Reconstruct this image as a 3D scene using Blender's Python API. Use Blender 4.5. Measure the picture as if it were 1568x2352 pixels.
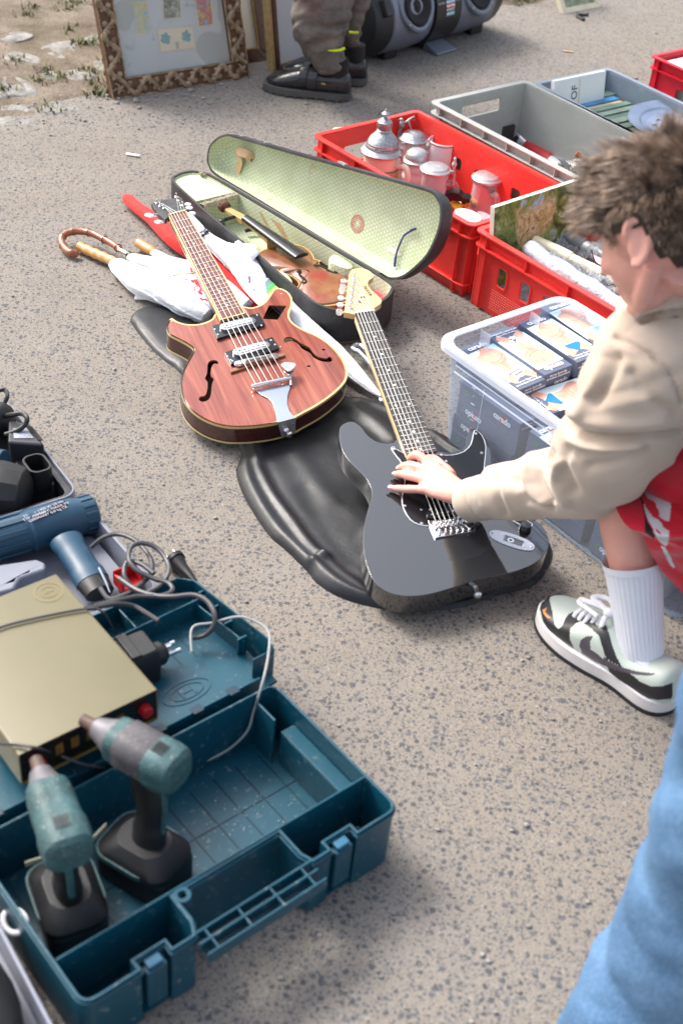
import bpy, bmesh, math, random
import numpy as np
from mathutils import Vector, Matrix
from mathutils.geometry import tessellate_polygon
random.seed(7); rng = np.random.default_rng(7)
for o in list(bpy.data.objects): bpy.data.objects.remove(o)
S = bpy.context.scene; C = S.collection; PI = math.pi
# ---------------------------------------------------------------- camera
FPX, PITCH, ROLL, HC = 2945.8, .6714, .0998, 1.5636
cd = bpy.data.cameras.new('camera'); cam = bpy.data.objects.new('camera', cd); C.objects.link(cam); S.camera = cam
cd.sensor_fit = 'HORIZONTAL'; cd.sensor_width = 24; cd.lens = FPX/1568*24
cd.clip_start = .05; cd.clip_end = 300
cam.matrix_world = Matrix.Translation((0, 0, HC)) @ Matrix.Rotation(PI/2-PITCH, 4, 'X') @ Matrix.Rotation(ROLL, 4, 'Z')
cd.dof.use_dof = True; cd.dof.focus_distance = 2.85; cd.dof.aperture_fstop = 4.0
# ---------------------------------------------------------------- world, sun, exposure
SUN_DIR = Vector((-.62, .42, .80)).normalized()
w = bpy.data.worlds.new('World'); S.world = w; w.use_nodes = True
nt = w.node_tree; nt.nodes.clear()
sky = nt.nodes.new('ShaderNodeTexSky'); sky.sky_type = 'NISHITA'; sky.sun_disc = False
sky.sun_elevation = math.asin(SUN_DIR.z); sky.sun_rotation = math.atan2(SUN_DIR.x, SUN_DIR.y)
sky.air_density = 1.4; sky.dust_density = 5.0; sky.ozone_density = 1.0
hs = nt.nodes.new('ShaderNodeHueSaturation'); hs.inputs['Saturation'].default_value = .55
bg = nt.nodes.new('ShaderNodeBackground'); bg.inputs[1].default_value = .15
wo = nt.nodes.new('ShaderNodeOutputWorld')
nt.links.new(sky.outputs[0], hs.inputs['Color']); nt.links.new(hs.outputs[0], bg.inputs[0]); nt.links.new(bg.outputs[0], wo.inputs[0])
sl = bpy.data.lights.new('sun', 'SUN'); sl.energy = 1.5; sl.angle = math.radians(16); sl.color = (1, .965, .92)
so = bpy.data.objects.new('sun', sl); C.objects.link(so); so.rotation_euler = SUN_DIR.to_track_quat('Z', 'Y').to_euler()
S.view_settings.view_transform = 'Standard'; S.view_settings.look = 'None'; S.view_settings.exposure = 1.08; S.view_settings.gamma = 1
S.view_settings.use_curve_mapping = False
try:
    S.render.engine = 'CYCLES'; S.cycles.max_bounces = 8; S.cycles.transparent_max_bounces = 16; S.cycles.caustics_reflective = False; S.cycles.caustics_refractive = False
except Exception: pass

# ---------------------------------------------------------------- point finding
CZ = dict(z1=(.5,0,0), z2=(.5,784,0), z3=(.4,78.4,392), z4=(.45,392,274.4), z5=(.4,940.8,313.6), z6=(.4,274.4,627.2), b1=(.5,509.6,901.6), b2=(.375,980,627.2),
  b3=(.2832,1176,1019.2), b4=(.35,0,862.4), b5=(.425,0,1293.6), b6=(.35,0,1646.4), b7=(.425,313.6,1489.6), b8=(.3667,1176,1489.6), c1=(.2,1254.4,274.4), c2=(.2,846.7,980),
  c3=(.19,580.2,0), c4=(.21,831,0), c5=(.22,831,266.6), c6=(.16,0,878), e1=(.1,376.3,580.2), e2=(.12,470.4,533.1), e3=(.2,611.5,744.8), d1=(.1533,1348.5,1019.2), d2=(.24,1050.6,705.6), d3=(.15,705.6,564.5), d4=(.19,407.7,360.6), d5=(.2,1254.4,141.1), v=(1,0,0))
def T(k, pts):
    s, a, b = CZ[k]; return [(a+s*x, b+s*y) for x, y in pts]
CO = Vector((0, 0, HC))
def ray(u, v):
    a, b = u-784, v-1176; c, s = math.cos(ROLL), math.sin(ROLL)
    uu, vv = c*a+s*b, -s*a+c*b
    return Vector((uu/FPX, -vv/FPX*math.sin(PITCH)+math.cos(PITCH), -vv/FPX*math.cos(PITCH)-math.sin(PITCH)))
def W(u, v, z=0.):
    d = ray(u, v); return CO+d*((z-HC)/d.z)
def pix(p):
    d = Vector(p)-CO; f = d.y*math.cos(PITCH)-d.z*math.sin(PITCH); u = FPX*d.x/f; v = -FPX*(d.y*math.sin(PITCH)+d.z*math.cos(PITCH))/f
    c, s = math.cos(ROLL), math.sin(ROLL); return (784+c*u-s*v, 1176+s*u+c*v)
def inpoly(x, y, P):
    r = False; j = len(P)-1
    for i in range(len(P)):
        if (P[i][1] > y) != (P[j][1] > y) and x < (P[j][0]-P[i][0])*(y-P[i][1])/(P[j][1]-P[i][1])+P[i][0]: r = not r
        j = i
    return r
def WZ(k, x, y, z=0.):
    return W(*T(k, [(x, y)])[0], z)
def onp(M, pts):
    n = M.col[2].xyz; o = M.col[3].xyz; I = M.inverted(); out = []
    for u, v in pts:
        d = ray(u, v); p = I @ (CO+d*(n.dot(o-CO)/n.dot(d))); out.append((p.x, p.y))
    return out
def Fr(o, x, z=(0, 0, 1)):
    z = Vector(z).normalized(); x = Vector(x); x = (x-z*x.dot(z)).normalized(); y = z.cross(x)
    M = Matrix.Identity(4)
    for i in range(3): M[i][0], M[i][1], M[i][2], M[i][3] = x[i], y[i], z[i], o[i]
    return M
def Fy(o, y, z=(0, 0, 1)):          # frame whose y axis is kept exactly
    y = Vector(y).normalized(); x = y.cross(Vector(z)).normalized(); z = x.cross(y)
    M = Matrix.Identity(4)
    for i in range(3): M[i][0], M[i][1], M[i][2], M[i][3] = x[i], y[i], z[i], o[i]
    return M
def off(M, dx=0, dy=0, dz=0): return M @ Matrix.Translation((dx, dy, dz))
def Rz(a): return Matrix.Rotation(math.radians(a), 4, 'Z')
def Rx(a): return Matrix.Rotation(math.radians(a), 4, 'X')
def Ry(a): return Matrix.Rotation(math.radians(a), 4, 'Y')
def Tr(x, y, z=0): return Matrix.Translation((x, y, z))

# ---------------------------------------------------------------- curves
def cr(pts, n=4, closed=True):
    P = [Vector(p) for p in pts]; L = len(P); out = []
    rngs = range(L) if closed else range(L-1)
    for i in rngs:
        if closed: a, b, c, d = P[i-1], P[i], P[(i+1) % L], P[(i+2) % L]
        else: a, b, c, d = P[max(i-1, 0)], P[i], P[i+1], P[min(i+2, L-1)]
        for k in range(n):
            t = k/n
            out.append(.5*((2*b)+(c-a)*t+(2*a-5*b+4*c-d)*t*t+(3*b-a-3*c+d)*t*t*t))
    if not closed: out.append(P[-1].copy())
    return out
def cr2(pts, n=4, closed=True): return [(p.x, p.y) for p in cr([(x, y, 0) for x, y in pts], n, closed)]
def area(p): return sum(p[i][0]*p[(i+1) % len(p)][1]-p[(i+1) % len(p)][0]*p[i][1] for i in range(len(p)))/2
def ccw(p): p = [tuple(q[:2]) for q in p]; return p if area(p) > 0 else p[::-1]
def rrect(x0, y0, x1, y1, r, n=4):
    out = []
    for cx, cy, a in ((x1-r, y1-r, 0), (x0+r, y1-r, 90), (x0+r, y0+r, 180), (x1-r, y0+r, 270)):
        for k in range(n+1):
            t = math.radians(a+90*k/n); out.append((cx+r*math.cos(t), cy+r*math.sin(t)))
    return out
def circ(cx, cy, rx, ry=None, n=20): ry = rx if ry is None else ry; return [(cx+rx*math.cos(2*PI*k/n), cy+ry*math.sin(2*PI*k/n)) for k in range(n)]
def inset(p, d):
    p = ccw(p); n = len(p); out = []
    for i in range(n):
        a, b, c = Vector(p[i-1]), Vector(p[i]), Vector(p[(i+1) % n])
        e1 = (b-a); e2 = (c-b)
        if e1.length < 1e-9: e1 = e2
        if e2.length < 1e-9: e2 = e1
        n1 = Vector((-e1.y, e1.x)).normalized(); n2 = Vector((-e2.y, e2.x)).normalized()
        m = (n1+n2); m = m.normalized() if m.length > 1e-6 else n1
        out.append(tuple(b+m*d/max(.5, m.dot(n1))))
    return out

# ---------------------------------------------------------------- materials
def rgb(r, g, b):
    f = lambda c: (c/255/12.92) if c/255 <= .04045 else ((c/255+.055)/1.055)**2.4
    return (f(r), f(g), f(b), 1)
def sc(c, k): return (min(c[0]*k, 1), min(c[1]*k, 1), min(c[2]*k, 1), 1)
MATS = {}
class NT:
    def __init__(s, name):
        s.m = bpy.data.materials.new(name); s.m.use_nodes = True; s.t = s.m.node_tree; s.t.nodes.clear()
        s.out = s.t.nodes.new('ShaderNodeOutputMaterial')
    def n(s, ty, ins=None, **kw):
        nd = s.t.nodes.new('ShaderNode'+ty)
        for k, v in kw.items(): setattr(nd, k, v)
        for k, v in (ins or {}).items(): s.set(nd, k, v)
        return nd
    def set(s, nd, k, v):
        i = nd.inputs[k]
        if hasattr(v, 'is_output') or hasattr(v, 'links') and hasattr(v, 'node'): s.t.links.new(v, i)
        elif hasattr(v, 'outputs'): s.t.links.new(v.outputs[0], i)
        else: i.default_value = v
    def coord(s, uv=False, scale=(1, 1, 1), rot=(0, 0, 0)):
        tc = s.n('TexCoord'); mp = s.n('Mapping'); mp.inputs['Scale'].default_value = scale; mp.inputs['Rotation'].default_value = rot
        s.t.links.new(tc.outputs['UV' if uv else 'Object'], mp.inputs[0]); return mp.outputs[0]
    def noise(s, vec, scale, detail=3, rough=.5, dist=0):
        return s.n('TexNoise', {'Vector': vec, 'Scale': scale, 'Detail': detail, 'Roughness': rough, 'Distortion': dist}).outputs[0]
    def ramp(s, fac, stops, interp='LINEAR'):
        r = s.n('ValToRGB', {'Fac': fac}); r.color_ramp.interpolation = interp; e = r.color_ramp.elements
        while len(e) < len(stops): e.new(.5)
        for q, (p, c) in zip(e, stops): q.position = p; q.color = c if len(c) == 4 else (*c, 1)
        return r.outputs[0]
    def mix(s, fac, a, b, mode='MIX'):
        m = s.n('Mix', data_type='RGBA', blend_type=mode)
        for i, v in ((0, fac), (6, a), (7, b)):
            if hasattr(v, 'node'): s.t.links.new(v, m.inputs[i])
            else: m.inputs[i].default_value = v
        return m.outputs[2]
    def math(s, op, a, b=0.):
        m = s.n('Math', operation=op)
        for i, v in ((0, a), (1, b)):
            if hasattr(v, 'node'): s.t.links.new(v, m.inputs[i])
            else: m.inputs[i].default_value = v
        return m.outputs[0]
    def bump(s, h, strength=.3, dist=.001):
        return s.n('Bump', {'Height': h, 'Strength': strength, 'Distance': dist}).outputs[0]
    def bsdf(s, col, rough=.5, metal=0, normal=None, coat=0, spec=.5, sheen=0, sss=0):
        b = s.n('BsdfPrincipled')
        s.set(b, 'Base Color', col); s.set(b, 'Roughness', rough); s.set(b, 'Metallic', metal); b.inputs['Specular IOR Level'].default_value = spec
        b.inputs['Coat Weight'].default_value = coat; b.inputs['Coat Roughness'].default_value = .05; b.inputs['Coat IOR'].default_value = 1.6; b.inputs['Sheen Weight'].default_value = sheen
        if sss: b.inputs['Subsurface Weight'].default_value = sss; b.inputs['Subsurface Radius'].default_value = (.012, .004, .002); b.inputs['Subsurface Scale'].default_value = .6
        if normal is not None: s.set(b, 'Normal', normal)
        s.t.links.new(b.outputs[0], s.out.inputs[0]); return b
def mat(name, col, rough=.45, metal=0, vary=.18, vs=14, bs=0, bst=.2, bd=.001, coat=0, spec=.5, sheen=0, sss=0, dust=0, uv=False):
    """plain material with broad colour variation, wear in the roughness and optional fine relief and dust specks"""
    if name in MATS: return MATS[name]
    t = NT(name); v = t.coord(uv)
    n1 = t.noise(v, vs, 5, .6)
    c = t.ramp(n1, [(.3, sc(col, 1-vary)), (.7, sc(col, 1+vary*.7))])
    if dust:
        d = t.ramp(t.noise(v, vs*9, 3, .7), [(.60, (0, 0, 0)), (.72, (dust,)*3)])
        c = t.mix(d, c, (.55, .52, .47, 1))
    rr = t.math('ADD', t.math('MULTIPLY', t.noise(v, vs*2.3, 4, .6), .25), rough-.125)
    nm = None
    if bs: nm = t.bump(t.noise(v, bs, 4, .6), bst, bd)
    t.bsdf(c, rr, metal, nm, coat, spec, sheen, sss)
    MATS[name] = t.m; return t.m
def clear(name, tint=(.9, .95, 1, 1), haze=.15, rough=.25, gloss=.5):
    """thin clear plastic or glass: light passes, edges and highlights show, a little milky"""
    if name in MATS: return MATS[name]
    t = NT(name)
    tr = t.n('BsdfTransparent', {'Color': tint}); p = t.n('BsdfPrincipled', {'Base Color': (.82, .87, .95, 1), 'Roughness': rough}); p.inputs['Specular IOR Level'].default_value = .6
    lw = t.n('LayerWeight', {'Blend': gloss*.5})
    f = t.math('ADD', t.math('MULTIPLY', lw.outputs['Facing'], .45), haze)
    f = t.math('MINIMUM', f, .95)
    m = t.n('MixShader'); t.t.links.new(f, m.inputs[0]); t.t.links.new(tr.outputs[0], m.inputs[1]); t.t.links.new(p.outputs[0], m.inputs[2])
    t.t.links.new(m.outputs[0], t.out.inputs[0]); MATS[name] = t.m; return t.m

# ---------------------------------------------------------------- mesh building
ORG = {}
class MB:
    def __init__(s, M=None): s.v = []; s.f = []; s.mi = []; s.M = M if M is not None else Matrix(); s.c = 0
    def add(s, vs, fs, R=None):
        b = len(s.v); M = s.M @ R if R is not None else s.M
        for p in vs: s.v.append(M @ Vector((p[0], p[1], p[2])))
        for f in fs: s.f.append(tuple(b+i for i in f)); s.mi.append(s.c)
        return s
    def box(s, c, d, R=None):
        x, y, z = c; a, b, e = d[0]/2, d[1]/2, d[2]/2
        vs = [(x+i*a, y+j*b, z+k*e) for k in (-1, 1) for j in (-1, 1) for i in (-1, 1)]
        return s.add(vs, [(0, 2, 3, 1), (4, 5, 7, 6), (0, 1, 5, 4), (2, 6, 7, 3), (0, 4, 6, 2), (1, 3, 7, 5)], R)
    def bx(s, x0, y0, z0, x1, y1, z1, R=None): return s.box(((x0+x1)/2, (y0+y1)/2, (z0+z1)/2), (abs(x1-x0), abs(y1-y0), abs(z1-z0)), R)
    def prism(s, out, z0, z1, holes=(), R=None):
        out = ccw(out); hs = [ccw(h)[::-1] for h in holes]; loops = [out]+hs
        tris = tessellate_polygon([[Vector((x, y, 0)) for x, y in l] for l in loops])
        flat = [q for l in loops for q in l]; n = len(flat)
        fs = []
        for a, b, c in tris:
            A, B, D = flat[a], flat[b], flat[c]
            if (B[0]-A[0])*(D[1]-A[1])-(B[1]-A[1])*(D[0]-A[0]) < 0: b, c = c, b
            fs.append((a+n, b+n, c+n)); fs.append((a, c, b))
        k = 0
        for l in loops:
            m = len(l)
            for i in range(m): j = (i+1) % m; fs.append((k+i, k+j, n+k+j, n+k+i))
            k += m
        return s.add([(x, y, z0) for x, y in flat]+[(x, y, z1) for x, y in flat], fs, R)
    def flat(s, out, z, R=None):
        out = ccw(out); tris = tessellate_polygon([[Vector((x, y, 0)) for x, y in out]]); fs = []
        for a, b, c in tris:
            A, B, D = out[a], out[b], out[c]
            if (B[0]-A[0])*(D[1]-A[1])-(B[1]-A[1])*(D[0]-A[0]) < 0: b, c = c, b
            fs.append((a, b, c))
        return s.add([(x, y, z) for x, y in out], fs, R)
    def loft(s, rings, cap=True, R=None, closed=True):
        n = len(rings[0]); vs = [p for r in rings for p in r]; fs = []
        for k in range(len(rings)-1):
            for i in range(n if closed else n-1):
                j = (i+1) % n; fs.append((k*n+i, k*n+j, (k+1)*n+j, (k+1)*n+i))
        if cap: fs.append(tuple(range(n))[::-1]); fs.append(tuple(range((len(rings)-1)*n, len(rings)*n)))
        return s.add(vs, fs, R)
    def tube(s, pts, r, n=8, cap=True, flatz=1, R=None, cyc=False, mod=None, up=None):
        P = [Vector(p) for p in pts]; L = len(P); rs = r if isinstance(r, (list, tuple)) else [r]*L; rings = []
        t = (P[1]-P[0]).normalized(); u0 = Vector(up) if up else (Vector((0, 0, 1)) if abs(t.z) < .9 else Vector((1, 0, 0)))
        x = t.cross(u0).normalized()
        for i in range(L):
            t = (P[(i+1) % L]-P[i-1]) if cyc else (P[min(i+1, L-1)]-P[max(i-1, 0)])
            t = t.normalized() if t.length > 1e-9 else Vector((0, 0, 1))
            x = (x-t*x.dot(t)); x = x.normalized() if x.length > 1e-6 else t.orthogonal().normalized()
            y = x.cross(t)
            rr = rs[i]; ra, rb = (rr if isinstance(rr, tuple) else (rr, rr*flatz)); ring = []
            for k in range(n):
                a = 2*PI*k/n; m = mod(a, i/(L-1)) if mod else 1
                ring.append(P[i]+x*(ra*m*math.cos(a))+y*(rb*m*math.sin(a)))
            rings.append(ring)
        if cyc: rings.append(rings[0]); cap = False
        return s.loft(rings, cap, R)
    def lathe(s, prof, n=24, R=None, cap=False, mod=None):
        rings = [[((r*(mod(2*PI*k/n, z) if mod else 1))*math.cos(2*PI*k/n), (r*(mod(2*PI*k/n, z) if mod else 1))*math.sin(2*PI*k/n), z) for k in range(n)] for r, z in prof]
        return s.loft(rings, cap, R)
    def ell(s, c, r, R=None, n=16, m=10):
        r = r if isinstance(r, tuple) else (r, r, r)
        rings = [[(c[0]+r[0]*math.sin(PI*j/m)*math.cos(2*PI*k/n), c[1]+r[1]*math.sin(PI*j/m)*math.sin(2*PI*k/n), c[2]-r[2]*math.cos(PI*j/m)) for k in range(n)] for j in range(1, m)]
        b = [(c[0], c[1], c[2]-r[2])]; t = [(c[0], c[1], c[2]+r[2])]
        vs = b+[p for q in rings for p in q]+t; fs = []
        for k in range(n): fs.append((0, 1+(k+1) % n, 1+k))
        for j in range(m-2):
            for k in range(n): fs.append((1+j*n+k, 1+j*n+(k+1) % n, 1+(j+1)*n+(k+1) % n, 1+(j+1)*n+k))
        e = len(vs)-1; q = 1+(m-2)*n
        for k in range(n): fs.append((q+k, q+(k+1) % n, e))
        return s.add(vs, fs, R)
    def cyl(s, a, b, r, n=16, r2=None):
        return s.tube([a, b], [r, r if r2 is None else r2], n)
    def build(s, name, m, parent=None, bevel=0, bseg=2, ang=35, sub=0, uvM=None, solid=0, remesh=0, smoothmod=0, kind=None):
        me = bpy.data.meshes.new(name)
        o_ = ORG.get(parent.name, Vector()) if parent is not None else Vector()
        vs = [tuple(p-o_) for p in s.v]; me.from_pydata(vs, [], s.f)
        ms = m if isinstance(m, (list, tuple)) else [m]
        for q in ms: me.materials.append(q)
        me.polygons.foreach_set('material_index', s.mi)
        me.polygons.foreach_set('use_smooth', [True]*len(s.f))
        me.update(); 
        if uvM is not None:
            I = uvM.inverted(); ul = me.uv_layers.new(name='UVMap'); R3 = I.to_3x3(); dat = np.zeros((len(me.loops), 2)); L = [I @ p for p in s.v]
            for p in me.polygons:
                nn = R3 @ p.normal; ax = max(range(3), key=lambda i: abs(nn[i]))
                ij = ((1, 2), (0, 2), (0, 1))[ax]
                for li in p.loop_indices:
                    q = L[me.loops[li].vertex_index]; dat[li] = (q[ij[0]], q[ij[1]])
            ul.data.foreach_set('uv', dat.ravel())
        if ang < 180 and not remesh: me.set_sharp_from_angle(angle=math.radians(ang))
        o = bpy.data.objects.new(name, me); C.objects.link(o); ORG[o.name] = o_
        if parent is not None: o.parent = parent
        if remesh:
            r = o.modifiers.new('r', 'REMESH'); r.mode = 'VOXEL'; r.voxel_size = remesh; r.use_smooth_shade = True
            if smoothmod: q = o.modifiers.new('s', 'SMOOTH'); q.iterations = smoothmod; q.factor = .6
        if solid: q = o.modifiers.new('t', 'SOLIDIFY'); q.thickness = solid; q.offset = 0
        if bevel:
            q = o.modifiers.new('b', 'BEVEL'); q.width = bevel; q.segments = bseg; q.limit_method = 'ANGLE'; q.angle_limit = math.radians(40); q.harden_normals = True
        if sub: q = o.modifiers.new('ss', 'SUBSURF'); q.levels = sub; q.render_levels = sub
        if kind: o['kind'] = kind
        return o
def tag(o, label=None, cat=None, group=None, kind=None):
    for k, v in (('label', label), ('category', cat), ('group', group), ('kind', kind)):
        if v: o[k] = v
    return o
def thing(name, loc, label, cat, group=None):
    o = bpy.data.objects.new(name, None); C.objects.link(o); o.location = loc; ORG[o.name] = Vector(loc); o.empty_display_size = .05
    return tag(o, label, cat, group)
def bake(o):
    """apply the modifiers so the mesh can be shaped further"""
    bpy.context.view_layer.update(); dg = bpy.context.evaluated_depsgraph_get()
    me = bpy.data.meshes.new_from_object(o.evaluated_get(dg)); o.modifiers.clear(); o.data = me; return o
def text(s, M, size, m, parent, name='lettering', shear=0, th=.0002, bold=0, sx=1, align='CENTER', space=1):
    cu = bpy.data.curves.new(name, 'FONT'); cu.body = s; cu.size = size; cu.extrude = th; cu.shear = shear; cu.offset = bold; cu.align_x = align; cu.align_y = 'CENTER'; cu.resolution_u = 3; cu.space_character = space
    t = bpy.data.objects.new(name, cu); me = bpy.data.meshes.new_from_object(t); bpy.data.objects.remove(t)
    o_ = ORG.get(parent.name, Vector()); me.transform(Matrix.Translation(-o_) @ M @ Matrix.Diagonal((sx, 1, 1, 1)))
    me.materials.clear(); me.materials.append(m); o = bpy.data.objects.new(name, me); C.objects.link(o); o.parent = parent; ORG[o.name] = o_
    return o
# ---- numpy value noise used to shape geometry
_G = rng.random((64, 64))
def vn(x, y):
    x = np.asarray(x, float); y = np.asarray(y, float); xi = np.floor(x).astype(int); yi = np.floor(y).astype(int); fx = x-xi; fy = y-yi
    fx = fx*fx*(3-2*fx); fy = fy*fy*(3-2*fy); g = lambda a, b: _G[a % 64, b % 64]
    return (g(xi, yi)*(1-fx)+g(xi+1, yi)*fx)*(1-fy)+(g(xi, yi+1)*(1-fx)+g(xi+1, yi+1)*fx)*fy
def fbm(x, y, o=4): return sum(vn(x*2**k+7*k, y*2**k+3*k)/2**k for k in range(o))/sum(1/2**k for k in range(o))-.5
def segd(X, Y, line, closed=False):
    d = np.full(X.shape, 1e9); L = len(line)
    for i in range(L if closed else L-1):
        (ax, ay), (bx, by) = line[i][:2], line[(i+1) % L][:2]; dx, dy = bx-ax, by-ay; l2 = dx*dx+dy*dy+1e-12
        t = np.clip(((X-ax)*dx+(Y-ay)*dy)/l2, 0, 1); d = np.minimum(d, np.hypot(X-ax-t*dx, Y-ay-t*dy))
    return d
def inside(X, Y, poly):
    r = np.zeros(X.shape, bool); L = len(poly)
    for i in range(L):
        (ax, ay), (bx, by) = poly[i][:2], poly[i-1][:2]
        c = ((ay > Y) != (by > Y)); r ^= c & (X < (bx-ax)*(Y-ay)/((by-ay) if by != ay else 1e-9)+ax)
    return r
def heightfield(xs, ys, Z, keep=None):
    ny, nx = Z.shape; m = MB(); X, Y = np.meshgrid(xs, ys)
    idx = -np.ones(Z.shape, int); kp = np.ones(Z.shape, bool) if keep is None else keep
    idx[kp] = np.arange(kp.sum()); m.v = [Vector(p) for p in zip(X[kp], Y[kp], Z[kp])]
    a, b, c, d = idx[:-1, :-1], idx[:-1, 1:], idx[1:, 1:], idx[1:, :-1]; ok = (a >= 0) & (b >= 0) & (c >= 0) & (d >= 0)
    m.f = list(zip(a[ok].tolist(), b[ok].tolist(), c[ok].tolist(), d[ok].tolist())); m.mi = [0]*len(m.f); return m
def white(n=.82): return (n, n, n*1.02, 1)
# ================================================================ SETTING
def asphalt():
    t = NT('asphalt'); v = t.coord(); 
    nd = t.n('TexNoise', {'Vector': v, 'Scale': 260., 'Detail': 3.}); 
    vv = t.mix(.007, v, nd.outputs[1], 'ADD')
    binder = t.ramp(t.noise(v, 420, 4, .7), [(.3, rgb(92, 86, 79)), (.5, rgb(136, 127, 116)), (.7, rgb(172, 162, 149))])
    big = t.noise(v, 1.3, 4, .6)
    binder = t.mix(t.ramp(big, [(.35, (0, 0, 0)), (.7, (.5,)*3)]), binder, rgb(140, 136, 134))
    col = binder; h = None
    for scale, thr, lo in ((92., .22, .30), (160., .10, .30), (290., .0, .34)):
        vo = t.n('TexVoronoi', {'Vector': vv, 'Scale': scale, 'Randomness': 1.}, feature='F1')
        sep = t.n('SeparateColor', {'Color': vo.outputs['Color']})
        rad = t.math('MULTIPLY', sep.outputs[1], .36)
        d = t.math('SUBTRACT', t.math('ADD', rad, .14), vo.outputs['Distance'])
        edge = t.math('MULTIPLY', d, 18.); edge = t.n('Clamp', {'Value': edge}).outputs[0]
        on = t.math('GREATER_THAN', sep.outputs[0], thr); mask = t.math('MULTIPLY', edge, on)
        stone = t.ramp(sep.outputs[2], [(0, rgb(30, 33, 41)), (.35, rgb(54, 57, 67)), (.65, rgb(86, 87, 94)), (.88, rgb(120, 112, 104)), (1, rgb(168, 160, 152))])
        stone = t.mix(.25, stone, t.ramp(t.noise(v, 600, 2), [(.3, (.1,)*3), (.7, (.42,)*3)]))
        col = t.mix(mask, col, stone)
        h = mask if h is None else t.math('MAXIMUM', h, t.math('MULTIPLY', mask, .6))
    col = t.mix(t.ramp(t.noise(v, 5, 5, .65), [(.45, (0, 0, 0)), (.8, (.25,)*3)]), col, rgb(104, 98, 92))
    hh = t.math('ADD', h, t.math('MULTIPLY', t.noise(v, 500, 3), .7))
    t.bsdf(col, .88, 0, t.bump(hh, .55, .0012), spec=.25); return t.m
m = MB(); m.add([(-60, -20, 0), (60, -20, 0), (60, 120, 0), (-60, 120, 0)], [(0, 1, 2, 3)])
ground = m.build('asphalt_ground', asphalt()); ground['kind'] = 'structure'

# sandy verge with old cobbles at the far left and far edge
def dirt():
    t = NT('dirt'); v = t.coord()
    c = t.ramp(t.noise(v, 7, 6, .65), [(.3, rgb(98, 87, 76)), (.5, rgb(130, 118, 105)), (.7, rgb(154, 142, 128))])
    c = t.mix(t.ramp(t.noise(v, 160, 3, .7), [(.5, (0, 0, 0)), (.65, (.8,)*3)]), c, rgb(70, 62, 54))
    c = t.mix(t.ramp(t.noise(v, 3, 4), [(.5, (0, 0, 0)), (.62, (.2,)*3)]), c, rgb(98, 92, 68))
    t.bsdf(c, .95, 0, t.bump(t.noise(v, 110, 5, .7), .9, .006), spec=.15); return t.m
edge = [W(*p) for p in ((-500, 330), (-60, 285), (60, 262), (120, 240), (250, 212), (420, 150), (620, 90), (900, 40), (1120, 8), (1200, 8), (1290, -14), (1450, -50), (1900, -80))]
edge = [(p.x, p.y) for p in edge]
poly = edge+[(6.5, 12), (-8, 12), (-8, 3.2)]
xs = np.arange(-3.2, 3.0, .04); ys = np.arange(3.2, 8.2, .04); X, Y = np.meshgrid(xs, ys)
D = segd(X, Y, edge); D = np.where(inside(X, Y, poly), D, -D)
D = D+.10*fbm(X*4, Y*4, 4)
Z = np.where(D > 0, np.minimum(.004+.03*(1-np.exp(-D/.25)), .04), -.012*np.minimum(1, -D/.06)-.001)+np.where(D > .02, .035*fbm(X*2.6, Y*2.6, 5), 0)
mb = heightfield(xs, ys, Z, D > -.12)
for q in ((-60, 8.1, -3.1, 120), (2.9, 8.1, 60, 120), (-3.1, 8.1, 2.9, 120)):
    b = len(mb.v); mb.v += [Vector((q[0], q[1], .02)), Vector((q[2], q[1], .02)), Vector((q[2], q[3], .02)), Vector((q[0], q[3], .02))]; mb.f.append((b, b+1, b+2, b+3)); mb.mi.append(0)
verge = mb.build('dirt_verge', dirt()); verge['kind'] = 'structure'; ORG[verge.name] = Vector()
def zverge(x, y):
    i = int(np.clip(round((y-3.2)/.04), 0, Z.shape[0]-1)); j = int(np.clip(round((x+3.2)/.04), 0, Z.shape[1]-1)); return max(Z[i, j], 0)
granite = mat('pale_granite', rgb(138, 135, 130), .85, vary=.45, vs=26, bs=60, bst=1, bd=.008, dust=.3)
COB = [((0,240),(60,215),(140,225),(190,245),(180,270),(90,262),(10,262)), ((190,200),(300,168),(350,180),(350,235),(290,255),(220,240)), ((390,155),(455,145),(460,185),(410,190)),
 ((0,320),(60,312),(110,335),(160,375),(150,395),(60,400),(0,405)), ((180,300),(240,290),(280,310),(260,330),(200,325)), ((290,290),(380,285),(440,310),(430,330),(350,338),(300,318)), ((130,410),(240,395),(330,385),(350,420),(390,450),(320,470),(240,475),(160,450)),
 ((35,450),(60,432),(120,445),(140,475),(90,487),(40,478)), ((0,490),(50,485),(70,520),(30,535),(0,535)), ((430,262),(478,258),(482,300),(440,290)), ((470,365),(492,350),(505,420),(480,400)), ((80,505),(150,498),(165,520),(100,530)),((10,150),(90,135),(150,150),(100,175),(20,178)),((-160,300),(-60,290),(-30,330),(-80,370),(-170,350)),((-200,420),(-90,410),(-30,450),(-90,480),(-200,480))]
for cpts in COB:
    P = [W(*q, .03) for q in T('z1', cpts)]; pp = ccw(cr2([(p.x, p.y) for p in P], 3)); cx = sum(p[0] for p in pp)/len(pp); cy = sum(p[1] for p in pp)/len(pp); z = zverge(cx, cy)
    mb = MB(); rings = []
    for k, dz in ((1.2, -.05), (1.16, -.008), (1.02, -.001), (.75, .001), (.35, .002)):
        rings.append([(cx+(x-cx)*k, cy+(y-cy)*k, z+dz+.012*float(fbm(x*9*k, y*9, 3))) for x, y in pp])
    mb.loft(rings); mb.build('cobblestone', granite, verge, ang=60)
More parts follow.
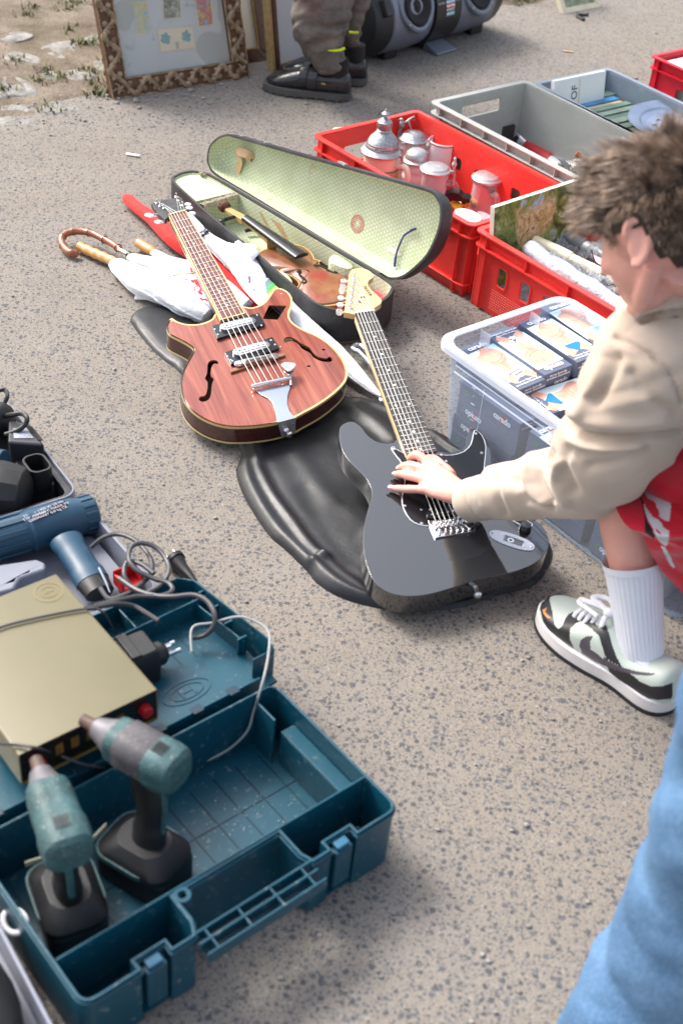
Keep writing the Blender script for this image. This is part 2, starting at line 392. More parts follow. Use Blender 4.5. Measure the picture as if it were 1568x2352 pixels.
# grass and weeds on the verge
gm = mat('grass_blades', rgb(104, 108, 62), .7, vary=.5, vs=8)
mb = MB()
tufts = [(160,70),(300,75),(365,45),(120,100),(320,160),(400,225),(430,215),(380,228),(185,385),(235,495),(420,390),(430,345),(270,370),(15,425),(440,435),(460,430),(330,45),(235,15),(475,425),(205,340),(350,350),(60,300),(500,300)]
T2 = [W(*q) for q in T('z1', tufts)]+[W(*q) for q in ((1165, -6), (1180, -2), (1190, 3), (1196, -4), (1205, -2), (1150, -8), (930, 40))]
for p in T2:
    big = 1.3 if p.x > .3 else 1
    for k in range(int(30*big)):
        a = random.uniform(0, 2*PI); r = random.uniform(0, .05)*big; x, y = p.x+r*math.cos(a), p.y+r*math.sin(a); z = zverge(x, y)-.003
        h = random.uniform(.008, .028)*big; lean = random.uniform(.3, 1.2)*h; b = random.uniform(0, 6.28); wd = random.uniform(.0015, .004)
        dx, dy = math.cos(b)*lean, math.sin(b)*lean; px, py = -math.sin(b)*wd, math.cos(b)*wd
        mb.add([(x-px, y-py, z), (x+px, y+py, z), (x+dx*.5+px*.7, y+dy*.5+py*.7, z+h*.7), (x+dx*.5-px*.7, y+dy*.5-py*.7, z+h*.7), (x+dx, y+dy, z+h*.9)], [(0, 1, 2, 3), (3, 2, 4)])
tag(mb.build('grass_tufts', gm, kind='stuff'), 'sparse low grass tufts growing in the sandy verge', 'grass')
# loose grit
peb = mat('grit', rgb(150, 146, 142), .85, vary=.4, vs=40)
mb = MB()
for k in range(420):
    u, v = random.uniform(0, 1568), random.uniform(60, 2352)
    if random.random() < .35: u, v = random.uniform(0, 500), random.uniform(180, 300)
    p = W(u, v); s = random.uniform(.0015, .005)*(1 if v > 250 else 1.6)
    mb.ell((p.x, p.y, s*.4), (s, s*random.uniform(.6, 1), s*.6), Tr(0, 0), 6, 4)
for (x, y, s) in ((625, 467, .011), (873, 418, .01), (768, 438, .008), (390, 557, .007), (232, 622, .005)):
    p = WZ('z1', x, y); mb.ell((p.x, p.y, s*.4), (s, s*.8, s*.7), None, 8, 5)
tag(mb.build('loose_grit', peb, kind='stuff', ang=60), 'loose grit and pebbles scattered over the asphalt', 'gravel')
# ================================================================ CRATES
red = mat('red_plastic', rgb(236, 62, 56), .38, vary=.10, vs=9, bs=300, bst=.15, dust=.12)
red2 = mat('crimson_plastic', rgb(205, 16, 46), .4, vary=.10, vs=9, bs=300, bst=.15)
greyp = mat('grey_plastic', rgb(172, 173, 168), .45, vary=.14, vs=7, bs=250, bst=.2, dust=.45)
greyb = mat('blue_grey_plastic', rgb(138, 150, 164), .45, vary=.12, vs=7, bs=250, bst=.2, dust=.4)
R90 = Rx(90)
def crate(name, label, cat, M, L, Wd, H, m, group, lh=(), shs=(), rimb=.035, ins=.014, low=None, perf=None, nrib=(4, 3)):
    t = thing(name, M.col[3].xyz, label, cat, group)
    b = MB(M); b.bx(ins, ins, .004, L-ins, Wd-ins, .009); b.build('floor', m, t)
    th = .0035; A = ins; r0 = .02
    faces = [(M @ Tr(0, A, 0) @ R90, L, lh), (M @ Tr(0, Wd-A, 0) @ R90 @ Tr(0, 0, -0), L, lh),
             (M @ Tr(A, 0, 0) @ Rz(90) @ R90, Wd, shs), (M @ Tr(L-A, 0, 0) @ Rz(90) @ R90, Wd, shs)]
    for k, (F, ln, hs) in enumerate(faces):
        b = MB(F); z0, z1 = (-th, 0) if k in (0, 3) else (0, th)
        holes = [rrect(x0*ln, y0, x1*ln, y1, .008, 3) for x0, y0, x1, y1 in hs]
        b.prism([(A-.001, .002), (ln-A+.001, .002), (ln-A+.001, H-.004), (A-.001, H-.004)], z0, z1, holes)
        c = 1 if k in (0, 3) else -1
        for h in holes:           # raised lip round each opening
            b.prism(inset(h, -.004), 0 if k in (0, 3) else -.003, .003 if k in (0, 3) else 0, [h])
        b.build('wall', m, t, ang=30)
    o, i = rrect(0, 0, L, Wd, r0), rrect(ins+.001, ins+.001, L-ins-.001, Wd-ins-.001, .012)
    b = MB(M); b.prism(o, H-.005, H, [i]); b.build('rim', m, t, bevel=.0015)
    b = MB(M); b.prism(rrect(.001, .001, L-.001, Wd-.001, r0), H-rimb-.004, H-rimb, [rrect(ins-.0006, ins-.0006, L-ins+.0006, Wd-ins+.0006, .012)]); b.build('flange', m, t, bevel=.001)
    if low:
        b = MB(M); b.prism(rrect(.004, .004, L-.004, Wd-.004, r0), low, low+.004, [rrect(ins-.0006, ins-.0006, L-ins+.0006, Wd-ins+.0006, .012)]); b.build('base_flange', m, t, bevel=.001)
    rib = MB(M)
    def ribs(n, ln, f):
        for q in range(n+1):
            x = ln*(.09+.82*q/n); f(x, H-rimb, H-.005, .0)
    for q in range(nrib[0]+1):
        x = L*(.07+.86*q/nrib[0])
        for y0, y1 in ((.002, ins-.0008), (Wd-ins+.0008, Wd-.002)):
            b = MB(M); b.bx(x-.0015, y0, H-rimb+.0004, x+.0015, y1, H-.0054); b.build('rib', m, t)
            if q in (0, nrib[0]): b = MB(M); b.bx(x-.0015, y0+.003*(y0 < .1), .004, x+.0015, y1-.003*(y0 > .1), H-rimb-.0044); b.build('rib', m, t)
    for q in range(nrib[1]+1):
        y = Wd*(.10+.80*q/nrib[1])
        for x0, x1 in ((.002, ins-.0008), (L-ins+.0008, L-.002)):
            b = MB(M); b.bx(x0, y-.0015, H-rimb+.0004, x1, y+.0015, H-.0054); b.build('rib', m, t)
            if q in (0, nrib[1]): b = MB(M); b.bx(x0+.003*(x0 < .1), y-.0015, .004, x1-.003*(x0 > .1), y+.0015, H-rimb-.0044); b.build('rib', m, t)
    if perf:
        b = MB(M); dark = mat('pin_holes', (.45, .06, .05, 1), .6)
        for ix in range(24):
            for iz in range(9):
                x = L*perf[0]+ix*(perf[1]-perf[0])*L/23; z = perf[2]+iz*(perf[3]-perf[2])/8
                b.box((x+(iz % 2)*.002, ins-.0036, z), (.0024, .0008, .0022))
        b.build('pin_perforation', mat('red_pips', rgb(255, 150, 140), .5), t, kind='stuff')
    return t
def local(M, p): return M.inverted() @ p
a, bb, cc = W(715, 308, .2), W(1083, 521, .2), W(956, 247, .2)
ex = (bb-a); ex.z = 0; MA = Fr((a.x, a.y, 0), ex); LA = ex.length; WA = (cc-a).length*.99
GA = 'plastic crates of flea market goods'
EH = [(.17, .095, .235, .135), (.29, .10, .345, .135), (.43, .088, .57, .13), (.655, .10, .71, .135), (.765, .095, .83, .135)]
EHs = [(.12, .105, .2, .15), (.27, .10, .73, .15), (.80, .105, .88, .15)]
crate('plastic_crate', 'bright red slotted crate full of beer steins and mugs, behind the violin case lid', 'crate', MA, LA, WA, .2, red, GA, EH, EHs, low=.03)
MBB = Fr(tuple(W(1088, 524, .2).xy)+(0,), W(1455, 741, .2)-W(1088, 524, .2)); LB = .63
MBB = MBB @ Tr(.0, 0, 0)
EHB = [(.14, .085, .19, .135), (.265, .085, .315, .135), (.385, .075, .61, .135), (.68, .085, .73, .135), (.81, .085, .86, .135)]
crate('plastic_crate', 'bright red crate holding the oil painting, plastic wrap and crutches, beside the clear underwear tub', 'crate', MBB, LB, WA, .2, red, GA, EHB, EHs, perf=(.13, .36, .02, .07))
a = W(984, 231, .232); MC = Fr((a.x, a.y, 0), W(1307, 401, .232)-a); LC = .64; WC = .385
GH = [(.3, .165, .7, .205)]
crate('plastic_crate', 'plain grey crate with a hammer and tools in the bottom', 'crate', MC, LC, WC, .232, greyp, GA, (), GH, rimb=.028, ins=.018, nrib=(6, 4))
a = W(1397, 153, .232); ey = a-W(1222, 187, .232); ex = W(1568, 233, .232)-a
MD0 = Fr((a.x, a.y, 0), ex); WD_ = .325; MD = MD0 @ Tr(0, -WD_, 0); LD = .62
crate('plastic_crate', 'blue-grey crate packed with green books and a pewter plate', 'crate', MD, LD, WD_, .232, greyb, GA, (), (), rimb=.028, ins=.016, nrib=(6, 4))
a = W(1489, 136, .155); ME = Fr((a.x, a.y, 0), W(1568, 171, .155)-a)
crate('plastic_crate', 'dark crimson crate with magazines cut off by the right edge of the photo', 'crate', ME, .6, .4, .17, red2, GA, [(.22, .05, .34, .1), (.5, .05, .62, .1)], (), rimb=.035)

# ---- oil painting standing in the second red crate
def painting():
    t = NT('oil_paint'); v = t.coord(scale=(1, 1, 1)); n1 = t.noise(v, 16, 6, .65, 1.2); n2 = t.noise(v, 34, 5, .7, 1.6); n3 = t.noise(v, 9, 3, .5, .6)
    c = t.ramp(n1, [(.28, rgb(28, 36, 30)), (.40, rgb(52, 74, 40)), (.50, rgb(98, 122, 48)), (.57, rgb(140, 148, 84)), (.64, rgb(160, 186, 214)), (.74, rgb(60, 80, 130))])
    c = t.mix(t.ramp(n3, [(.50, (0, 0, 0)), (.60, (.85,)*3)]), c, t.ramp(n2, [(.35, rgb(120, 92, 58)), (.5, rgb(196, 164, 110)), (.62, rgb(222, 206, 172)), (.7, rgb(150, 90, 80))]))
    c = t.mix(t.ramp(n2, [(.60, (0, 0, 0)), (.66, (.8,)*3)]), c, rgb(70, 48, 44))
    t.bsdf(c, .35, 0, t.bump(n2, .7, .002), spec=.5); return t.m
p1, p2 = W(1136, 476, .262), W(1329, 398, .276)
xd = (p2-p1).normalized(); down = (MBB.col[0].xyz*.16-Vector((0, 0, 1))).normalized(); Mp = Fy(p1, -down, xd.cross(-down)); wdt = (p2-p1).length
t = thing('oil_painting', p1+down*.245, 'unframed oil painting of trees leaning in the red crate beside the boy’s head', 'painting')
b = MB(Mp); b.bx(0, -.25, -.014, wdt, 0, -.0005); b.build('stretcher', mat('pale_canvas', rgb(226, 222, 208), .8), t)
b = MB(Mp); b.bx(.0005, -.2495, -.0005, wdt-.0005, -.0005, .0015); b.build('painted_canvas', painting(), t)

# ---- steins, mugs
pew = mat('pewter', rgb(190, 191, 192), .42, metal=.7, vary=.25, vs=60, bs=400, bst=.15)
pewd = mat('engraved_pewter', rgb(165, 168, 172), .35, metal=.85, vary=.45, vs=220, bs=320, bst=.9, bd=.002)
stone = mat('cream_stoneware', rgb(238, 226, 204), .3, vary=.06); porc = mat('white_porcelain', rgb(240, 240, 242), .12, vary=.03, coat=.5)
navy = mat('blue_relief', rgb(52, 58, 84), .35, vary=.6, vs=200); tanr = mat('tan_relief', rgb(190, 165, 125), .4, vary=.35, vs=180, bs=300, bst=.6)
redl = mat('red_line', rgb(176, 44, 52), .3); glass = clear('clear_glass', (.97, .98, .98, 1), .07, .04, .75)
def stein_frame(u, v, z, hx): p = W(u, v, z); return Tr(p.x, p.y, .0095) @ Rz(hx)
def handle(t, r, z0, z1, out, m, rad=.008, n=10, name='handle', M=None):
    pts = [Vector((r-.002, 0, z1)), Vector((r+out*.7, 0, z1+.004)), Vector((r+out, 0, z1-.02)), Vector((r+out*.9, 0, (z0+z1)/2)), Vector((r+out*.55, 0, z0+.012)), Vector((r-.002, 0, z0))]
    b = MB(M); b.tube(cr(pts, 5, False), rad, n); return b.build(name, m, t)
def lid_hinge(t, r, z, M, m, fin=.03, out=.0):
    b = MB(M); b.bx(r*.9, -.004, z-.004, r+.014, .004, z+.004); b.tube([(r+.012, 0, z-.035), (r+.014, 0, z-.01), (r+.010, 0, z+.012)], [.005, .004, .003], 8)
    b.lathe([(.002, z+.008), (.003, z+.012), (.0065, z+.02), (.0075, z+.025), (.004, z+.032), (.003, z+.036), (.0045, z+.04), (.001, z+.045)], 12, Tr(r+.010, 0, 0)); return b.build('thumb_lift', m, t)
HX = math.degrees(math.atan2(LA and (MA.col[0].xyz).y, (MA.col[0].xyz).x))+18
# 1 large stein
M = stein_frame(877, 347, .172, HX)
t = thing('beer_stein', M.col[3].xyz, 'large cream beer stein with tall ornate pewter dome lid', 'beer stein', 'beer steins and mugs')
b = MB(M); b.lathe([(.0, 0), (.052, 0), (.054, .01), (.053, .03), (.051, .07), (.049, .11), (.047, .155), (.049, .160)], 36)
b.build('body', stone, t)
for z, r, m_ in ((.03, .0545, navy), (.058, .0535, tanr), (.095, .0520, tanr)):
    b = MB(M); b.lathe([(r-.004, z-.001), (r, z), (r+.001, z+.012), (r, z+.024), (r-.004, z+.025)], 36); b.build('relief_band', m_, t)
b = MB(M)
for k in range(60): b.ell((.0515*math.cos(k*PI/30), .0515*math.sin(k*PI/30), .1235), .0018, None, 6, 4)
b.build('bead_row', navy, t, kind='stuff')
b = MB(M); b.lathe([(.050, .159), (.057, .161), (.058, .165), (.054, .169), (.047, .175)], 36); b.lathe([(.045, .186), (.045, .190)], 36)
b.build('lid_flange', pew, t)
b = MB(M); b.lathe([(.047, .174), (.044, .180), (.046, .183), (.044, .187), (.036, .203), (.024, .215), (.019, .220)], 36); b.build('lid_dome', pewd, t)
b = MB(M); b.lathe([(.019, .219), (.021, .222), (.018, .226), (.0215, .236), (.020, .246), (.012, .254), (.005, .257), (.004, .262), (.012, .265), (.011, .269), (.004, .274), (.003, .279), (.0005, .283)], 24); b.build('finial', pewd, t)
b = MB(M)
for k in range(40): b.ell((.046*math.cos(k*PI/20), .046*math.sin(k*PI/20), .1795), .0025, None, 6, 4)
b.build('lid_beading', pew, t, kind='stuff')
h = handle(t, .050, .035, .135, .038, stone, .0085, M=M)
b = MB(M); 
for k in range(14):
    a = math.radians(80-k*12); b.ell((.066+.030*math.cos(a), 0, .09+.045*math.sin(a)), (.0015, .009, .0015), None, 6, 4)
b.build('handle_beads', navy, t, kind='stuff')
lid_hinge(t, .052, .165, M, pew)
# 2 rear stein with winged thumb lift
M = stein_frame(950, 320, .15, HX)
t = thing('beer_stein', M.col[3].xyz, 'pewter lidded stein with a winged figure as thumb lift, furthest from the camera', 'beer stein', 'beer steins and mugs')
b = MB(M); b.lathe([(0, 0), (.045, 0), (.046, .01), (.043, .08), (.041, .14)], 32); b.build('body', mat('reddish_stoneware', rgb(206, 168, 160), .3, vary=.15, vs=40), t)
b = MB(M); b.lathe([(.040, .139), (.044, .141), (.044, .146), (.036, .15), (.03, .158), (.018, .163), (0, .165)], 32); b.build('lid_dome', pewd, t)
M2 = M @ Rz(-170)
b = MB(M2); b.tube([(.043, 0, .10), (.046, 0, .15), (.040, 0, .17)], [.005, .004, .005], 8); b.ell((.040, 0, .176), (.009, .008, .012), None, 10, 8); b.ell((.043, 0, .188), (.006, .005, .006), None, 10, 8); b.tube([(.046, 0, .189), (.052, 0, .186)], [.003, .0008], 6)
for s in (-1, 1):
    for q in range(5): b.tube([(.036, s*.003, .178), (.026-q*.003, s*(.012+q*.002), .190+.002*q), (.014-q*.003, s*(.02+q*.001), .200-.006*q)], [.003, .0026, .0008], 6, flatz=.5)
b.build('thumb_lift', pewd, t)
# 3 white stein with domed lid
M = stein_frame(957, 364, .138, HX+20)
t = thing('beer_stein', M.col[3].xyz, 'small ringed white stein with smooth domed pewter lid', 'beer stein', 'beer steins and mugs')
b = MB(M); b.lathe([(0, 0), (.036, 0)]+[(.036+.0012*math.sin(z*260), z) for z in np.linspace(.005, .12, 40)], 32); b.build('body', porc, t)
b = MB(M); b.lathe([(.034, .119), (.040, .121), (.040, .126), (.034, .130), (.033, .136), (.030, .146), (.022, .153), (.012, .156), (0, .157)], 32); b.build('lid', pew, t)
lid_hinge(t, .036, .132, M @ Rz(60), pew)
# 4 white mug
M = stein_frame(1018, 333, .145, -8)
t = thing('beer_mug', M.col[3].xyz, 'tall open white porcelain mug with thin red rim line', 'mug', 'beer steins and mugs')
b = MB(M); b.lathe([(0, .002), (.040, 0), (.041, .02), (.042, .14), (.0425, .150), (.041, .152), (.039, .150), (.038, .03), (0, .012)], 40); b.build('body', porc, t)
b = MB(M); b.lathe([(.0421, .144), (.0428, .1455), (.0428, .1463), (.0423, .1475)], 40); b.build('rim_line', redl, t)
handle(t, .041, .03, .118, .040, porc, .0100, 12, M=M)
# 5, 6 glass mugs with pewter lids
def glass_mug(u, v, z, rot, label, lead):
    M = stein_frame(u, v, z, rot); t = thing('glass_mug', M.col[3].xyz, label, 'mug', 'beer steins and mugs'); H = z-.012
    out = [(0, 0), (.036, 0), (.041, .004), (.040, .02), (.037, H*.6), (.035, H)]; inn = [(.0325, H), (.034, H*.6), (.036, .022), (.034, .014), (0, .012)]
    b = MB(M); b.lathe(out+inn, 40, mod=lambda a, zz: 1+(.02*math.cos(a*12) if zz < .05 else 0)); b.build('glass_body', glass, t)
    h = handle(t, .036, .015, H*.78, .030, glass, .0065, 10, M=M)
    b = MB(M); b.lathe([(.034, H-.003), (.0425, H), (.043, H+.006), (.039, H+.009), (.037, H+.0095), (.034, H+.013), (.031, H+.0145), (0, H+.015)], 40); b.build('lid', pew, t)
    lid_hinge(t, .039, H+.005, M @ Rz(lead), pew)
    b = MB(M); b.tube([(.034, 0, H*.76), (.048, 0, H*.79)], [.0095, .0095], 10); b.build('handle_collar', pew, t)
glass_mug(1000, 390, .142, -12, 'clear glass mug with flat pewter lid standing in front of the white mug', 0)
glass_mug(1118, 410, .130, HX-30, 'clear cut-glass mug with flat pewter lid nearest the painting', 120)
# pewter bell
p = W(1220, 432, .10); t = thing('table_bell', (p.x, p.y, .05), 'small pewter hand bell with round ornate handle, behind the painting', 'bell')
b = MB(Tr(p.x, p.y, .05)); b.lathe([(.036, 0), (.037, .006), (.030, .018), (.024, .035), (.018, .046), (.006, .052)], 28); b.build('bell_body', pewd, t)
b = MB(Tr(p.x, p.y, .05) @ Rz(60)); b.tube([(0, 0, .050), (0, 0, .075)], [.006, .004], 8)
for k in range(9): b.ell((.009*math.cos(k*.698), 0, .086+.009*math.sin(k*.698)), (.0045, .003, .0045), None, 8, 6)
b.ell((0, 0, .086), (.007, .003, .007), None, 10, 6); b.build('bell_handle', pewd, t)
b = MB(Tr(p.x, p.y, 0)); b.lathe([(0, .0095), (.03, .0095), (.032, .03), (.028, .0495), (0, .0498)], 20); o = b.build('preserving_jar_cap', pew); ORG[o.name] = Vector(); tag(o, 'squat round pewter pot under the hand bell', 'pot')
# white cups and a plate in the near corner
for (u, v, z, r, h, lab) in ((1106, 495, .055, .026, .035, 'small white cup lying in the near corner of the red crate'), (1142, 487, .075, .022, .04, 'small white cup touching the corner of the painting')):
    p = W(u, v, z); M = Tr(p.x, p.y, z-h) @ Ry(18); t = thing('coffee_cup', (p.x, p.y, z-h), lab, 'cup', 'white cups')
    b = MB(M); b.lathe([(0, 0), (r*.6, 0), (r*.9, h*.5), (r, h), (r*.94, h), (r*.84, h*.5), (r*.5, .004), (0, .004)], 28); b.build('bowl', porc, t)
    b = MB(M @ Rz(40)); b.tube(cr([(r*.9, 0, h*.85), (r*1.5, 0, h*.8), (r*1.5, 0, h*.35), (r*.8, 0, h*.3)], 4, False), .0028, 8); b.build('handle', porc, t)
p = W(1072, 500, .16); b = MB(Tr(p.x, p.y, .162) @ Ry(9)); b.lathe([(0, 0), (.02, .0), (.034, .004), (.035, .006), (.02, .003), (0, .003)], 28)
tag(b.build('saucer', porc), 'small white saucer lying at the near rim of the red crate', 'saucer')
p = W(810, 330, .10); b = MB(Tr(p.x, p.y, .13) @ Rx(-14)); b.lathe([(0, 0), (.04, .0), (.060, .006), (.062, .009), (.04, .004), (0, .004)], 32)
tag(b.build('ring_plate', stone), 'cream plate leaning at the left end of the red crate', 'plate')
# toy vehicles
yel = mat('yellow_paint', rgb(238, 196, 40), .3, coat=.4); blk = mat('black_plastic', rgb(26, 27, 30), .4, vary=.3); chrome = mat('chrome', rgb(225, 226, 230), .12, metal=1, vary=.04)
def toy(u, v, z, rot, m_, label):
    p = W(u, v, z); M = Tr(p.x, p.y, z) @ Rz(rot) @ Rx(10); t = thing('toy_car', (p.x, p.y, z), label, 'toy car', 'toy cars')
    b = MB(M @ R90 @ Tr(0, 0, -.014)); b.prism([(-.035, 0), (.035, 0), (.037, .008), (.030, .013), (.014, .014), (.006, .024), (-.018, .025), (-.026, .015), (-.036, .012)], 0, .028); b.build('body', m_, t, bevel=.002)
    for x in (-.02, .02):
        for y in (-.0155, .0125):
            b = MB(M @ Tr(x, y, .002) @ Rx(-90)); b.lathe([(0, 0), (.007, 0), (.0078, .001), (.0078, .004), (.007, .005), (0, .005)], 14); b.build('wheel', blk, t)
toy(1035, 470, .045, HX-20, yel, 'upturned yellow toy car under the glass mug handle')
toy(1050, 455, .070, HX+20, blk, 'black toy car lying on the yellow one'); toy(1068, 470, .035, HX+60, yel, 'second yellow toy car partly behind the glass handle')

# ---- things in the grey crate
wood = mat('light_wood', rgb(196, 160, 112), .5, vary=.25, vs=30); iron = mat('dark_iron', rgb(62, 62, 64), .45, metal=.6, vary=.4, vs=30)
p = W(1158, 305, .08); M = Tr(p.x, p.y, .01) @ Rz(20); t = thing('hammer', (p.x, p.y, .01), 'heavy black iron hammer head on end in the grey crate', 'hammer')
b = MB(M); b.prism(rrect(-.024, -.022, .024, .022, .005), .0, .10); b.build('head', iron, t, bevel=.004)
b = MB(M); b.tube([(-.02, 0, .08), (-.09, .02, .062), (-.16, .03, .05)], [.012, .014, .015], 10, flatz=.6); b.build('shaft', wood, t)
q = local(MC, W(1190, 322, .05))
M = MC @ Tr(q.x, q.y, .052) @ Rz(-8); t = thing('hand_torch', (M.col[3].xyz), 'silver headed red torch lying along the near wall of the grey crate', 'torch')
b = MB(M @ Ry(90)); b.lathe([(0, -.03), (.022, -.028), (.034, -.01), (.034, .004), (.026, .02), (.018, .045)], 24); b.build('head', chrome, t)
b = MB(M @ Ry(90)); b.lathe([(.0175, .045), (.019, .05), (.019, .16), (.017, .165)], 20); b.build('barrel', mat('red_rubber', rgb(214, 58, 66), .5), t)
b = MB(M @ Ry(90)); b.lathe([(.0172, .165), (.016, .17), (.016, .21), (0, .212)], 20); b.build('tail', porc, t)
br = mat('brown_handle', rgb(186, 112, 66), .35, vary=.15)
def hnd(k, pts, rr, label):
    P = [WZ(k, x, y, z) for x, y, z in pts]; b = MB(); b.tube(cr([tuple(p) for p in P], 4, False), rr, 12)
    tag(b.build('turned_tool', br), label, 'tool handle')
hnd('c1', [(340, 385, .15), (450, 480, .13), (560, 575, .11), (680, 680, .09)], [.009]*4+[.012]*5+[.010]*4, 'longer orange-brown tool handle sticking up from the grey crate')
hnd('c1', [(285, 492, .10), (350, 545, .09), (430, 620, .07)], [.007]*9, 'shorter orange-brown tool handle beside the longer one')
foil = mat('crumpled_foil', rgb(205, 200, 190), .25, metal=.8, vary=.5, vs=60, bs=110, bst=1, bd=.01)
def crumple(name, c, r, m_, label, cat, seed=0, n=22):
    b = MB(); b.ell((0, 0, 0), (1, 1, 1), None, n, n//2+3); k = 0
    for i, v in enumerate(b.v):
        d = 1+.8*float(fbm(v.x*2.1+seed, v.y*2.1+v.z*1.7+seed, 4)); b.v[i] = Vector((c[0]+v.x*r[0]*d, c[1]+v.y*r[1]*d, c[2]+v.z*r[2]*d))
    return tag(b.build(name, m_, ang=25), label, cat)
p = WZ('c1', 400, 590, .12); crumple('crumpled_foil', p, (.055, .03, .035), foil, 'crumpled silver foil heaped against the grey crate wall', 'foil', 3, 34)
p = WZ('c1', 190, 500, .15); b = MB(); q0 = WZ('c1', 120, 430, .18); q1 = WZ('c1', 270, 600, .13); b.tube(cr([tuple(q0), tuple(q0.lerp(q1, .4)+Vector((.01, 0, 0))), tuple(q1)], 5, False), [.003, .006, .011, .013, .010, .012, .012, .010, .008, .006, .004], 10, flatz=.4)
tag(b.build('ornate_spoon', pewd), 'ornate silver spoon handle standing up out of the foil', 'spoon')
p = WZ('c1', 440, 720, .10); b = MB(Tr(*p) @ Rz(30)); b.lathe([(0, -.03), (.026, -.028), (.024, 0), (.028, .03), (.026, .032), (.022, .0), (0, -.02)], 10); tag(b.build('crystal_glass', glass, ang=20), 'faceted crystal glass behind the painting’s right corner', 'glass')

# ---- books in the blue-grey crate
bkg = [mat('green_cloth_%s' % 'abc'[i], c, .75, vary=.25, vs=18, dust=.3) for i, c in enumerate((rgb(116, 140, 126), rgb(132, 152, 138), rgb(104, 128, 118)))]
blc = mat('blue_cover', rgb(74, 146, 196), .5, vary=.35, vs=18); crm = mat('cream_board', rgb(214, 192, 150), .6, vary=.12); pap = mat('page_edges', rgb(226, 220, 204), .85, vary=.1, vs=80)
wht = mat('white_card', rgb(240, 240, 238), .6, vary=.03)
LP = [(245, 430), (350, 470), (405, 510), (478, 545), (560, 580), (632, 615), (725, 665), (815, 705), (905, 748), (1000, 795), (1100, 845), (1190, 890)]
xsb = [local(MD, WZ('d5', x, y, .175)).x for x, y in LP]
bm_ = [bkg[0], blc, crm, bkg[0], bkg[1], bkg[2], bkg[1], bkg[0], bkg[2], bkg[1], bkg[0]]
bl_ = ['tallest grey-green book next to the white one', 'book with bright blue worn spine', 'cream spined book between the blue and green ones', 'green cloth book touching the cream one', 'pale green cloth book, second in the run of green spines', 'darker green book in the middle of the run of green spines',
   'green book whose end disappears under the plate rim', 'thin green book just left of the pewter plate', 'dark green book partly under the pewter plate', 'pale green book mostly under the pewter plate', 'last green book below the plate near the boy’s hair']
for i in range(11):
    x0, x1 = xsb[i]+.001, xsb[i+1]-.001; yb = .035+.012*math.sin(i*2.3); H = .175-.004*(i % 3); ln = .27-.02*(i % 2)
    t = thing('book', (MD @ Tr(x0, yb, .01)).col[3].xyz, bl_[i], 'book', 'books in the blue-grey crate')
    b = MB(MD); b.bx(x0, yb, .0095, x0+.0025, yb+ln, H); b.bx(x1-.0025, yb, .0095, x1, yb+ln, H); b.bx(x0+.0004, yb, H-.003, x1-.0004, yb+ln, H+.001); b.build('cover', bm_[i], t, bevel=.0012)
    b = MB(MD); b.bx(x0+.0027, yb+.003, .012, x1-.0027, yb+ln-.003, H-.0032); b.build('page_block', pap, t)
ws = [WZ('d5', *q) for q in ((65, 258, .25), (755, 150, .25))]
wl = [local(MD, p) for p in ws]; xw = (wl[0].x+wl[1].x)/2
t = thing('book', (MD @ Tr(xw, wl[0].y, .01)).col[3].xyz, 'large white book with the letters OF standing at the back of the crate', 'book', 'books in the blue-grey crate')
Mw = MD @ Tr(xw+.006, 0, .01) @ Ry(-9)
ya, yc = .03, min(.36, wl[1].y)
b = MB(Mw); b.bx(0, ya, 0, .016, yc, .245); b.build('cover', wht, t, bevel=.002)
text('OF', Mw @ Matrix(((0, 0, 1, .0165), (0, -1, 0, ya+.085), (1, 0, 0, .200), (0, 0, 0, 1))), .034, mat('black_print', (.02, .02, .02, 1), .6), t)
b = MB(Mw); b.bx(.0161, ya+.103, .16, .0166, ya+.105, .235); b.build('gold_rule', mat('gold_print', rgb(214, 190, 120), .5), t)
# pewter plate
p = WZ('d5', 1435, 690, .2); M = Tr(p.x, p.y, .196) @ Rz(10) @ Rx(3) @ Ry(-4)
pl = mat('blue_pewter', rgb(160, 172, 194), .32, metal=.75, vary=.15, vs=20, bs=120, bst=.25)
t = thing('pewter_plate', p, 'oval-looking scalloped pewter plate lying on the green books', 'plate')
b = MB(M); b.lathe([(0, -.004), (.05, -.004), (.082, -.002), (.092, .006), (.096, .008), (.122, .012), (.126, .014), (.127, .012), (.09, .003), (.05, -.008), (0, -.008)], 64, mod=lambda a, z: 1+(.012*abs(math.cos(a*4)) if z > .01 else 0)); b.build('dish', pl, t)
b = MB(M)
for k in range(26): a = random.uniform(0, 6.28); r = random.uniform(.0, .05); b.ell((r*math.cos(a), r*math.sin(a), -.003), (random.uniform(.003, .009), .004, .003), Rz(0), 8, 5)
b.build('raised_crest', pewd, t, kind='stuff')
# magazines in the crimson crate
t = thing('magazine', (ME @ Tr(.05, .05, .11)).col[3].xyz, 'pale magazine lying on top in the crimson crate', 'magazine')
b = MB(ME @ Tr(.03, .03, .145) @ Ry(2)); b.bx(0, 0, 0, .30, .21, .008); b.build('cover', wht, t, bevel=.001)
b = MB(ME @ Tr(.03, .03, .145) @ Ry(2)); b.bx(.10, .03, .0082, .19, .12, .0086); b.build('cover_picture', mat('grey_photo', rgb(120, 126, 130), .5, vary=.7, vs=60), t)
b = MB(ME); b.bx(.04, .04, .0095, .5, .34, .14); tag(b.build('magazine_pile', mat('paper_pile', rgb(170, 170, 172), .8, vary=.4, vs=90)), 'thick pile of magazines filling the crimson crate', 'magazines')

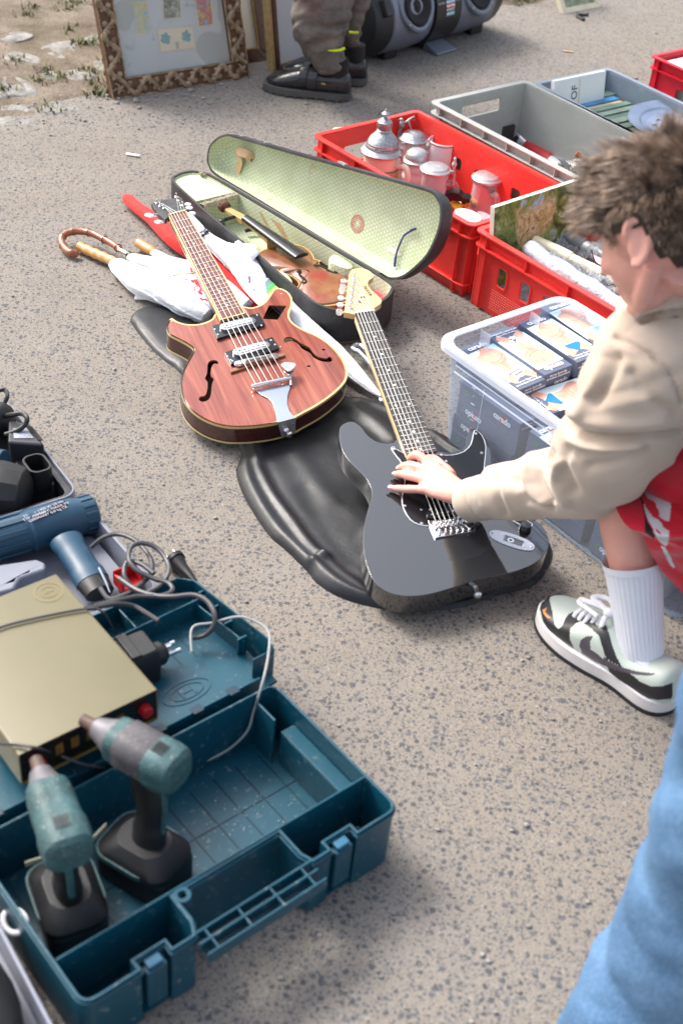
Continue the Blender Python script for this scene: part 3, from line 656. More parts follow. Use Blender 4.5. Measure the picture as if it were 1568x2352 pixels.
# ---- things in the second red crate
film = clear('crumpled_film', (.93, .96, 1, 1), .30, .12, .8)
t_ = NT('crumpled_clear_film'); v = t_.coord(); nb = t_.bump(t_.noise(v, 70, 6, .75, 2.), 1, .02)
tr = t_.n('BsdfTransparent', {'Color': (.93, .96, 1, 1)}); gl = t_.n('BsdfPrincipled', {'Base Color': (.9, .93, 1, 1), 'Roughness': .12, 'Normal': nb}); mx = t_.n('MixShader')
t_.t.links.new(t_.ramp(t_.noise(v, 60, 6, .8, 2.5), [(.38, (.15,)*3), (.62, (.8,)*3)]), mx.inputs[0]); t_.t.links.new(tr.outputs[0], mx.inputs[1]); t_.t.links.new(gl.outputs[0], mx.inputs[2]); t_.t.links.new(mx.outputs[0], t_.out.inputs[0]); film = t_.m
cream = mat('cream_enamel', rgb(226, 218, 186), .35, vary=.06); grh = mat('grey_handle', rgb(120, 124, 130), .4, vary=.1); alu = mat('satin_tube', rgb(205, 205, 200), .35, metal=.3, vary=.05)
def tube3(name, k, pts, rr, m_, label=None, cat=None, parent=None, n=16, flatz=1, sm=4):
    P = [tuple(WZ(k, x, y, z)) for x, y, z in pts]; C_ = cr(P, sm, False); L = len(C_)
    if isinstance(rr, (list, tuple)): rr = [float(np.interp(i/(L-1), np.linspace(0, 1, len(rr)), rr)) for i in range(L)]
    b = MB(); b.tube(C_, rr, n, flatz=flatz); o = b.build(name, m_, parent)
    return tag(o, label, cat) if label else o
def tthing(name, k, x, y, z, label, cat, group=None): return thing(name, WZ(k, x, y, z), label, cat, group)
b = MB(MBB); b.bx(.03, .03, .0095, .60, .35, .06); tag(b.build('bubble_wrap', mat('grey_wrap', rgb(150, 154, 160), .4, vary=.5, vs=40, bs=60, bst=1, bd=.01)), 'grey wrapping filling the bottom of the red crate', 'wrapping')
t = tthing('perfume_tube', 'c1', 0, 1480, .13, 'long cream tube with a small dark star lying across the red crate', 'tube')
tube3('shaft', 'c1', [(-140, 1400, .15), (120, 1515, .15), (280, 1590, .15)], [.016, .0165, .015], cream, parent=t)
tube3('sleeve', 'c1', [(270, 1585, .15), (560, 1730, .155), (1000, 1945, .16)], [.0125, .0135, .014], cream, parent=t)
P = WZ('c1', 655, 1775, .171); e = (WZ('c1', 1000, 1945, .16)-WZ('c1', 270, 1585, .15)); Ms = Fy(P, e, (0, -.3, 1)); b = MB(Ms); st = [((.010 if k % 2 == 0 else .003)*math.cos(k*PI/4), (.010 if k % 2 == 0 else .003)*math.sin(k*PI/4)) for k in range(8)]; b.prism(st, -.0015, .0004); b.build('star_mark', blk, t)
t = tthing('crutch', 'c1', 300, 1400, .12, 'grey handled crutch lying beneath the painting', 'crutch')
tube3('handle', 'c1', [(115, 1370, .10), (200, 1330, .12), (330, 1400, .12), (440, 1455, .12)], [.010, .020, .020, .020], grh, parent=t)
tube3('hand_guard', 'c1', [(130, 1400, .09), (200, 1440, .09), (290, 1470, .09)], [.008, .012, .007], grh, parent=t, flatz=.5)
tube3('tube', 'c1', [(420, 1450, .12), (600, 1530, .12), (760, 1600, .12), (980, 1700, .12)], .0165, alu, parent=t)
t = tthing('walking_stick', 'c1', 800, 1980, .15, 'black ribbed stick end poking from under the cream tube', 'stick')
tube3('shaft', 'c1', [(640, 1945, .12), (760, 1975, .135), (1000, 2060, .14)], [.013, .0145, .0155], blk, parent=t); tube3('ring', 'c1', [(862, 2000, .139), (880, 2006, .139)], .017, blk, parent=t)
t = tthing('spectacles', 'c1', 600, 1640, .14, 'pair of dark wire spectacles with pink lenses beside the cream tube', 'spectacles')
tube3('temple', 'c1', [(520, 1500, .17), (545, 1600, .15), (590, 1660, .14), (700, 1690, .14), (800, 1720, .14)], .0018, blk, parent=t, n=6)
P = [tuple(WZ('c1', x, y, .135)) for x, y in ((510, 1540), (640, 1590), (780, 1670), (760, 1720), (640, 1680), (560, 1630))]; b = MB(); b.add(P, [tuple(range(6))]); b.build('lens', mat('pink_lens', rgb(232, 190, 205), .2, vary=.2, vs=90), t)
tube3('dark_rod', 'c1', [(480, 1620, .11), (600, 1680, .12), (800, 1750, .12)], .009, blk, 'dark rod lying under the spectacles', 'rod')
# long clear-wrapped roll along the near wall
pts = [(-190, 1480, .165), (-40, 1590, .17), (200, 1750, .175), (450, 1900, .175), (700, 2060, .17), (960, 2230, .165)]
P = cr([tuple(WZ('c1', *q)) for q in pts], 6, False)
b = MB(); b.tube(P, [.021+.002*math.sin(i*.7) for i in range(len(P))], 22, mod=lambda a, s: 1+.05*math.sin(a*5+s*9)); tag(b.build('plastic_roll', mat('white_film_roll', rgb(196, 202, 214), .22, vary=.25, vs=40, bs=90, bst=.8, bd=.006)), 'long white roll in clear plastic along the near wall of the red crate', 'plastic roll')
def sheet(name, quad, n, amp, m_, label, cat, seed, k='c1'):
    c = [WZ(k, *q) for q in quad]; b = MB(); vs = []
    for i in range(n+1):
        for j in range(n+1):
            u, v = i/n, j/n; p = (c[0]*(1-u)+c[1]*u)*(1-v)+(c[3]*(1-u)+c[2]*u)*v; p.z += amp*2.4*float(fbm(u*5+seed, v*5+seed, 4)); vs.append(p)
    b.add(vs, [(i*(n+1)+j, (i+1)*(n+1)+j, (i+1)*(n+1)+j+1, i*(n+1)+j+1) for i in range(n) for j in range(n)])
    return tag(b.build(name, m_, ang=180), label, cat)
sheet('plastic_bag', [(60, 1390, .12), (620, 1430, .12), (560, 1640, .12), (130, 1520, .12)], 26, .035, film, 'crumpled clear plastic bag below the crutch handle', 'plastic bag', 1)
sheet('plastic_bag', [(-60, 1560, .17), (500, 1700, .18), (760, 1960, .18), (120, 1760, .17)], 34, .035, film, 'crumpled clear plastic sheet lying over the white roll', 'plastic bag', 5)
sheet('plastic_bag', [(480, 1880, .15), (1000, 2050, .15), (1120, 2250, .16), (640, 2060, .16)], 30, .035, film, 'crumpled clear plastic bag at the far end of the red crate', 'plastic bag', 9)
# ================================================================ CLEAR TUB OF BOXES
tubm = clear('tub_plastic', (.80, .89, 1, 1), .14, .14, .3); tubr = clear('tub_rim', (.9, .93, .98, 1), .36, .25, .5)
HT = .25
a = W(1016, 777, HT); ex = W(1306, 980, HT)-a; ex.z = 0; MT = Fr((a.x, a.y, 0), ex); LT = .70; WT = .345
def rr_at(z, d=0):
    k = .018*(1-z/HT); return rrect(k+d, k+d, LT-k-d, WT-k-d, .04, 6)
t = thing('storage_tub', MT.col[3].xyz, 'clear plastic storage tub full of small grey underwear boxes', 'storage tub')
b = MB(MT); zs = [0, .004, .06, .12, .18, HT-.02, HT-.02, HT-.002]; ds = [.006, 0, 0, 0, 0, 0, -.004, -.004]
rings = [[(x, y, z) for x, y in rr_at(z, d)] for z, d in zip(zs, ds)]; b.loft(rings, False); b.add([(x, y, .001) for x, y in rr_at(0, .006)], [tuple(range(len(rings[0])))]); b.build('tub_wall', tubm, t, ang=50)
b = MB(MT); b.prism(rr_at(HT, -.012), HT-.004, HT, [rr_at(HT, .004)]); b.prism(rr_at(HT, -.013), HT-.016, HT-.004, [rr_at(HT, -.011)]); b.build('tub_rim', tubr, t, bevel=.0015)
for yy in (.30, .70):
    b = MB(MT); y = WT*yy; pts = [(.004, y+dy, HT-.004-dz) for dy, dz in ((-.055, 0), (-.055, .04), (-.04, .055), (.04, .055), (.055, .04), (.055, 0))]
    if yy < .5: pts = [(.004, WT*.5+dy*1.3, HT-.004-dz) for dy, dz in ((-.055, 0), (-.052, .05), (0, .062), (.052, .05), (.055, 0))]; b.add(pts+[(p[0]+.03, p[1], p[2]+.0) for p in pts], [(i, i+1, i+6, i+5) for i in range(4)]); b.build('moulded_grip', tubr, t)
sl_ = MB(MT); x0 = .12
whl = mat('white_ink', rgb(235, 240, 248), .5)
b = MB(MT)
for k in range(9): z = .03+k*.02; b.box((.105, .0235-.0282*(z/HT), z), (.0015 if k % 2 else .010, .0006, .0012))
b.box((.125, .011, .11), (.001, .0006, .17)); b.build('scale_marks', whl, t)
b = MB(MT); b.tube([(.05, -.0035, HT-.05), (LT-.05, -.0035, HT-.05)], .002, 6); b.tube([(.05, -.002, HT-.035), (LT-.05, -.002, HT-.035)], .0014, 6); b.build('moulded_line', tubr, t)

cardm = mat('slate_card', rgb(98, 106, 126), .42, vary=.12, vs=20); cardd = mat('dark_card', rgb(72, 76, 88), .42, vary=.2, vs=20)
lbl = NT('pale_blue_print'); vv = lbl.coord(); lbl.bsdf(lbl.ramp(lbl.noise(vv, 14, 2), [(.35, rgb(160, 214, 238)), (.6, rgb(232, 244, 246)), (.8, rgb(206, 236, 216))]), .35); lbm = lbl.m
skinp = mat('printed_skin', rgb(232, 172, 150), .4, vary=.22, vs=60); skins = mat('printed_skin_shade', rgb(214, 148, 126), .4, vary=.2, vs=60)
wink = mat('white_lettering', rgb(248, 248, 250), .5, vary=0); rink = mat('red_lettering', rgb(208, 30, 48), .5, vary=0)
BR = dict(blue=[mat('blue_briefs', rgb(28, 122, 168), .5)], pale=[mat('pale_briefs', rgb(164, 208, 230), .5)], white=[mat('white_briefs', rgb(240, 240, 244), .5)])
bink = mat('black_ink', rgb(22, 24, 30), .5, vary=0)
UL, UW, UH = .178, .078, .038
def pp(P, s=1): return [(x*UL, (y if s > 0 else 1-y)*UW) for x, y in P]
def ubox(M, label, style='blue', flip=False, top=True, side=True, end=True, H=UH):
    t = thing('underwear_box', M.col[3].xyz, label, 'cardboard box', 'underwear boxes in the clear tub')
    b = MB(M); b.bx(0, 0, 0, UL, UW, H); b.build('carton', cardm, t, bevel=.0009)
    Mt = M @ Tr(0, 0, H) if not flip else M @ Tr(UL, UW, H) @ Rz(180)
    if top:
        b = MB(Mt); b.flat(pp([(.15, .0), (.83, .0), (.80, 1), (.12, 1)]), .0003); b.build('top_print', lbm, t)
        b = MB(Mt); b.flat(cr2(pp([(.17, .62), (.20, .80), (.30, .90), (.40, .86), (.50, .70), (.62, .66), (.70, .74), (.70, .28), (.60, .30), (.48, .24), (.36, .08), (.26, .08), (.22, .30), (.16, .40)]), 3), .0006)
        b.flat(pp([(.70, .78), (.84, .96), (.92, .80), (.80, .58)]), .0006); b.flat(pp([(.70, .28), (.80, .04), (.90, .10), (.82, .40)]), .0006)
        b.flat(circ(.165*UL, .52*UW, .035*UL, .12*UW, 12), .0007); b.build('printed_torso', skinp, t)
        b = MB(Mt); b.tube([(x*UL, y*UW, .0007) for x, y in ((.33, .84), (.41, .66), (.44, .42), (.41, .18))], [.0006, .0012, .0012, .0006], 6, flatz=.2); b.tube([(x*UL, y*UW, .0007) for x, y in ((.40, .82), (.47, .64), (.49, .44), (.46, .26))], [.0006, .0011, .001, .0005], 6, flatz=.2)
        b.tube([(x*UL, y*UW, .0007) for x, y in ((.48, .5), (.56, .49), (.66, .5))], .0007, 6, flatz=.2); b.tube([(x*UL, y*UW, .0007) for x, y in ((.22, .5), (.28, .5))], .0008, 6, flatz=.2); b.build('printed_arms', skins, t)
        bp = pp([(.655, .76), (.70, .78), (.78, .60), (.83, .50), (.78, .40), (.70, .26), (.655, .28)])
        b = MB(Mt); b.flat(bp, .0010); b.build('printed_briefs', BR.get(style, BR['white'])[0], t)
        if style == 'stripe': b = MB(Mt); b.flat(pp([(.675, .77), (.685, .78), (.72, .27), (.705, .26)]), .0013); b.flat(pp([(.73, .70), (.75, .66), (.77, .38), (.755, .36)]), .0013); b.build('printed_stripe', bink, t)
        if style == 'dots':
            b = MB(Mt)
            for q in range(16): b.flat(circ(random.uniform(.67, .77)*UL, random.uniform(.40, .62)*UW, .0018, .0018, 6), .0013+q*.00001)
            b.build('printed_dots', bink, t)
        if style == 'blue' or style == 'pale': b = MB(Mt); b.flat(pp([(.640, .77), (.66, .78), (.66, .27), (.640, .28)]), .0013); b.build('printed_waistband', BR['white'][0], t)
        b = MB(Mt)
        for q in range(7): b.flat(pp([(.035+q*.002, .30+.05*q), (.118, .32+.05*q), (.118, .335+.05*q)]), .0005+q*.00002)
        b.build('red_splash', rink, t)
        text('carado', Mt @ Tr(.078*UL, .5*UW, .0012) @ Rz(90), .019, wink, t, bold=.0006)
        text('Herren Sport-Slip\nmit breitem Gummibund', Mt @ Tr(.912*UL, .5*UW, .0008) @ Rz(90), .0074, wink, t, bold=.0001)
    if end:
        for Me in (M @ Tr(UL+.0004, UW/2, H/2) @ Rz(90) @ R90,):
            text('Herren Sport-Slip\nmit breitem Gummibund', Me @ Tr(0, .008, 0), .0068, wink, t, bold=.0001); text('carado', Me @ Tr(.012, -.009, 0), .0135, wink, t, bold=.0003)
    if side:
        Ms = M @ Tr(UL*.5, -.0004, H/2) @ R90
        s_ = random.random() < .4
        text('carado', Ms @ Tr(UL*.22*(1 if not s_ else -1), 0, 0) @ Rz(180 if s_ else 0), .018, wink, t, bold=.0006)
        b = MB(Ms @ Tr(UL*.22*(1 if not s_ else -1), 0, 0)); b.flat([(-.004, -.010), (.006, -.010), (.010, .010), (-.001, .010)], -.00015); b.build('red_splash', rink, t)
        b = MB(Ms @ Tr(-UL*.38, .002, 0)); b.prism(circ(0, 0, .006, n=14), 0, .0002, [circ(0, 0, .0035, n=14)]); b.build('green_dot_mark', mat('green_mark', rgb(84, 150, 84), .5), t)
    return t
# nearest-to-photo placement: local tub coordinates of the traced top corners
def tl(x, y, z): return local(MT, WZ('d2', x, y, z))
def hdg(a, b): return math.degrees(math.atan2(b.y-a.y, b.x-a.x))
tops = [((10, 400), (520, 740), 'stripe', False, 'underwear box with black and white striped briefs, left in the tub', .208),
        ((270, 262), (750, 590), 'dots', True, 'underwear box with spotted briefs and its print upside down', .216),
        ((578, 150), (1060, 470), 'blue', False, 'underwear box with bright blue briefs, third in the top row', .222),
        ((795, 0), (1285, 335), 'pale', False, 'underwear box with pale blue briefs, furthest back in the tub', .222)]
for (q0, q1, st_, fl, lab, z) in tops:
    a, c = tl(*q0, z), tl(*q1, z); ang = hdg(a, c); a = a+Vector((0, .0, 0))
    ubox(MT @ Tr(a.x, a.y, z-UH) @ Rz(ang), lab, st_, fl, side=(st_ == 'stripe'))
a = tl(605, 845, .185); c = tl(985, 725, .185); ubox(MT @ Tr(a.x, a.y, .185-UH) @ Rz(hdg(a, c)) @ Tr(UL, 0, 0) @ Tr(-UL, -UW, 0), 'underwear box lying crosswise with blue briefs at its left end', 'blue', True)
a = tl(1130, 640, .20); ubox(MT @ Tr(a.x+.02, a.y+.0, .150) @ Rz(-50) @ Rx(14), 'tilted underwear box half hidden behind the sleeve', 'white', True)
a = tl(1060, 730, .18); ubox(MT @ Tr(a.x-.01, a.y-.05, .130) @ Rz(-8), 'underwear box under the tilted one near the sleeve', 'pale', False, side=False)
n_ = 0; COLN = ['left', 'second', 'third', 'right-hand']; LAYN = ['bottom', 'second', 'third', 'upper']
for ix in range(3):
    for k in range(4):
        x = .04+ix*.205+random.uniform(-.004, .004); z = .006+k*.0395
        if x+UL > LT-.03: continue
        ubox(MT @ Tr(x, .028-.0*k, z), 'underwear box in the %s layer of the %s front stack, seen through the tub wall' % (LAYN[k], COLN[ix]), 'blue', False, top=(ix > 0 and k == 3), side=True, end=(k == 3))
for iy in range(1, 4):
    for ix in range(3):
        for k in ((3,) if ix == 0 else (2, 3)):
            x = .035+ix*.205; z = .006+k*.0395; ubox(MT @ Tr(x, .028+iy*.082-(.01 if iy == 3 else 0), z), 'underwear box in the %s layer, row %s from the front, %s side' % (LAYN[k], ['', 'two', 'three', 'four'][iy], ['at the left', 'in the middle', 'at the right'][ix]), 'blue' if ix else 'white', False, top=(k == 3 and ix > 0), side=False, end=(k == 3))
for iy in range(1, 4):
    for ix in range(3):
        b = MB(MT); b.bx(.035+ix*.205, .028+iy*.082-(.01 if iy == 3 else 0), .006, .035+ix*.205+UL, .028+iy*.082-(.01 if iy == 3 else 0)+UW, .006+(3 if ix == 0 else 2)*.0395-.001); o = b.build('underwear_box', cardd); tag(o, 'stack of grey cartons deep in the clear tub, row %s from the front, %s column' % (['', 'two', 'three', 'four'][iy], ['left', 'middle', 'right'][ix]), 'cardboard box', 'hidden cartons in the tub')
# ================================================================ VIOLIN CASE
def print_paper():
    t = NT('trellis_paper'); v = t.coord(True); sx = t.n('SeparateXYZ', {'Vector': v}); ln = None; s = 1/.0094
    for a in (8, 68, 128):
        p = t.math('ADD', t.math('MULTIPLY', sx.outputs[0], math.cos(math.radians(a))*s), t.math('MULTIPLY', sx.outputs[1], math.sin(math.radians(a))*s))
        q = t.math('ABSOLUTE', t.math('SUBTRACT', t.math('FRACT', t.math('ADD', p, 100.25)), .5)); l = t.ramp(q, [(.36, (0, 0, 0)), (.43, (1, 1, 1))]); ln = l if ln is None else t.mix(1, ln, l, 'LIGHTEN')
    oc = t.coord(); base = t.ramp(t.noise(oc, 14, 5, .6), [(.3, rgb(206, 202, 168)), (.6, rgb(226, 223, 194)), (.8, rgb(210, 198, 168))])
    c = t.mix(t.math('MULTIPLY', ln, .62), base, rgb(128, 172, 142)); 
    c = t.mix(t.ramp(t.noise(oc, 8, 6, .75), [(.62, (0, 0, 0)), (.70, (.75,)*3)]), c, rgb(178, 158, 120))
    t.bsdf(c, .8, 0, t.bump(t.noise(oc, 60, 4), .25, .002), spec=.2); return t.m
paper = print_paper()
def casem():
    t = NT('worn_black_case'); v = t.coord(); c = t.ramp(t.noise(v, 12, 6, .7), [(.3, rgb(34, 34, 36)), (.6, rgb(60, 60, 62)), (.8, rgb(88, 86, 84))])
    c = t.mix(t.ramp(t.noise(v, 140, 3, .8), [(.66, (0, 0, 0)), (.72, (.7,)*3)]), c, rgb(150, 142, 130)); t.bsdf(c, .5, 0, t.bump(t.noise(v, 200, 4), .3, .001)); return t.m
cblk = casem(); velvet = mat('red_velvet', rgb(196, 20, 36), .95, vary=.3, vs=50, sheen=1, bs=300, bst=.6, bd=.002); fray = mat('frayed_braid', rgb(176, 164, 140), .9, vary=.6, vs=260, bs=300, bst=1, bd=.004)
HV = .092
A_ = WZ('z4', 260, 310, HV); B_ = WZ('z4', 1060, 785, HV); dv = (B_-A_).normalized(); MV = Fr((A_.x, A_.y, 0), dv)
o2 = [(-.07, -.113), (.05, -.138), (.2, -.162), (.4, -.190), (.58, -.218), (.65, -.222), (.70, -.195), (.722, -.14), (.722, -.08), (.70, -.03), (.66, -.002), (.5, 0), (.3, 0), (.1, 0), (-.03, 0), (-.072, -.008), (-.098, -.035), (-.098, -.078)]
vo = ccw(cr2(o2, 4)); vi = inset(vo, .007)
t = thing('violin_case', (MV @ Tr(.3, -.1, 0)).col[3].xyz, 'open worn black violin case lined with green trellis paper, lid leaning on the red crate', 'violin case')
b = MB(MV); b.prism(vo, .002, HV, [vi]); b.build('case_side', cblk, t, bevel=.0015, uvM=MV)
b = MB(MV); b.prism(inset(vo, .0002), .001, .004, [inset(vo, .01)]); b.prism(inset(vo, -.0015), .004, .008, [vo]); b.build('base_rim', mat('tan_edge', rgb(120, 98, 74), .7), t)
b = MB(MV); b.prism(inset(vo, .0072), .003, .010); b.build('floor_lining', paper, t, uvM=MV)
b = MB(MV); b.prism(inset(vo, .0073), .0102, HV-.004, [inset(vo, .0085)]); b.build('side_lining', paper, t, uvM=MV)
# accessory compartment at the narrow end
vi2 = [p for p in inset(vo, .009)]
cp = [p for p in vi2 if p[0] < .085]; cp = sorted(cp, key=lambda p: math.atan2(p[1]+.06, p[0]-.02)); 
b = MB(MV); b.prism(cp, HV-.014, HV-.008); b.build('compartment_lid', paper, t, uvM=MV)
ymin = min(p[1] for p in cp if p[0] > .05); ymax = max(p[1] for p in cp if p[0] > .05)
b = MB(MV); b.bx(.083, ymin+.004, .011, .087, ymax-.001, HV-.0145); b.build('compartment_wall', paper, t, uvM=MV)
b = MB(MV)
for k in range(34):
    y = ymin+.004+(ymax-ymin-.006)*k/33; b.tube([(.070+random.uniform(-.004, .003), y, HV-.0065), (.084, y+random.uniform(-.003, .003), HV-.005), (.093+random.uniform(-.002, .003), y+.002, HV-.012)], [.0016, .0022, .001], 5)
b.build('frayed_braid', fray, t, kind='stuff')
b = MB(MV)
for k in range(14): b.ell((-.062+random.uniform(-.012, .012), -.015+random.uniform(-.01, .006), HV-.004+random.uniform(0, .006)), random.uniform(.002, .005), None, 6, 4)
b.build('loose_fringe', fray, t, kind='stuff')
# velvet bed and paper covered pads round the violin body
vq = [p for p in inset(vo, .0095) if p[0] > .36]; vq = sorted(vq, key=lambda p: math.atan2(p[1]+.11, p[0]-.52)); b = MB(MV); b.prism(vq, .0102, .014); b.build('velvet_bed', velvet, t)
vel = [p for p in inset(vo, .0086) if p[0] > .30]; 
b = MB(MV); b.tube([(x, y, .035) for x, y in inset(vo, .018) if x > .60], [(.010, .026)]*len([1 for x, y in inset(vo, .018) if x > .60]), 10, up=(0, 0, 1)); b.build('velvet_side', velvet, t)
def pad(pts, zt, m_):
    q = ccw(cr2(pts, 4)); b = MB(MV); cx = sum(p[0] for p in q)/len(q); cy = sum(p[1] for p in q)/len(q)
    b.loft([[(cx+(x-cx)*k, cy+(y-cy)*k, z) for x, y in q] for k, z in ((1, .012), (1.02, zt-.006), (.95, zt), (.6, zt+.003))]); b.build('corner_pad', m_, t, uvM=MV)
def vloc(k, x, y, z): q = local(MV, WZ(k, x, y, z)); return (q.x, q.y)
pad([vloc('z4', *q, .085) for q in ((810, 700), (850, 690), (930, 745), (905, 762), (850, 745), (815, 725))], .085, paper)
pad([vloc('z4', *q, .075) for q in ((520, 780), (560, 772), (600, 795), (622, 830), (600, 842), (550, 815))], .075, paper)
# tan strap patches and bow clip
tan = mat('bare_card', rgb(196, 164, 124), .8, vary=.2, vs=30)
for quad in (((565, 510), (620, 540), (630, 580), (570, 570)), ((495, 478), (515, 485), (512, 530), (495, 515))):
    P = [MV @ Vector((vloc('z4', x, y, .06)[0], -.0092, .045+.03*(0 if i > 1 else 1))) for i, (x, y) in enumerate(quad)]; b = MB(); b.add(P, [(0, 1, 2, 3)]); b.build('torn_patch', tan, t)
clipm = mat('rosewood', rgb(120, 82, 56), .4)
P0 = WZ('d4', 390, 650, .03); b = MB(); b.tube([tuple(WZ('d4', 340, 650, .035)), tuple(WZ('d4', 420, 640, .035)), tuple(WZ('d4', 490, 605, .035))], .004, 8); b.tube(cr([tuple(WZ('d4', *q)) for q in ((330, 590, .06), (370, 580, .065), (410, 630, .05), (385, 680, .03))], 4, False), .0025, 6, flatz=2); b.build('bow_clip', clipm, t)
b = MB(); b.tube([tuple(WZ('d4', 820, 890, .025)), tuple(WZ('d4', 900, 865, .028)), tuple(WZ('d4', 985, 850, .03))], [.005, .006, .004], 10); o = b.build('tuning_peg', blk); tag(o, 'loose black violin peg lying in the case under the neck', 'peg')
b = MB(MV @ Tr(vloc('d4', 450, 760, .02)[0], vloc('d4', 450, 760, .02)[1], .011)); b.ell((0, 0, .006), (.035, .022, .006), None, 20, 6); b.build('chin_rest', blk, t)
# hinge strip
b = MB(MV); b.tube([(.0, .004, HV-.002), (.62, .004, HV-.002)], .0035, 8); b.build('hinge_strip', cblk, t)
# ---- lid
th_ = math.radians(75); wl_ = MV.col[1].xyz*math.cos(th_)+Vector((0, 0, 1))*math.sin(th_); MLd = Fy(MV @ Vector((0, .006, HV+.002)), wl_, dv.cross(wl_))
lo = onp(MLd, T('z4', [(230, 285), (195, 240), (184, 200), (196, 135), (235, 92), (285, 73), (340, 84), (590, 155), (840, 224), (1080, 290), (1275, 344), (1335, 366), (1368, 405), (1383, 455), (1372, 555), (1320, 680), (1250, 758), (1180, 808), (1120, 816), (1070, 792), (900, 692), (600, 510), (400, 388)]))
lo = ccw(cr2(lo, 4)); DL = -.055
def sh(P, k, cx=None):
    c0 = sum(p[0] for p in P)/len(P); c1 = sum(p[1] for p in P)/len(P); return [(c0+(x-c0)*(1-(1-k)*.25), c1+(y-c1)*k) for x, y in P]
b = MB(MLd); rings = [[(x, y, 0) for x, y in inset(lo, .006)], [(x, y, 0) for x, y in lo], [(x, y, DL*.55) for x, y in lo], [(x, y, DL*.85) for x, y in sh(lo, .95)], [(x, y, DL*1.02) for x, y in sh(lo, .82)], [(x, y, DL*1.1) for x, y in sh(lo, .4)]]
b.loft(rings[::-1], False); b.add([(x, y, DL*1.1) for x, y in sh(lo, .4)], [tuple(range(len(lo)))]); b.build('lid_shell', cblk, t, ang=50)
b = MB(MLd); rings = [[(x, y, -.001) for x, y in inset(lo, .0058)], [(x, y, DL*.55) for x, y in inset(lo, .0065)], [(x, y, DL*.80) for x, y in sh(inset(lo, .007), .96)], [(x, y, DL*.93) for x, y in sh(inset(lo, .007), .86)]]
b.loft(rings, False); b.flat(sh(inset(lo, .007), .86), DL*.93); b.build('lid_lining', paper, t, uvM=MLd, ang=60)
ZL = DL*.93+.0008
Mi = MLd @ Tr(0, 0, ZL)
c_ = onp(Mi, T('z4', [(952, 531)]))[0]; sred = mat('stamp_red', rgb(206, 88, 76), .7, vary=.3, vs=120)
b = MB(Mi @ Tr(c_[0], c_[1], 0))
b.prism(circ(0, 0, .0225, n=32), 0, .0004, [circ(0, 0, .0212, n=32)]); b.prism(circ(0, 0, .0145, n=28), 0, .0004, [circ(0, 0, .0132, n=28)]); b.prism(circ(0, 0, .0088, n=20), 0, .0004, [circ(0, 0, .008, n=20)])
for k in range(26): a = k*2*PI/26; b.box((.0178*math.cos(a), .0178*math.sin(a), .0002), (.0016, .0042, .0004), Tr(0, 0, 0)) if False else b.prism([(.0160*math.cos(a-.05), .0160*math.sin(a-.05)), (.0196*math.cos(a-.04), .0196*math.sin(a-.04)), (.0196*math.cos(a+.05), .0196*math.sin(a+.05)), (.0160*math.cos(a+.02), .0160*math.sin(a+.02))], 0, .0004)
b.build('round_stamp', sred, t)
P = onp(Mi, T('z4', [(375, 160), (418, 178), (416, 205), (378, 268), (342, 262)]))
strap = mat('leather_strap', rgb(206, 172, 134), .6, vary=.1)
b = MB(Mi); q = [(P[4][0], P[4][1], .003), (P[3][0]*.5+P[0][0]*.5-.005, P[3][1]*.5+P[0][1]*.5, .012), (P[0][0]-.004, P[0][1]-.004, .022), (P[1][0], P[1][1], .018), (P[2][0], P[2][1], .004)]
b.tube(cr(q, 5, False), (.014, .0015), 8, up=(0, 0, 1)) if False else b.tube(cr(q, 5, False), [(.0115, .0016)]*21, 8, up=(0, 0, 1)); b.build('bow_strap', strap, t)
b = MB(Mi @ Tr(P[2][0], P[2][1], .004)); b.ell((0, 0, 0), (.004, .004, .003), None, 8, 5); b.build('strap_stud', iron, t)
P = onp(Mi, T('z4', [(1245, 562), (1200, 590), (1175, 640), (1158, 690), (1150, 750)])); b = MB(Mi); b.tube(cr([(x, y, .006) for x, y in P], 4, False), [.0028]*8+[.003]*5+[.0042]*4, 8, flatz=.6); b.tube([(P[0][0]-.006, P[0][1]-.004, .008), (P[0][0]+.008, P[0][1]+.006, .008)], .003, 6); b.build('blue_ribbon', mat('navy_ribbon', rgb(44, 58, 110), .6, vary=.3, vs=90), t)
P = onp(Mi, T('z4', [(1095, 645), (1140, 655), (1180, 690), (1170, 700), (1110, 672)])); b = MB(Mi); b.flat(ccw(P), .0006); b.build('torn_patch', mat('bare_white', rgb(236, 222, 206), .8), t)
P = onp(MLd, T('z4', [(862, 226)]))[0]; b = MB(MLd @ Tr(P[0], P[1]+.002, -.01)); b.bx(-.012, -.002, -.006, .012, .002, .006); b.build('lid_catch', pew, t)
for px_ in ((455, 118), (330, 84)):
    P = onp(MLd, T('z4', [px_]))[0]; b = MB(MLd @ Tr(P[0], P[1], -.02)); b.bx(-.003, 0, -.004, .003, .003, .004); b.build('stud', pew, t)

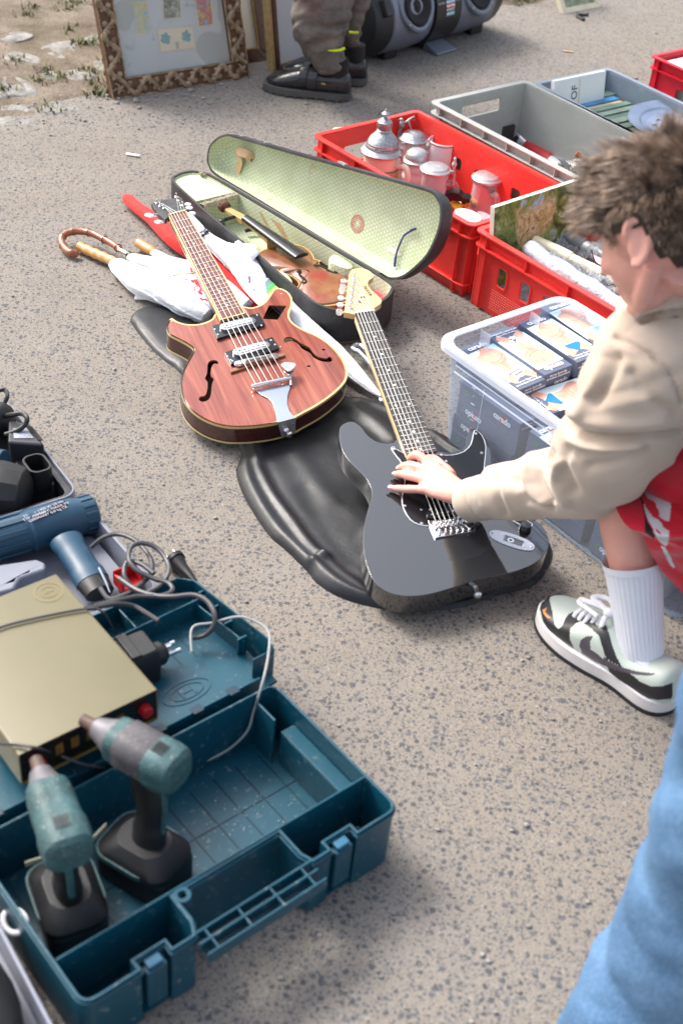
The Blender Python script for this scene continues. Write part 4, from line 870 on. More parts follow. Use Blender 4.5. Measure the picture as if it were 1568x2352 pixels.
# ================================================================ VIOLIN
def vwood():
    t = NT('violin_varnish'); v = t.coord(True); g = t.noise(t.coord(True, (260, 5, 5)), 1, 3); 
    c = t.ramp(t.noise(v, 9, 4, .6), [(.3, rgb(116, 66, 46)), (.5, rgb(150, 98, 66)), (.7, rgb(172, 124, 84))])
    c = t.mix(t.ramp(t.noise(v, 11, 4, .6, .5), [(.50, (0, 0, 0)), (.60, (.75,)*3)]), c, rgb(158, 48, 50)); c = t.mix(t.math('MULTIPLY', g, .3), c, rgb(84, 50, 34))
    c = t.mix(t.ramp(t.noise(v, 45, 5, .8), [(.62, (0, 0, 0)), (.72, (.5,)*3)]), c, rgb(200, 176, 160)); t.bsdf(c, .3, 0, None, coat=.3); return t.m
vtop = vwood(); vrib = mat('violin_rib', rgb(138, 88, 48), .35, vary=.45, vs=25, coat=.3); purf = mat('violin_edge', rgb(196, 158, 104), .4, vary=.2); ebony = mat('ebony', rgb(40, 40, 44), .28, vary=.2, vs=50)
f0, f1 = WZ('z4', 381, 487, .100), WZ('z4', 668, 683, .098); kv = (f1-f0).length/.27
MVi = Fy(f0, -(f1-f0), (0, 0, 1)) @ Tr(0, 0, -.012)  # y points from body towards the scroll; origin at the nut
half = [(0, 0), (30, 2), (60, 12), (79, 34), (84, 60), (81, 86), (72, 108), (66, 122), (75, 136), (64, 142), (56, 158), (53, 178), (56, 200), (66, 218), (82, 226), (80, 238), (92, 256), (101, 280), (101, 304), (90, 332), (62, 350), (30, 356), (0, 357)]
full = half[:-1]+[(-x, y) for x, y in half[::-1][:-1]]
vo_ = ccw(cr2([(x/1000*kv, -(.130+y/1000)*kv) for x, y in full], 3))
t = thing('violin', MVi @ Vector((0, -.3, -.04)), 'worn reddish violin without strings lying in the open case', 'violin')
zt = -.028
b = MB(MVi); b.prism(inset(vo_, .003), zt-.036, zt-.001); b.build('rib_sides', vrib, t)
b = MB(MVi); b.prism(vo_, zt-.040, zt-.036); b.build('back_plate', vrib, t, uvM=MVi)
cyv = -(.130+.185)*kv
b = MB(MVi); b.prism(inset(vo_, -.0004), zt-.001, zt+.0022, [inset(vo_, .004)]); b.build('edge_purfling', purf, t, bevel=.0008)
b = MB(MVi); rings = [[(x*k, cyv+(y-cyv)*k, zt+z) for x, y in inset(vo_, .004)] for k, z in ((1, .0018), (.93, .003), (.82, .0065), (.65, .010), (.4, .0125), (.15, .0135))]; b.loft(rings); b.build('top_plate', vtop, t, uvM=MVi, ang=180)
def fz(x, y): r = max(abs(x)/.095, abs(y-cyv)/.18); return zt+.0135-.0105*min(1, r)**2
for s in (-1, 1):
    fp = [(.030, -.292), (.026, -.300), (.031, -.307), (.038, -.303), (.041, -.318), (.043, -.335), (.046, -.352), (.053, -.362), (.058, -.356), (.055, -.349)]
    pts = [(s*x*kv, y*kv, fz(x*.9, y*kv)+.0006) for x, y in fp]; c_ = cr(pts, 4, False); L = len(c_)
    b = MB(MVi); b.tube(c_, [.0012+.0022*math.sin(PI*i/(L-1)) for i in range(L)], 8, flatz=.35); b.ell((pts[1][0]+s*.003, pts[1][1], pts[1][2]), (.0035, .0035, .0006), None, 10, 4); b.ell((pts[-2][0], pts[-2][1], pts[-2][2]), (.0042, .0042, .0006), None, 10, 4); b.build('sound_hole', mat('hole_dark', (.008, .006, .005, 1), .9), t)
b = MB(MVi); 
def fbx(y): k = -y/(.27*kv); w_ = .012+.009*k; return [(w_*math.cos(a), y, .012-.006+.006*math.sin(a)) for a in np.linspace(0, PI, 9)]+[(-w_, y, .001), (w_, y, .001)]
b.loft([fbx(y) for y in np.linspace(0, -.27*kv, 12)]); b.build('fingerboard', ebony, t, ang=40)
b = MB(MVi); b.loft([[(w_*math.cos(a), y, -.001+h*math.sin(a)) for a in np.linspace(PI, 2*PI, 9)] for y, w_, h in ((.004, .0115, .012), (-.06, .013, .013), (-.115, .0155, .022), (-.132*kv, .016, .05))]); b.build('neck', purf, t)
b = MB(MVi); b.loft([[(-w_, y, z0), (w_, y, z0), (w_, y, z1), (-w_, y, z1)] for y, w_, z0, z1 in ((-.002, .012, -.012, .004), (.03, .0115, -.012, .002), (.065, .010, -.012, -.001), (.085, .008, -.012, -.002))]); b.build('pegbox', purf, t, bevel=.002)
b = MB(MVi)
for wd, rr in ((.020, .0105), (.026, .0075), (.033, .004)):
    b.tube([(-wd/2, .092, -.004), (wd/2, .092, -.004)], rr+.003, 18)
b.build('scroll', mat('scroll_brown', rgb(94, 52, 36), .3, vary=.3), t, bevel=.0015)
b = MB(MVi); b.tube([(-.012, .03, -.003), (-.042, .028, -.002)], [.0045, .005], 10); b.ell((-.052, .028, -.002), (.010, .009, .004), None, 12, 8); b.build('tuning_peg', blk, t)

# ================================================================ GUITARS
def gwood():
    t = NT('rosewood_top'); v = t.coord(True); g = t.noise(t.coord(True, (62, 3.2, 3)), 1, 5, .6, .8); g2 = t.noise(t.coord(True, (240, 8, 8)), 1, 3, .6)
    c = t.ramp(g, [(.28, rgb(104, 46, 38)), (.43, rgb(140, 70, 56)), (.55, rgb(162, 88, 70)), (.72, rgb(188, 116, 92))])
    c = t.mix(t.math('MULTIPLY', g2, .35), c, rgb(100, 40, 34)); c = t.mix(t.ramp(t.noise(v, 3.5, 3), [(.5, (0, 0, 0)), (.75, (.4,)*3)]), c, rgb(120, 46, 44))
    t.bsdf(c, .28, 0, None, coat=.35); return t.m
rose = gwood(); rside = mat('dark_rosewood', rgb(72, 30, 24), .22, vary=.45, vs=16, coat=.6); binding = mat('cream_binding', rgb(214, 192, 134), .4, vary=.08)
fbr = mat('rosewood_board', rgb(122, 74, 62), .5, vary=.35, vs=70); fbd = mat('dark_board', rgb(66, 62, 62), .5, vary=.35, vs=90); fret = mat('fret_wire', rgb(228, 226, 220), .2, metal=.8, vary=.05); pearl = mat('pearl_dot', rgb(226, 222, 206), .3)
inner = mat('bare_inside', rgb(112, 88, 62), .8, vary=.3); bplas = mat('black_gloss', rgb(22, 26, 32), .25, coat=.4); steel = mat('string_steel', rgb(232, 230, 224), .25, metal=.6, vary=.02)
def neck_set(t, M, nut, end, scale, nf, dots, board, bind, S6, zt, side, nutm, thick=.006):
    """M: board plane at z=0. nut, end: (left, right) 2-D points"""
    nl, nr, el, er = [Vector(p) for p in (*nut, *end)]; nc = (nl+nr)/2; ec = (el+er)/2; Lb = (ec-nc).length
    P = lambda d, s: (nl+(el-nl)*(d/Lb))*(1-s)+(nr+(er-nr)*(d/Lb))*s
    b = MB(M); q = [P(0, 0), P(0, 1), P(Lb, 1), P(Lb, 0)]; b.prism([tuple(p) for p in q], -thick, 0); b.build('fretboard', board, t)
    if bind:
        b = MB(M)
        for s0, s1 in ((-.045, -.001), (1.001, 1.045)): b.prism([tuple(P(d, s)) for d, s in ((0, s0), (0, s1), (Lb, s1), (Lb, s0))], -thick, .0005)
        b.prism([tuple(P(d, s)) for d, s in ((Lb+.0002, -.045), (Lb+.0002, 1.045), (Lb+.003, 1.045), (Lb+.003, -.045))], -thick, .0005); b.build('board_binding', bind, t)
    b0 = None
    for n in range(1, nf+1):
        d = scale*(1-2**(-n/12)); 
        if d > Lb-.002: break
        p, q = P(d, .01), P(d, .99); b = MB(M); b.tube([(p.x, p.y, .0004), (q.x, q.y, .0004)], .0011, 6); b.build('fret', fret, t)
    for n in dots:
        d = scale*((1-2**(-n/12))+(1-2**(-(n-1)/12)))/2
        if d > Lb: continue
        for s in ((.5,) if n != 12 else (.25, .75)):
            p = P(d, s); b = MB(M @ Tr(p.x, p.y, 0)); b.prism(circ(0, 0, .003, n=12), -.0005, .0003); b.build('position_dot', pearl, t)
    p, q = P(-.0045, -.02), P(-.0045, 1.02); p2, q2 = P(-.0004, -.02), P(-.0004, 1.02); b = MB(M); b.prism([tuple(x) for x in (p, q, q2, p2)], -thick, .003); b.build('nut', nutm, t, bevel=.0006)
    return P, Lb
S.frame_set(1)
# ---------------- guitar 1: red brown semi hollow
lo_, nu_ = W(655, 968, .068), W(408, 490, .138); MG = Fy(lo_, nu_-lo_); DG = .045
t = thing('semi_hollow_guitar', MG @ Vector((0, .25, -DG)), 'red-brown semi-hollow electric guitar with f-holes and a tailpiece, lying across the umbrellas', 'guitar')
g1 = onp(MG, cr2(T('z6', [(300, 258), (330, 276), (380, 291), (440, 293), (490, 282), (530, 262), (552, 232), (600, 226), (660, 205), (705, 190), (750, 197), (792, 188), (830, 165), (858, 130), (880, 95), (906, 84), (942, 92), (975, 115), (992, 150), (990, 192), (976, 225), (978, 258), (1003, 290), (1060, 325), (1130, 355), (1200, 400), (1260, 460), (1297, 520), (1309, 580), (1290, 632), (1230, 692), (1150, 750), (1060, 800), (1005, 828), (900, 860), (800, 876), (700, 883), (620, 880), (540, 862), (470, 830), (410, 785), (370, 730), (353, 670), (350, 618), (364, 560), (388, 510), (414, 465), (424, 442), (414, 424), (370, 395), (312, 366), (281, 345), (270, 310), (277, 278)]), 3))
g1 = ccw(g1)
fh1 = onp(MG, cr2(T('z6', [(567, 520), (562, 503), (540, 498), (515, 506), (505, 530), (503, 570), (491, 605), (504, 622), (505, 660), (492, 700), (462, 708), (457, 728), (480, 738), (512, 725), (526, 690), (530, 640), (541, 606), (524, 586), (526, 550), (540, 520)]), 3))
fh2 = onp(MG, cr2(T('z6', [(942, 388), (950, 370), (975, 365), (1010, 378), (1050, 405), (1088, 424), (1102, 440), (1122, 465), (1150, 482), (1188, 488), (1205, 478), (1221, 490), (1212, 508), (1160, 505), (1112, 482), (1092, 456), (1050, 435), (1020, 402), (985, 388), (955, 398)]), 3))
dia = onp(MG, T('z6', [(822, 261), (858, 183), (960, 185), (907, 267)]))
kn = [onp(MG, cr2(T('z6', [(x-12, y), (x, y-6), (x+12, y), (x, y+6)]), 3)) for x, y in ((1172, 438), (1086, 533))]
b = MB(MG); b.prism(inset(g1, .0045), -.0045, -.0003, [fh1, fh2, dia]+kn); b.build('top_plate', rose, t, uvM=MG)
b = MB(MG); b.prism(inset(g1, .0008), -DG+.004, -.0045, [inset(g1, .0045)]); b.build('side_band', rside, t, uvM=MG)
b = MB(MG); b.prism(g1, -.0058, 0, [inset(g1, .0046)]); b.build('top_binding', binding, t, bevel=.0008)
b = MB(MG); b.prism(inset(g1, -.0004), -DG, -DG+.0045, [inset(g1, .006)]); b.build('back_binding', binding, t, bevel=.0008)
b = MB(MG); b.prism(inset(g1, .006), -DG, -DG+.003); b.build('back_plate', rside, t)
b = MB(MG); b.prism(inset(g1, .008), -DG+.0031, -DG+.0036); b.build('inside_back', inner, t)
nut = onp(off(MG, dz=.010), T('z3', [(777, 256), (871, 231)])); end = onp(off(MG, dz=.010), T('z6', [(583, 262), (714, 227)]))
MF = off(MG, dz=.010)
# tailpiece bar decides the string ends; the bridge sits in front of it
brp = onp(off(MG, dz=.014), T('z6', [(668, 512), (905, 462)])); scl = (Vector(brp[0])/2+Vector(brp[1])/2-Vector(nut[0])/2-Vector(nut[1])/2).length
P_, Lb = neck_set(t, MF, nut, end, scl, 20, (3, 5, 7, 9, 12, 15, 17, 19), fbr, binding, 6, .01, 1, binding)
b = MB(MF); b.prism([tuple(P_(d, s)) for d, s in ((0, 0), (0, 1), (Lb, 1), (Lb, 0))], -.024, -.006); b.build('neck', rside, t, bevel=.006)
# headstock tipped back
nv = Vector(nut[0])/2+Vector(nut[1])/2
MHs = MF @ Tr(nv.x, nv.y, -.002) @ Rx(-8)
hs_ = [p for p in onp(MHs, T('z3', [(777, 256), (871, 231), (868, 205), (862, 178), (845, 146), (760, 160), (672, 182), (690, 212), (715, 245), (752, 275)]))]
b = MB(MHs); b.prism(hs_, -.015, -.001); b.build('headstock', mat('worn_black_face', rgb(62, 62, 64), .45, vary=.5, vs=60), t, bevel=.0015)
for (x, y) in ((705, 185), (722, 203), (745, 215), (815, 150), (828, 172), (850, 200)):
    q = onp(MHs, T('z3', [(x, y)]))[0]; b = MB(MHs @ Tr(q[0], q[1], 0)); b.lathe([(.0045, -.001), (.004, .002), (.0022, .003), (.0022, .011), (0, .0115)], 10); b.build('tuning_post', chrome, t)
for (x, y) in ((668, 256), (712, 292), (655, 252), (880, 192), (890, 212), (906, 243)):
    q = onp(off(MHs, dz=-.010), T('z3', [(x, y)]))[0]; s = -1 if x < 780 else 1
    b = MB(MHs @ Tr(q[0], q[1], -.010)); b.ell((0, 0, 0), (.010, .0085, .0035), None, 14, 8); b.build('tuner_button', mat('white_button', rgb(236, 240, 246), .25), t); b = MB(MHs @ Tr(q[0], q[1], -.010)); b.tube([(-s*.008, 0, 0), (-s*.024, .002, -.002)], .003, 8); b.build('tuner_shaft', chrome, t)
# pickups
def pickup(quad, ovl, screws):
    q = onp(off(MG, dz=.004), T('z6', quad)); b = MB(MG); b.prism(q, .0, .007); b.build('pickup_ring', bplas, t, bevel=.0015)
    a, c = [Vector((*p, 0)) for p in onp(off(MG, dz=.013), T('z6', ovl))]; d = (c-a); L_ = d.length; Mq = MG @ Matrix.Translation(a) @ Matrix.Rotation(math.atan2(d.y, d.x), 4, 'Z')
    b = MB(Mq); b.prism(rrect(0, -.0125, L_, .0125, .0122, 6), .006, .013); b.build('pickup_cover', chrome, t, bevel=.0015)
    b = MB(Mq); b.prism(rrect(.008, -.006, L_-.008, .006, .0055, 6), .0131, .0142); b.build('pickup_insert', mat('milky_insert', rgb(222, 224, 228), .3), t)
    for k in range(6): b = MB(Mq @ Tr(.015+(L_-.03)*k/5, 0, .0142)); b.lathe([(.0025, 0), (.002, .0008), (0, .001)], 8); b.build('pole_piece', iron, t)
    for s in screws:
        p = onp(off(MG, dz=.007), T('z6', [s]))[0]; b = MB(MG @ Tr(p[0], p[1], .007)); b.lathe([(.0028, 0), (.0022, .0012), (0, .0016)], 8); b.build('screw', chrome, t)
pickup([(528, 308), (800, 232), (836, 298), (560, 380)], [(580, 312), (778, 262)], [(548, 322), (565, 352), (790, 240), (815, 300)])
pickup([(601, 460), (878, 370), (918, 435), (641, 527)], [(655, 458), (858, 400)], [(620, 478), (640, 498), (870, 385), (893, 410), (650, 505)])
q = onp(off(MG, dz=.003), T('z6', [(632, 555), (945, 458), (950, 475), (640, 573)])); b = MB(MG); b.prism(q, 0, .005); b.build('bridge_base', mat('bare_bridge_wood', rgb(150, 104, 80), .5, vary=.3, vs=60), t, bevel=.001)
a, c = [Vector((*p, 0)) for p in brp]; d = c-a; Mq = MG @ Matrix.Translation(a) @ Matrix.Rotation(math.atan2(d.y, d.x), 4, 'Z')
b = MB(Mq); b.prism(rrect(-.002, -.006, d.length+.002, .006, .0055, 5), .010, .0125); b.prism(circ(.006, 0, .009, n=16), .008, .0098); b.prism(circ(d.length-.006, 0, .009, n=16), .008, .0098); b.build('bridge_plate', chrome, t, bevel=.0008)
b = MB(Mq); b.tube([(.02, 0, .014), (d.length-.02, 0, .014)], .003, 10); b.build('bridge_saddle', mat('nickel', rgb(205, 205, 200), .3, metal=.8), t)
for x in (.004, d.length-.004): b = MB(Mq); b.tube([(x, 0, .004), (x, 0, .0099)], .003, 8); b.build('bridge_post', pew, t)
# tailpiece
tb = onp(off(MG, dz=.010), T('z6', [(765, 650), (978, 604)])); a, c = [Vector((*p, 0)) for p in tb]; d = c-a
b = MB(MG); b.tube([(a.x, a.y, .010), (c.x, c.y, .010)], .0055, 12); b.build('tailpiece_bar', chrome, t)
b = MB(MG)
for e in (a, c): b.ell((e.x, e.y, .010), (.004, .004, .004), None, 8, 6)
b.build('bar_end', chrome, t)
tp = onp(off(MG, dz=.003), T('z6', [(785, 672), (982, 632), (978, 660), (965, 700), (962, 745), (975, 790), (1006, 826), (905, 852), (898, 800), (880, 745), (850, 715), (808, 695)])); b = MB(MG); b.prism(ccw(tp), .0008, .0028); b.build('tailpiece_plate', mat('brushed_chrome', rgb(196, 206, 222), .22, metal=.9, vary=.06), t, bevel=.0006)
e0, e1 = [Vector((*p, 0)) for p in onp(MG, T('z6', [(903, 856), (1008, 828)]))]; dd = (e1-e0).normalized(); nn = Vector((dd.y, -dd.x, 0))
b = MB(MG); V4 = [e0+nn*.001, e1+nn*.001]; b.add([(*V4[0].xy, .0025), (*V4[1].xy, .0025), (*(V4[1]+nn*.003).xy, -DG*.85), (*(V4[0]+nn*.003+dd*.012).xy, -DG*.85), (*(V4[0]+nn*.003).xy, .0025), (*(V4[1]+nn*.003).xy, .0025), (*(V4[1]+nn*.005).xy, -DG*.85), (*(V4[0]+nn*.005+dd*.012).xy, -DG*.85)], [(0, 1, 2, 3), (4, 7, 6, 5), (0, 3, 7, 4), (1, 5, 6, 2), (3, 2, 6, 7), (0, 4, 5, 1)]); b.build('tailpiece_bracket', pew, t)
em = (e0+e1)/2+nn*.005; b = MB(MG @ Tr(em.x, em.y, -DG*.55) @ Matrix.Rotation(math.atan2(nn.y, nn.x), 4, 'Z') @ Ry(90)); b.lathe([(.007, 0), (.0055, .003), (.004, .005), (.004, .009), (.0075, .012), (.008, .015), (.005, .018), (0, .0185)], 16); b.build('strap_button', chrome, t)
for s in (.22, .6): p = e0+dd*(.06*s)+nn*.0052; b = MB(MG @ Tr(p.x, p.y, -.012)); b.ell((0, 0, 0), (.0022, .0012, .0022), None, 8, 5); b.build('screw', chrome, t)
# vibrato remnant: bent plate on a post
pv = onp(off(MG, dz=.018), T('z6', [(970, 540)]))[0]; b = MB(MG @ Tr(pv[0], pv[1], .0)); b.tube([(0, -.004, .0), (.002, -.002, .020)], .004, 10); b.build('lever_post', chrome, t)
lv = onp(off(MG, dz=.024), T('z6', [(928, 528), (940, 514), (975, 512), (1008, 520), (1010, 535), (985, 560), (962, 562), (945, 545)])); b = MB(MG); b.prism(ccw(cr2(lv, 3)), .022, .025); b.build('lever_plate', pew, t, bevel=.0006)
lv = onp(off(MG, dz=.016), T('z6', [(945, 560), (1000, 560), (1004, 572), (975, 585), (950, 575)])); b = MB(MG); b.prism(ccw(cr2(lv, 3)), .015, .018); b.build('lever_plate', chrome, t, bevel=.0006)
b = MB(MG); q = onp(off(MG, dz=.006), T('z6', [(975, 585), (985, 640)])); b.tube([(*q[0], .016), (*q[1], .004)], .003, 8); b.build('lever_spring', pew, t)
for (x, y) in ((930, 118), (925, 424), (935, 468), (640, 553)): p = onp(MG, T('z6', [(x, y)]))[0]; b = MB(MG @ Tr(p[0], p[1], 0)); b.lathe([(.0022, 0), (.0015, .001), (0, .0014)], 8); b.build('screw', chrome, t)
for k in range(6):
    s = .08+.84*k/5; p = P_(-.004, s); q = Vector(tb[0])*(1-(.08+.80*k/5))+Vector(tb[1])*(.08+.80*k/5); br_ = Vector(brp[0])*(1-(.15+.7*k/5))+Vector(brp[1])*(.15+.7*k/5)
    b = MB(MG); b.tube([(p.x, p.y, .0135), (br_.x, br_.y, .0178), (q.x, q.y, .0135)], .00055 if k > 2 else .0008, 5); b.build('string', steel, t)
    pp_ = onp(MHs, T('z3', [((745, 215), (722, 203), (705, 185), (815, 150), (828, 172), (850, 200))[k]]))[0]; w1 = MHs @ Vector((pp_[0], pp_[1], .006)); w0 = MG @ Vector((p.x, p.y, .0135)); b = MB(); b.tube([tuple(w0), tuple(w1)], .0005, 5); b.build('string', steel, t)

# ---------------- guitar 2: black electric
lo_, nu_ = WZ('b1', 1060, 895, .070), W(836, 717, .155); MS = Fy(lo_, nu_-lo_); DS = .044
t = thing('electric_guitar', MS @ Vector((0, .2, -DS)), 'glossy black electric guitar lying on the black bag under the boy’s hand', 'guitar')
gblk = mat('piano_black', (.014, .016, .020, 1), .05, vary=.1, coat=1, spec=1)
g2 = onp(MS, cr2(T('b1', [(540, 178), (548, 152), (578, 135), (610, 137), (640, 160), (665, 193), (700, 220), (740, 233), (785, 231), (808, 216), (850, 270), (900, 292), (960, 285), (992, 273), (1050, 275), (1098, 262), (1120, 240), (1124, 205), (1136, 175), (1158, 165), (1188, 180), (1215, 215), (1232, 262), (1236, 320), (1230, 370), (1240, 430), (1275, 490), (1335, 545), (1410, 580), (1470, 612), (1500, 680), (1488, 732), (1438, 782), (1350, 820), (1240, 845), (1160, 862), (1060, 895), (950, 926), (850, 935), (770, 920), (710, 880), (674, 820), (655, 750), (648, 680), (656, 600), (676, 520), (690, 462), (672, 410), (640, 370), (590, 320), (555, 270), (541, 220)]), 3))
b = MB(MS); b.prism(g2, -DS, 0); b.build('body', gblk, t, bevel=.006, bseg=4)
pgo = onp(MS, cr2(T('b1', [(775, 258), (788, 250), (800, 262), (850, 285), (900, 292), (985, 285), (1000, 288), (1060, 288), (1110, 272), (1140, 240), (1150, 200), (1156, 178), (1168, 176), (1195, 200), (1212, 250), (1206, 330), (1202, 400), (1220, 460), (1290, 530), (1360, 570), (1425, 605), (1410, 622), (1380, 620), (1330, 590), (1200, 575), (1120, 600), (1040, 615), (950, 616), (900, 608), (862, 585), (832, 535), (824, 485), (838, 410), (828, 335), (800, 295)]), 2))
b = MB(MS); b.prism(ccw(pgo), .0001, .0014); b.build('pickguard_edge', mat('white_ply', rgb(226, 228, 232), .4), t)
b = MB(MS); b.prism(inset(pgo, .0016), .0014, .0022); b.build('pickguard', mat('pickguard_black', (.010, .010, .012, 1), .22, spec=.35), t)
def scr(k, x, y, z=.0022, r=.0034, nm='screw'): p = onp(off(MS, dz=z), T(k, [(x, y)]))[0]; b = MB(MS @ Tr(p[0], p[1], z)); b.lathe([(r, 0), (r*.8, .0012), (0, .0016)], 10); b.build(nm, chrome, t)
for q in ((290, 255), (1233, 78), (1297, 300), (835, 325), (888, 398), (418, 905), (608, 948), (608, 1110), (570, 420), (710, 950)): scr('c2', *q)
nut = onp(off(MS, dz=.0115), T('d3', [(733, 1040), (1030, 1003)])); end = onp(off(MS, dz=.0115), T('b1', [(851, 290), (987, 268)]))
MF = off(MS, dz=.0115)
sad = onp(off(MS, dz=.012), T('c2', [(770, 1090), (1040, 1060)])); scl = (Vector(sad[0])/2+Vector(sad[1])/2-Vector(nut[0])/2-Vector(nut[1])/2).length
P_, Lb = neck_set(t, MF, nut, end, scl, 21, (3, 5, 7, 9, 12, 15, 17, 19, 21), fbd, None, 6, .01, 1, mat('white_nut', rgb(238, 236, 228), .4), .005)
maple = mat('pale_maple', rgb(214, 184, 134), .35, vary=.08, vs=9, coat=.4)
b = MB(MF); b.prism([tuple(P_(d, s)) for d, s in ((-.002, -.02), (-.002, 1.02), (Lb, 1.02), (Lb, -.02))], -.020, -.005); b.build('neck', maple, t, bevel=.005)
MHs = off(MF, dz=-.004)
hs_ = onp(MHs, cr2(T('d3', [(733, 1042), (650, 1030), (572, 1018), (566, 1000), (580, 920), (600, 760), (620, 560), (640, 420), (670, 370), (720, 346), (820, 338), (900, 352), (965, 390), (1012, 440), (1008, 480), (950, 520), (928, 560), (940, 610), (1000, 680), (1080, 760), (1135, 820), (1140, 850), (1120, 885), (1040, 940), (1000, 985), (1030, 1003)]), 2))
b = MB(MHs); b.prism(ccw(hs_), -.014, 0); b.build('headstock', maple, t, bevel=.0018)
posts = [(720, 470), (712, 560), (700, 650), (685, 745), (670, 840), (658, 930)]
for (x, y) in posts: q = onp(MHs, T('d3', [(x, y+15)]))[0]; b = MB(MHs @ Tr(q[0], q[1], 0)); b.lathe([(.0062, 0), (.0062, .001), (.0035, .0025), (.0030, .004), (.0024, .008), (.0030, .012), (.0026, .0145), (0, .015)], 14); b.build('tuning_post', chrome, t)
for (x, y, w_) in ((558, 540, 1), (545, 632, .55), (530, 690, .5), (515, 800, 1), (503, 905, 1), (490, 1012, .6)):
    q = onp(off(MHs, dz=-.009), T('d3', [(x, y)]))[0]; b = MB(MHs @ Tr(q[0], q[1], -.009)); b.prism([(-.007, -.004), (-.004, -.0075), (.004, -.0075), (.0065, -.004), (.0065, .004), (.004, .0075), (-.004, .0075), (-.007, .004)], -.0025, .0025, R=Ry(0) @ Matrix.Rotation(math.acos(w_), 4, 'X')); b.build('tuner_key', mat('bright_chrome', rgb(240, 241, 244), .15, metal=.7), t, bevel=.0012); b = MB(MHs @ Tr(q[0], q[1], -.009)); b.tube([(.006, 0, 0), (.016, 0, 0)], .0025, 8); b.build('tuner_shaft', chrome, t)
for (x, y) in ((838, 780), (782, 855)): q = onp(MHs, T('d3', [(x, y)]))[0]; b = MB(MHs @ Tr(q[0], q[1], 0) @ Rz(10)); b.bx(-.005, -.0015, .001, .005, .0015, .004); b.tube([(0, 0, 0), (0, 0, .006)], .002, 8); b.build('string_tree', chrome, t)
q0, q1 = [Vector(p) for p in onp(MHs, T('d3', [(995, 775), (870, 600)]))]; an = math.atan2((q1-q0).y, (q1-q0).x); qc = (q0+q1)/2
text('ROCKTILE', MHs @ Tr(qc.x, qc.y, .0004) @ Matrix.Rotation(an, 4, 'Z') @ Tr(0, .001, 0), .0105, mat('logo_brown', rgb(66, 58, 44), .5), t, sx=.82*(q1-q0).length/.048, shear=.15)
b = MB(MHs @ Tr(qc.x, qc.y, .0002) @ Matrix.Rotation(an, 4, 'Z')); b.tube(cr([(-.020, -.009, 0), (-.002, -.0095, 0), (.016, -.006, 0), (.028, -.001, 0), (.014, -.0075, 0)], 4, False), .0004, 5, flatz=.4); b.build('logo_swash', mat('logo_brown', rgb(66, 58, 44), .5), t)
# bridge
bq = onp(off(MS, dz=.004), T('c2', [(680, 1082), (1075, 1025), (1200, 1080), (1225, 1150), (1222, 1195), (765, 1275)])); b = MB(MS); b.prism(ccw(bq), .0, .004); b.build('bridge_plate', chrome, t, bevel=.0008)
for k in range(6):
    s = k/5; c0 = Vector(onp(off(MS, dz=.008), T('c2', [(765+s*270, 1100-s*45)]))[0]); c1 = Vector(onp(off(MS, dz=.008), T('c2', [(815+s*345, 1215-s*45)]))[0]); d = c1-c0; Mq = MS @ Tr(c0.x, c0.y, 0) @ Matrix.Rotation(math.atan2(d.y, d.x), 4, 'Z')
    b = MB(Mq); b.bx(0, -.0045, .005, d.length*.55, .0045, .0085); b.bx(0, -.0045, .0085, .003, .0045, .012); b.build('saddle', chrome, t, bevel=.0006)
    b = MB(Mq); b.tube([(d.length*.5, 0, .0065), (d.length, 0, .0065)], .0014, 6); b.ell((d.length, 0, .007), (.003, .003, .003), None, 8, 6); b.ell((.008, .003, .011), (.0016, .0016, .003), None, 6, 5); b.ell((.008, -.003, .011), (.0016, .0016, .003), None, 6, 5); b.build('saddle_screw', chrome, t)
    p = P_(-.004, .09+.82*s); q = onp(off(MS, dz=.013), T('c2', [(770+s*270, 1092-s*45)]))[0]; b = MB(MS); b.tube([(p.x, p.y, .0150), (q[0], q[1], .0135)], .00045 if k > 2 else .00075, 5); b.build('string', steel, t)
    hp = onp(MHs, T('d3', [(posts[5-k][0], posts[5-k][1]+15)]))[0]; w0 = MS @ Vector((p.x, p.y, .0150)); w1 = MHs @ Vector((hp[0], hp[1], .007)); b = MB(); b.tube([tuple(w0), tuple(w1)], .00045, 5); b.build('string', steel, t)
for yy in (1000, 930, 640):
    a, c = [Vector((*p, 0)) for p in onp(off(MS, dz=.004), T('c2', [(690 if yy > 900 else 560, yy+20), (1010, yy-30)]))]; 
    if yy == 640: continue
    d = c-a; Mq = MS @ Matrix.Translation(a) @ Matrix.Rotation(math.atan2(d.y, d.x), 4, 'Z')
    if yy == 1000: b = MB(Mq); b.prism(rrect(-.004, -.010, d.length*.9, .010, .009, 5), .0022, .006); b.build('pickup_cover', bplas, t, bevel=.001); [MB(Mq @ Tr(.006+k*.0105, 0, .006)).lathe([(.0026, 0), (.002, .001), (0, .0012)], 8).build('pole_piece', chrome, t) for k in range(6)]
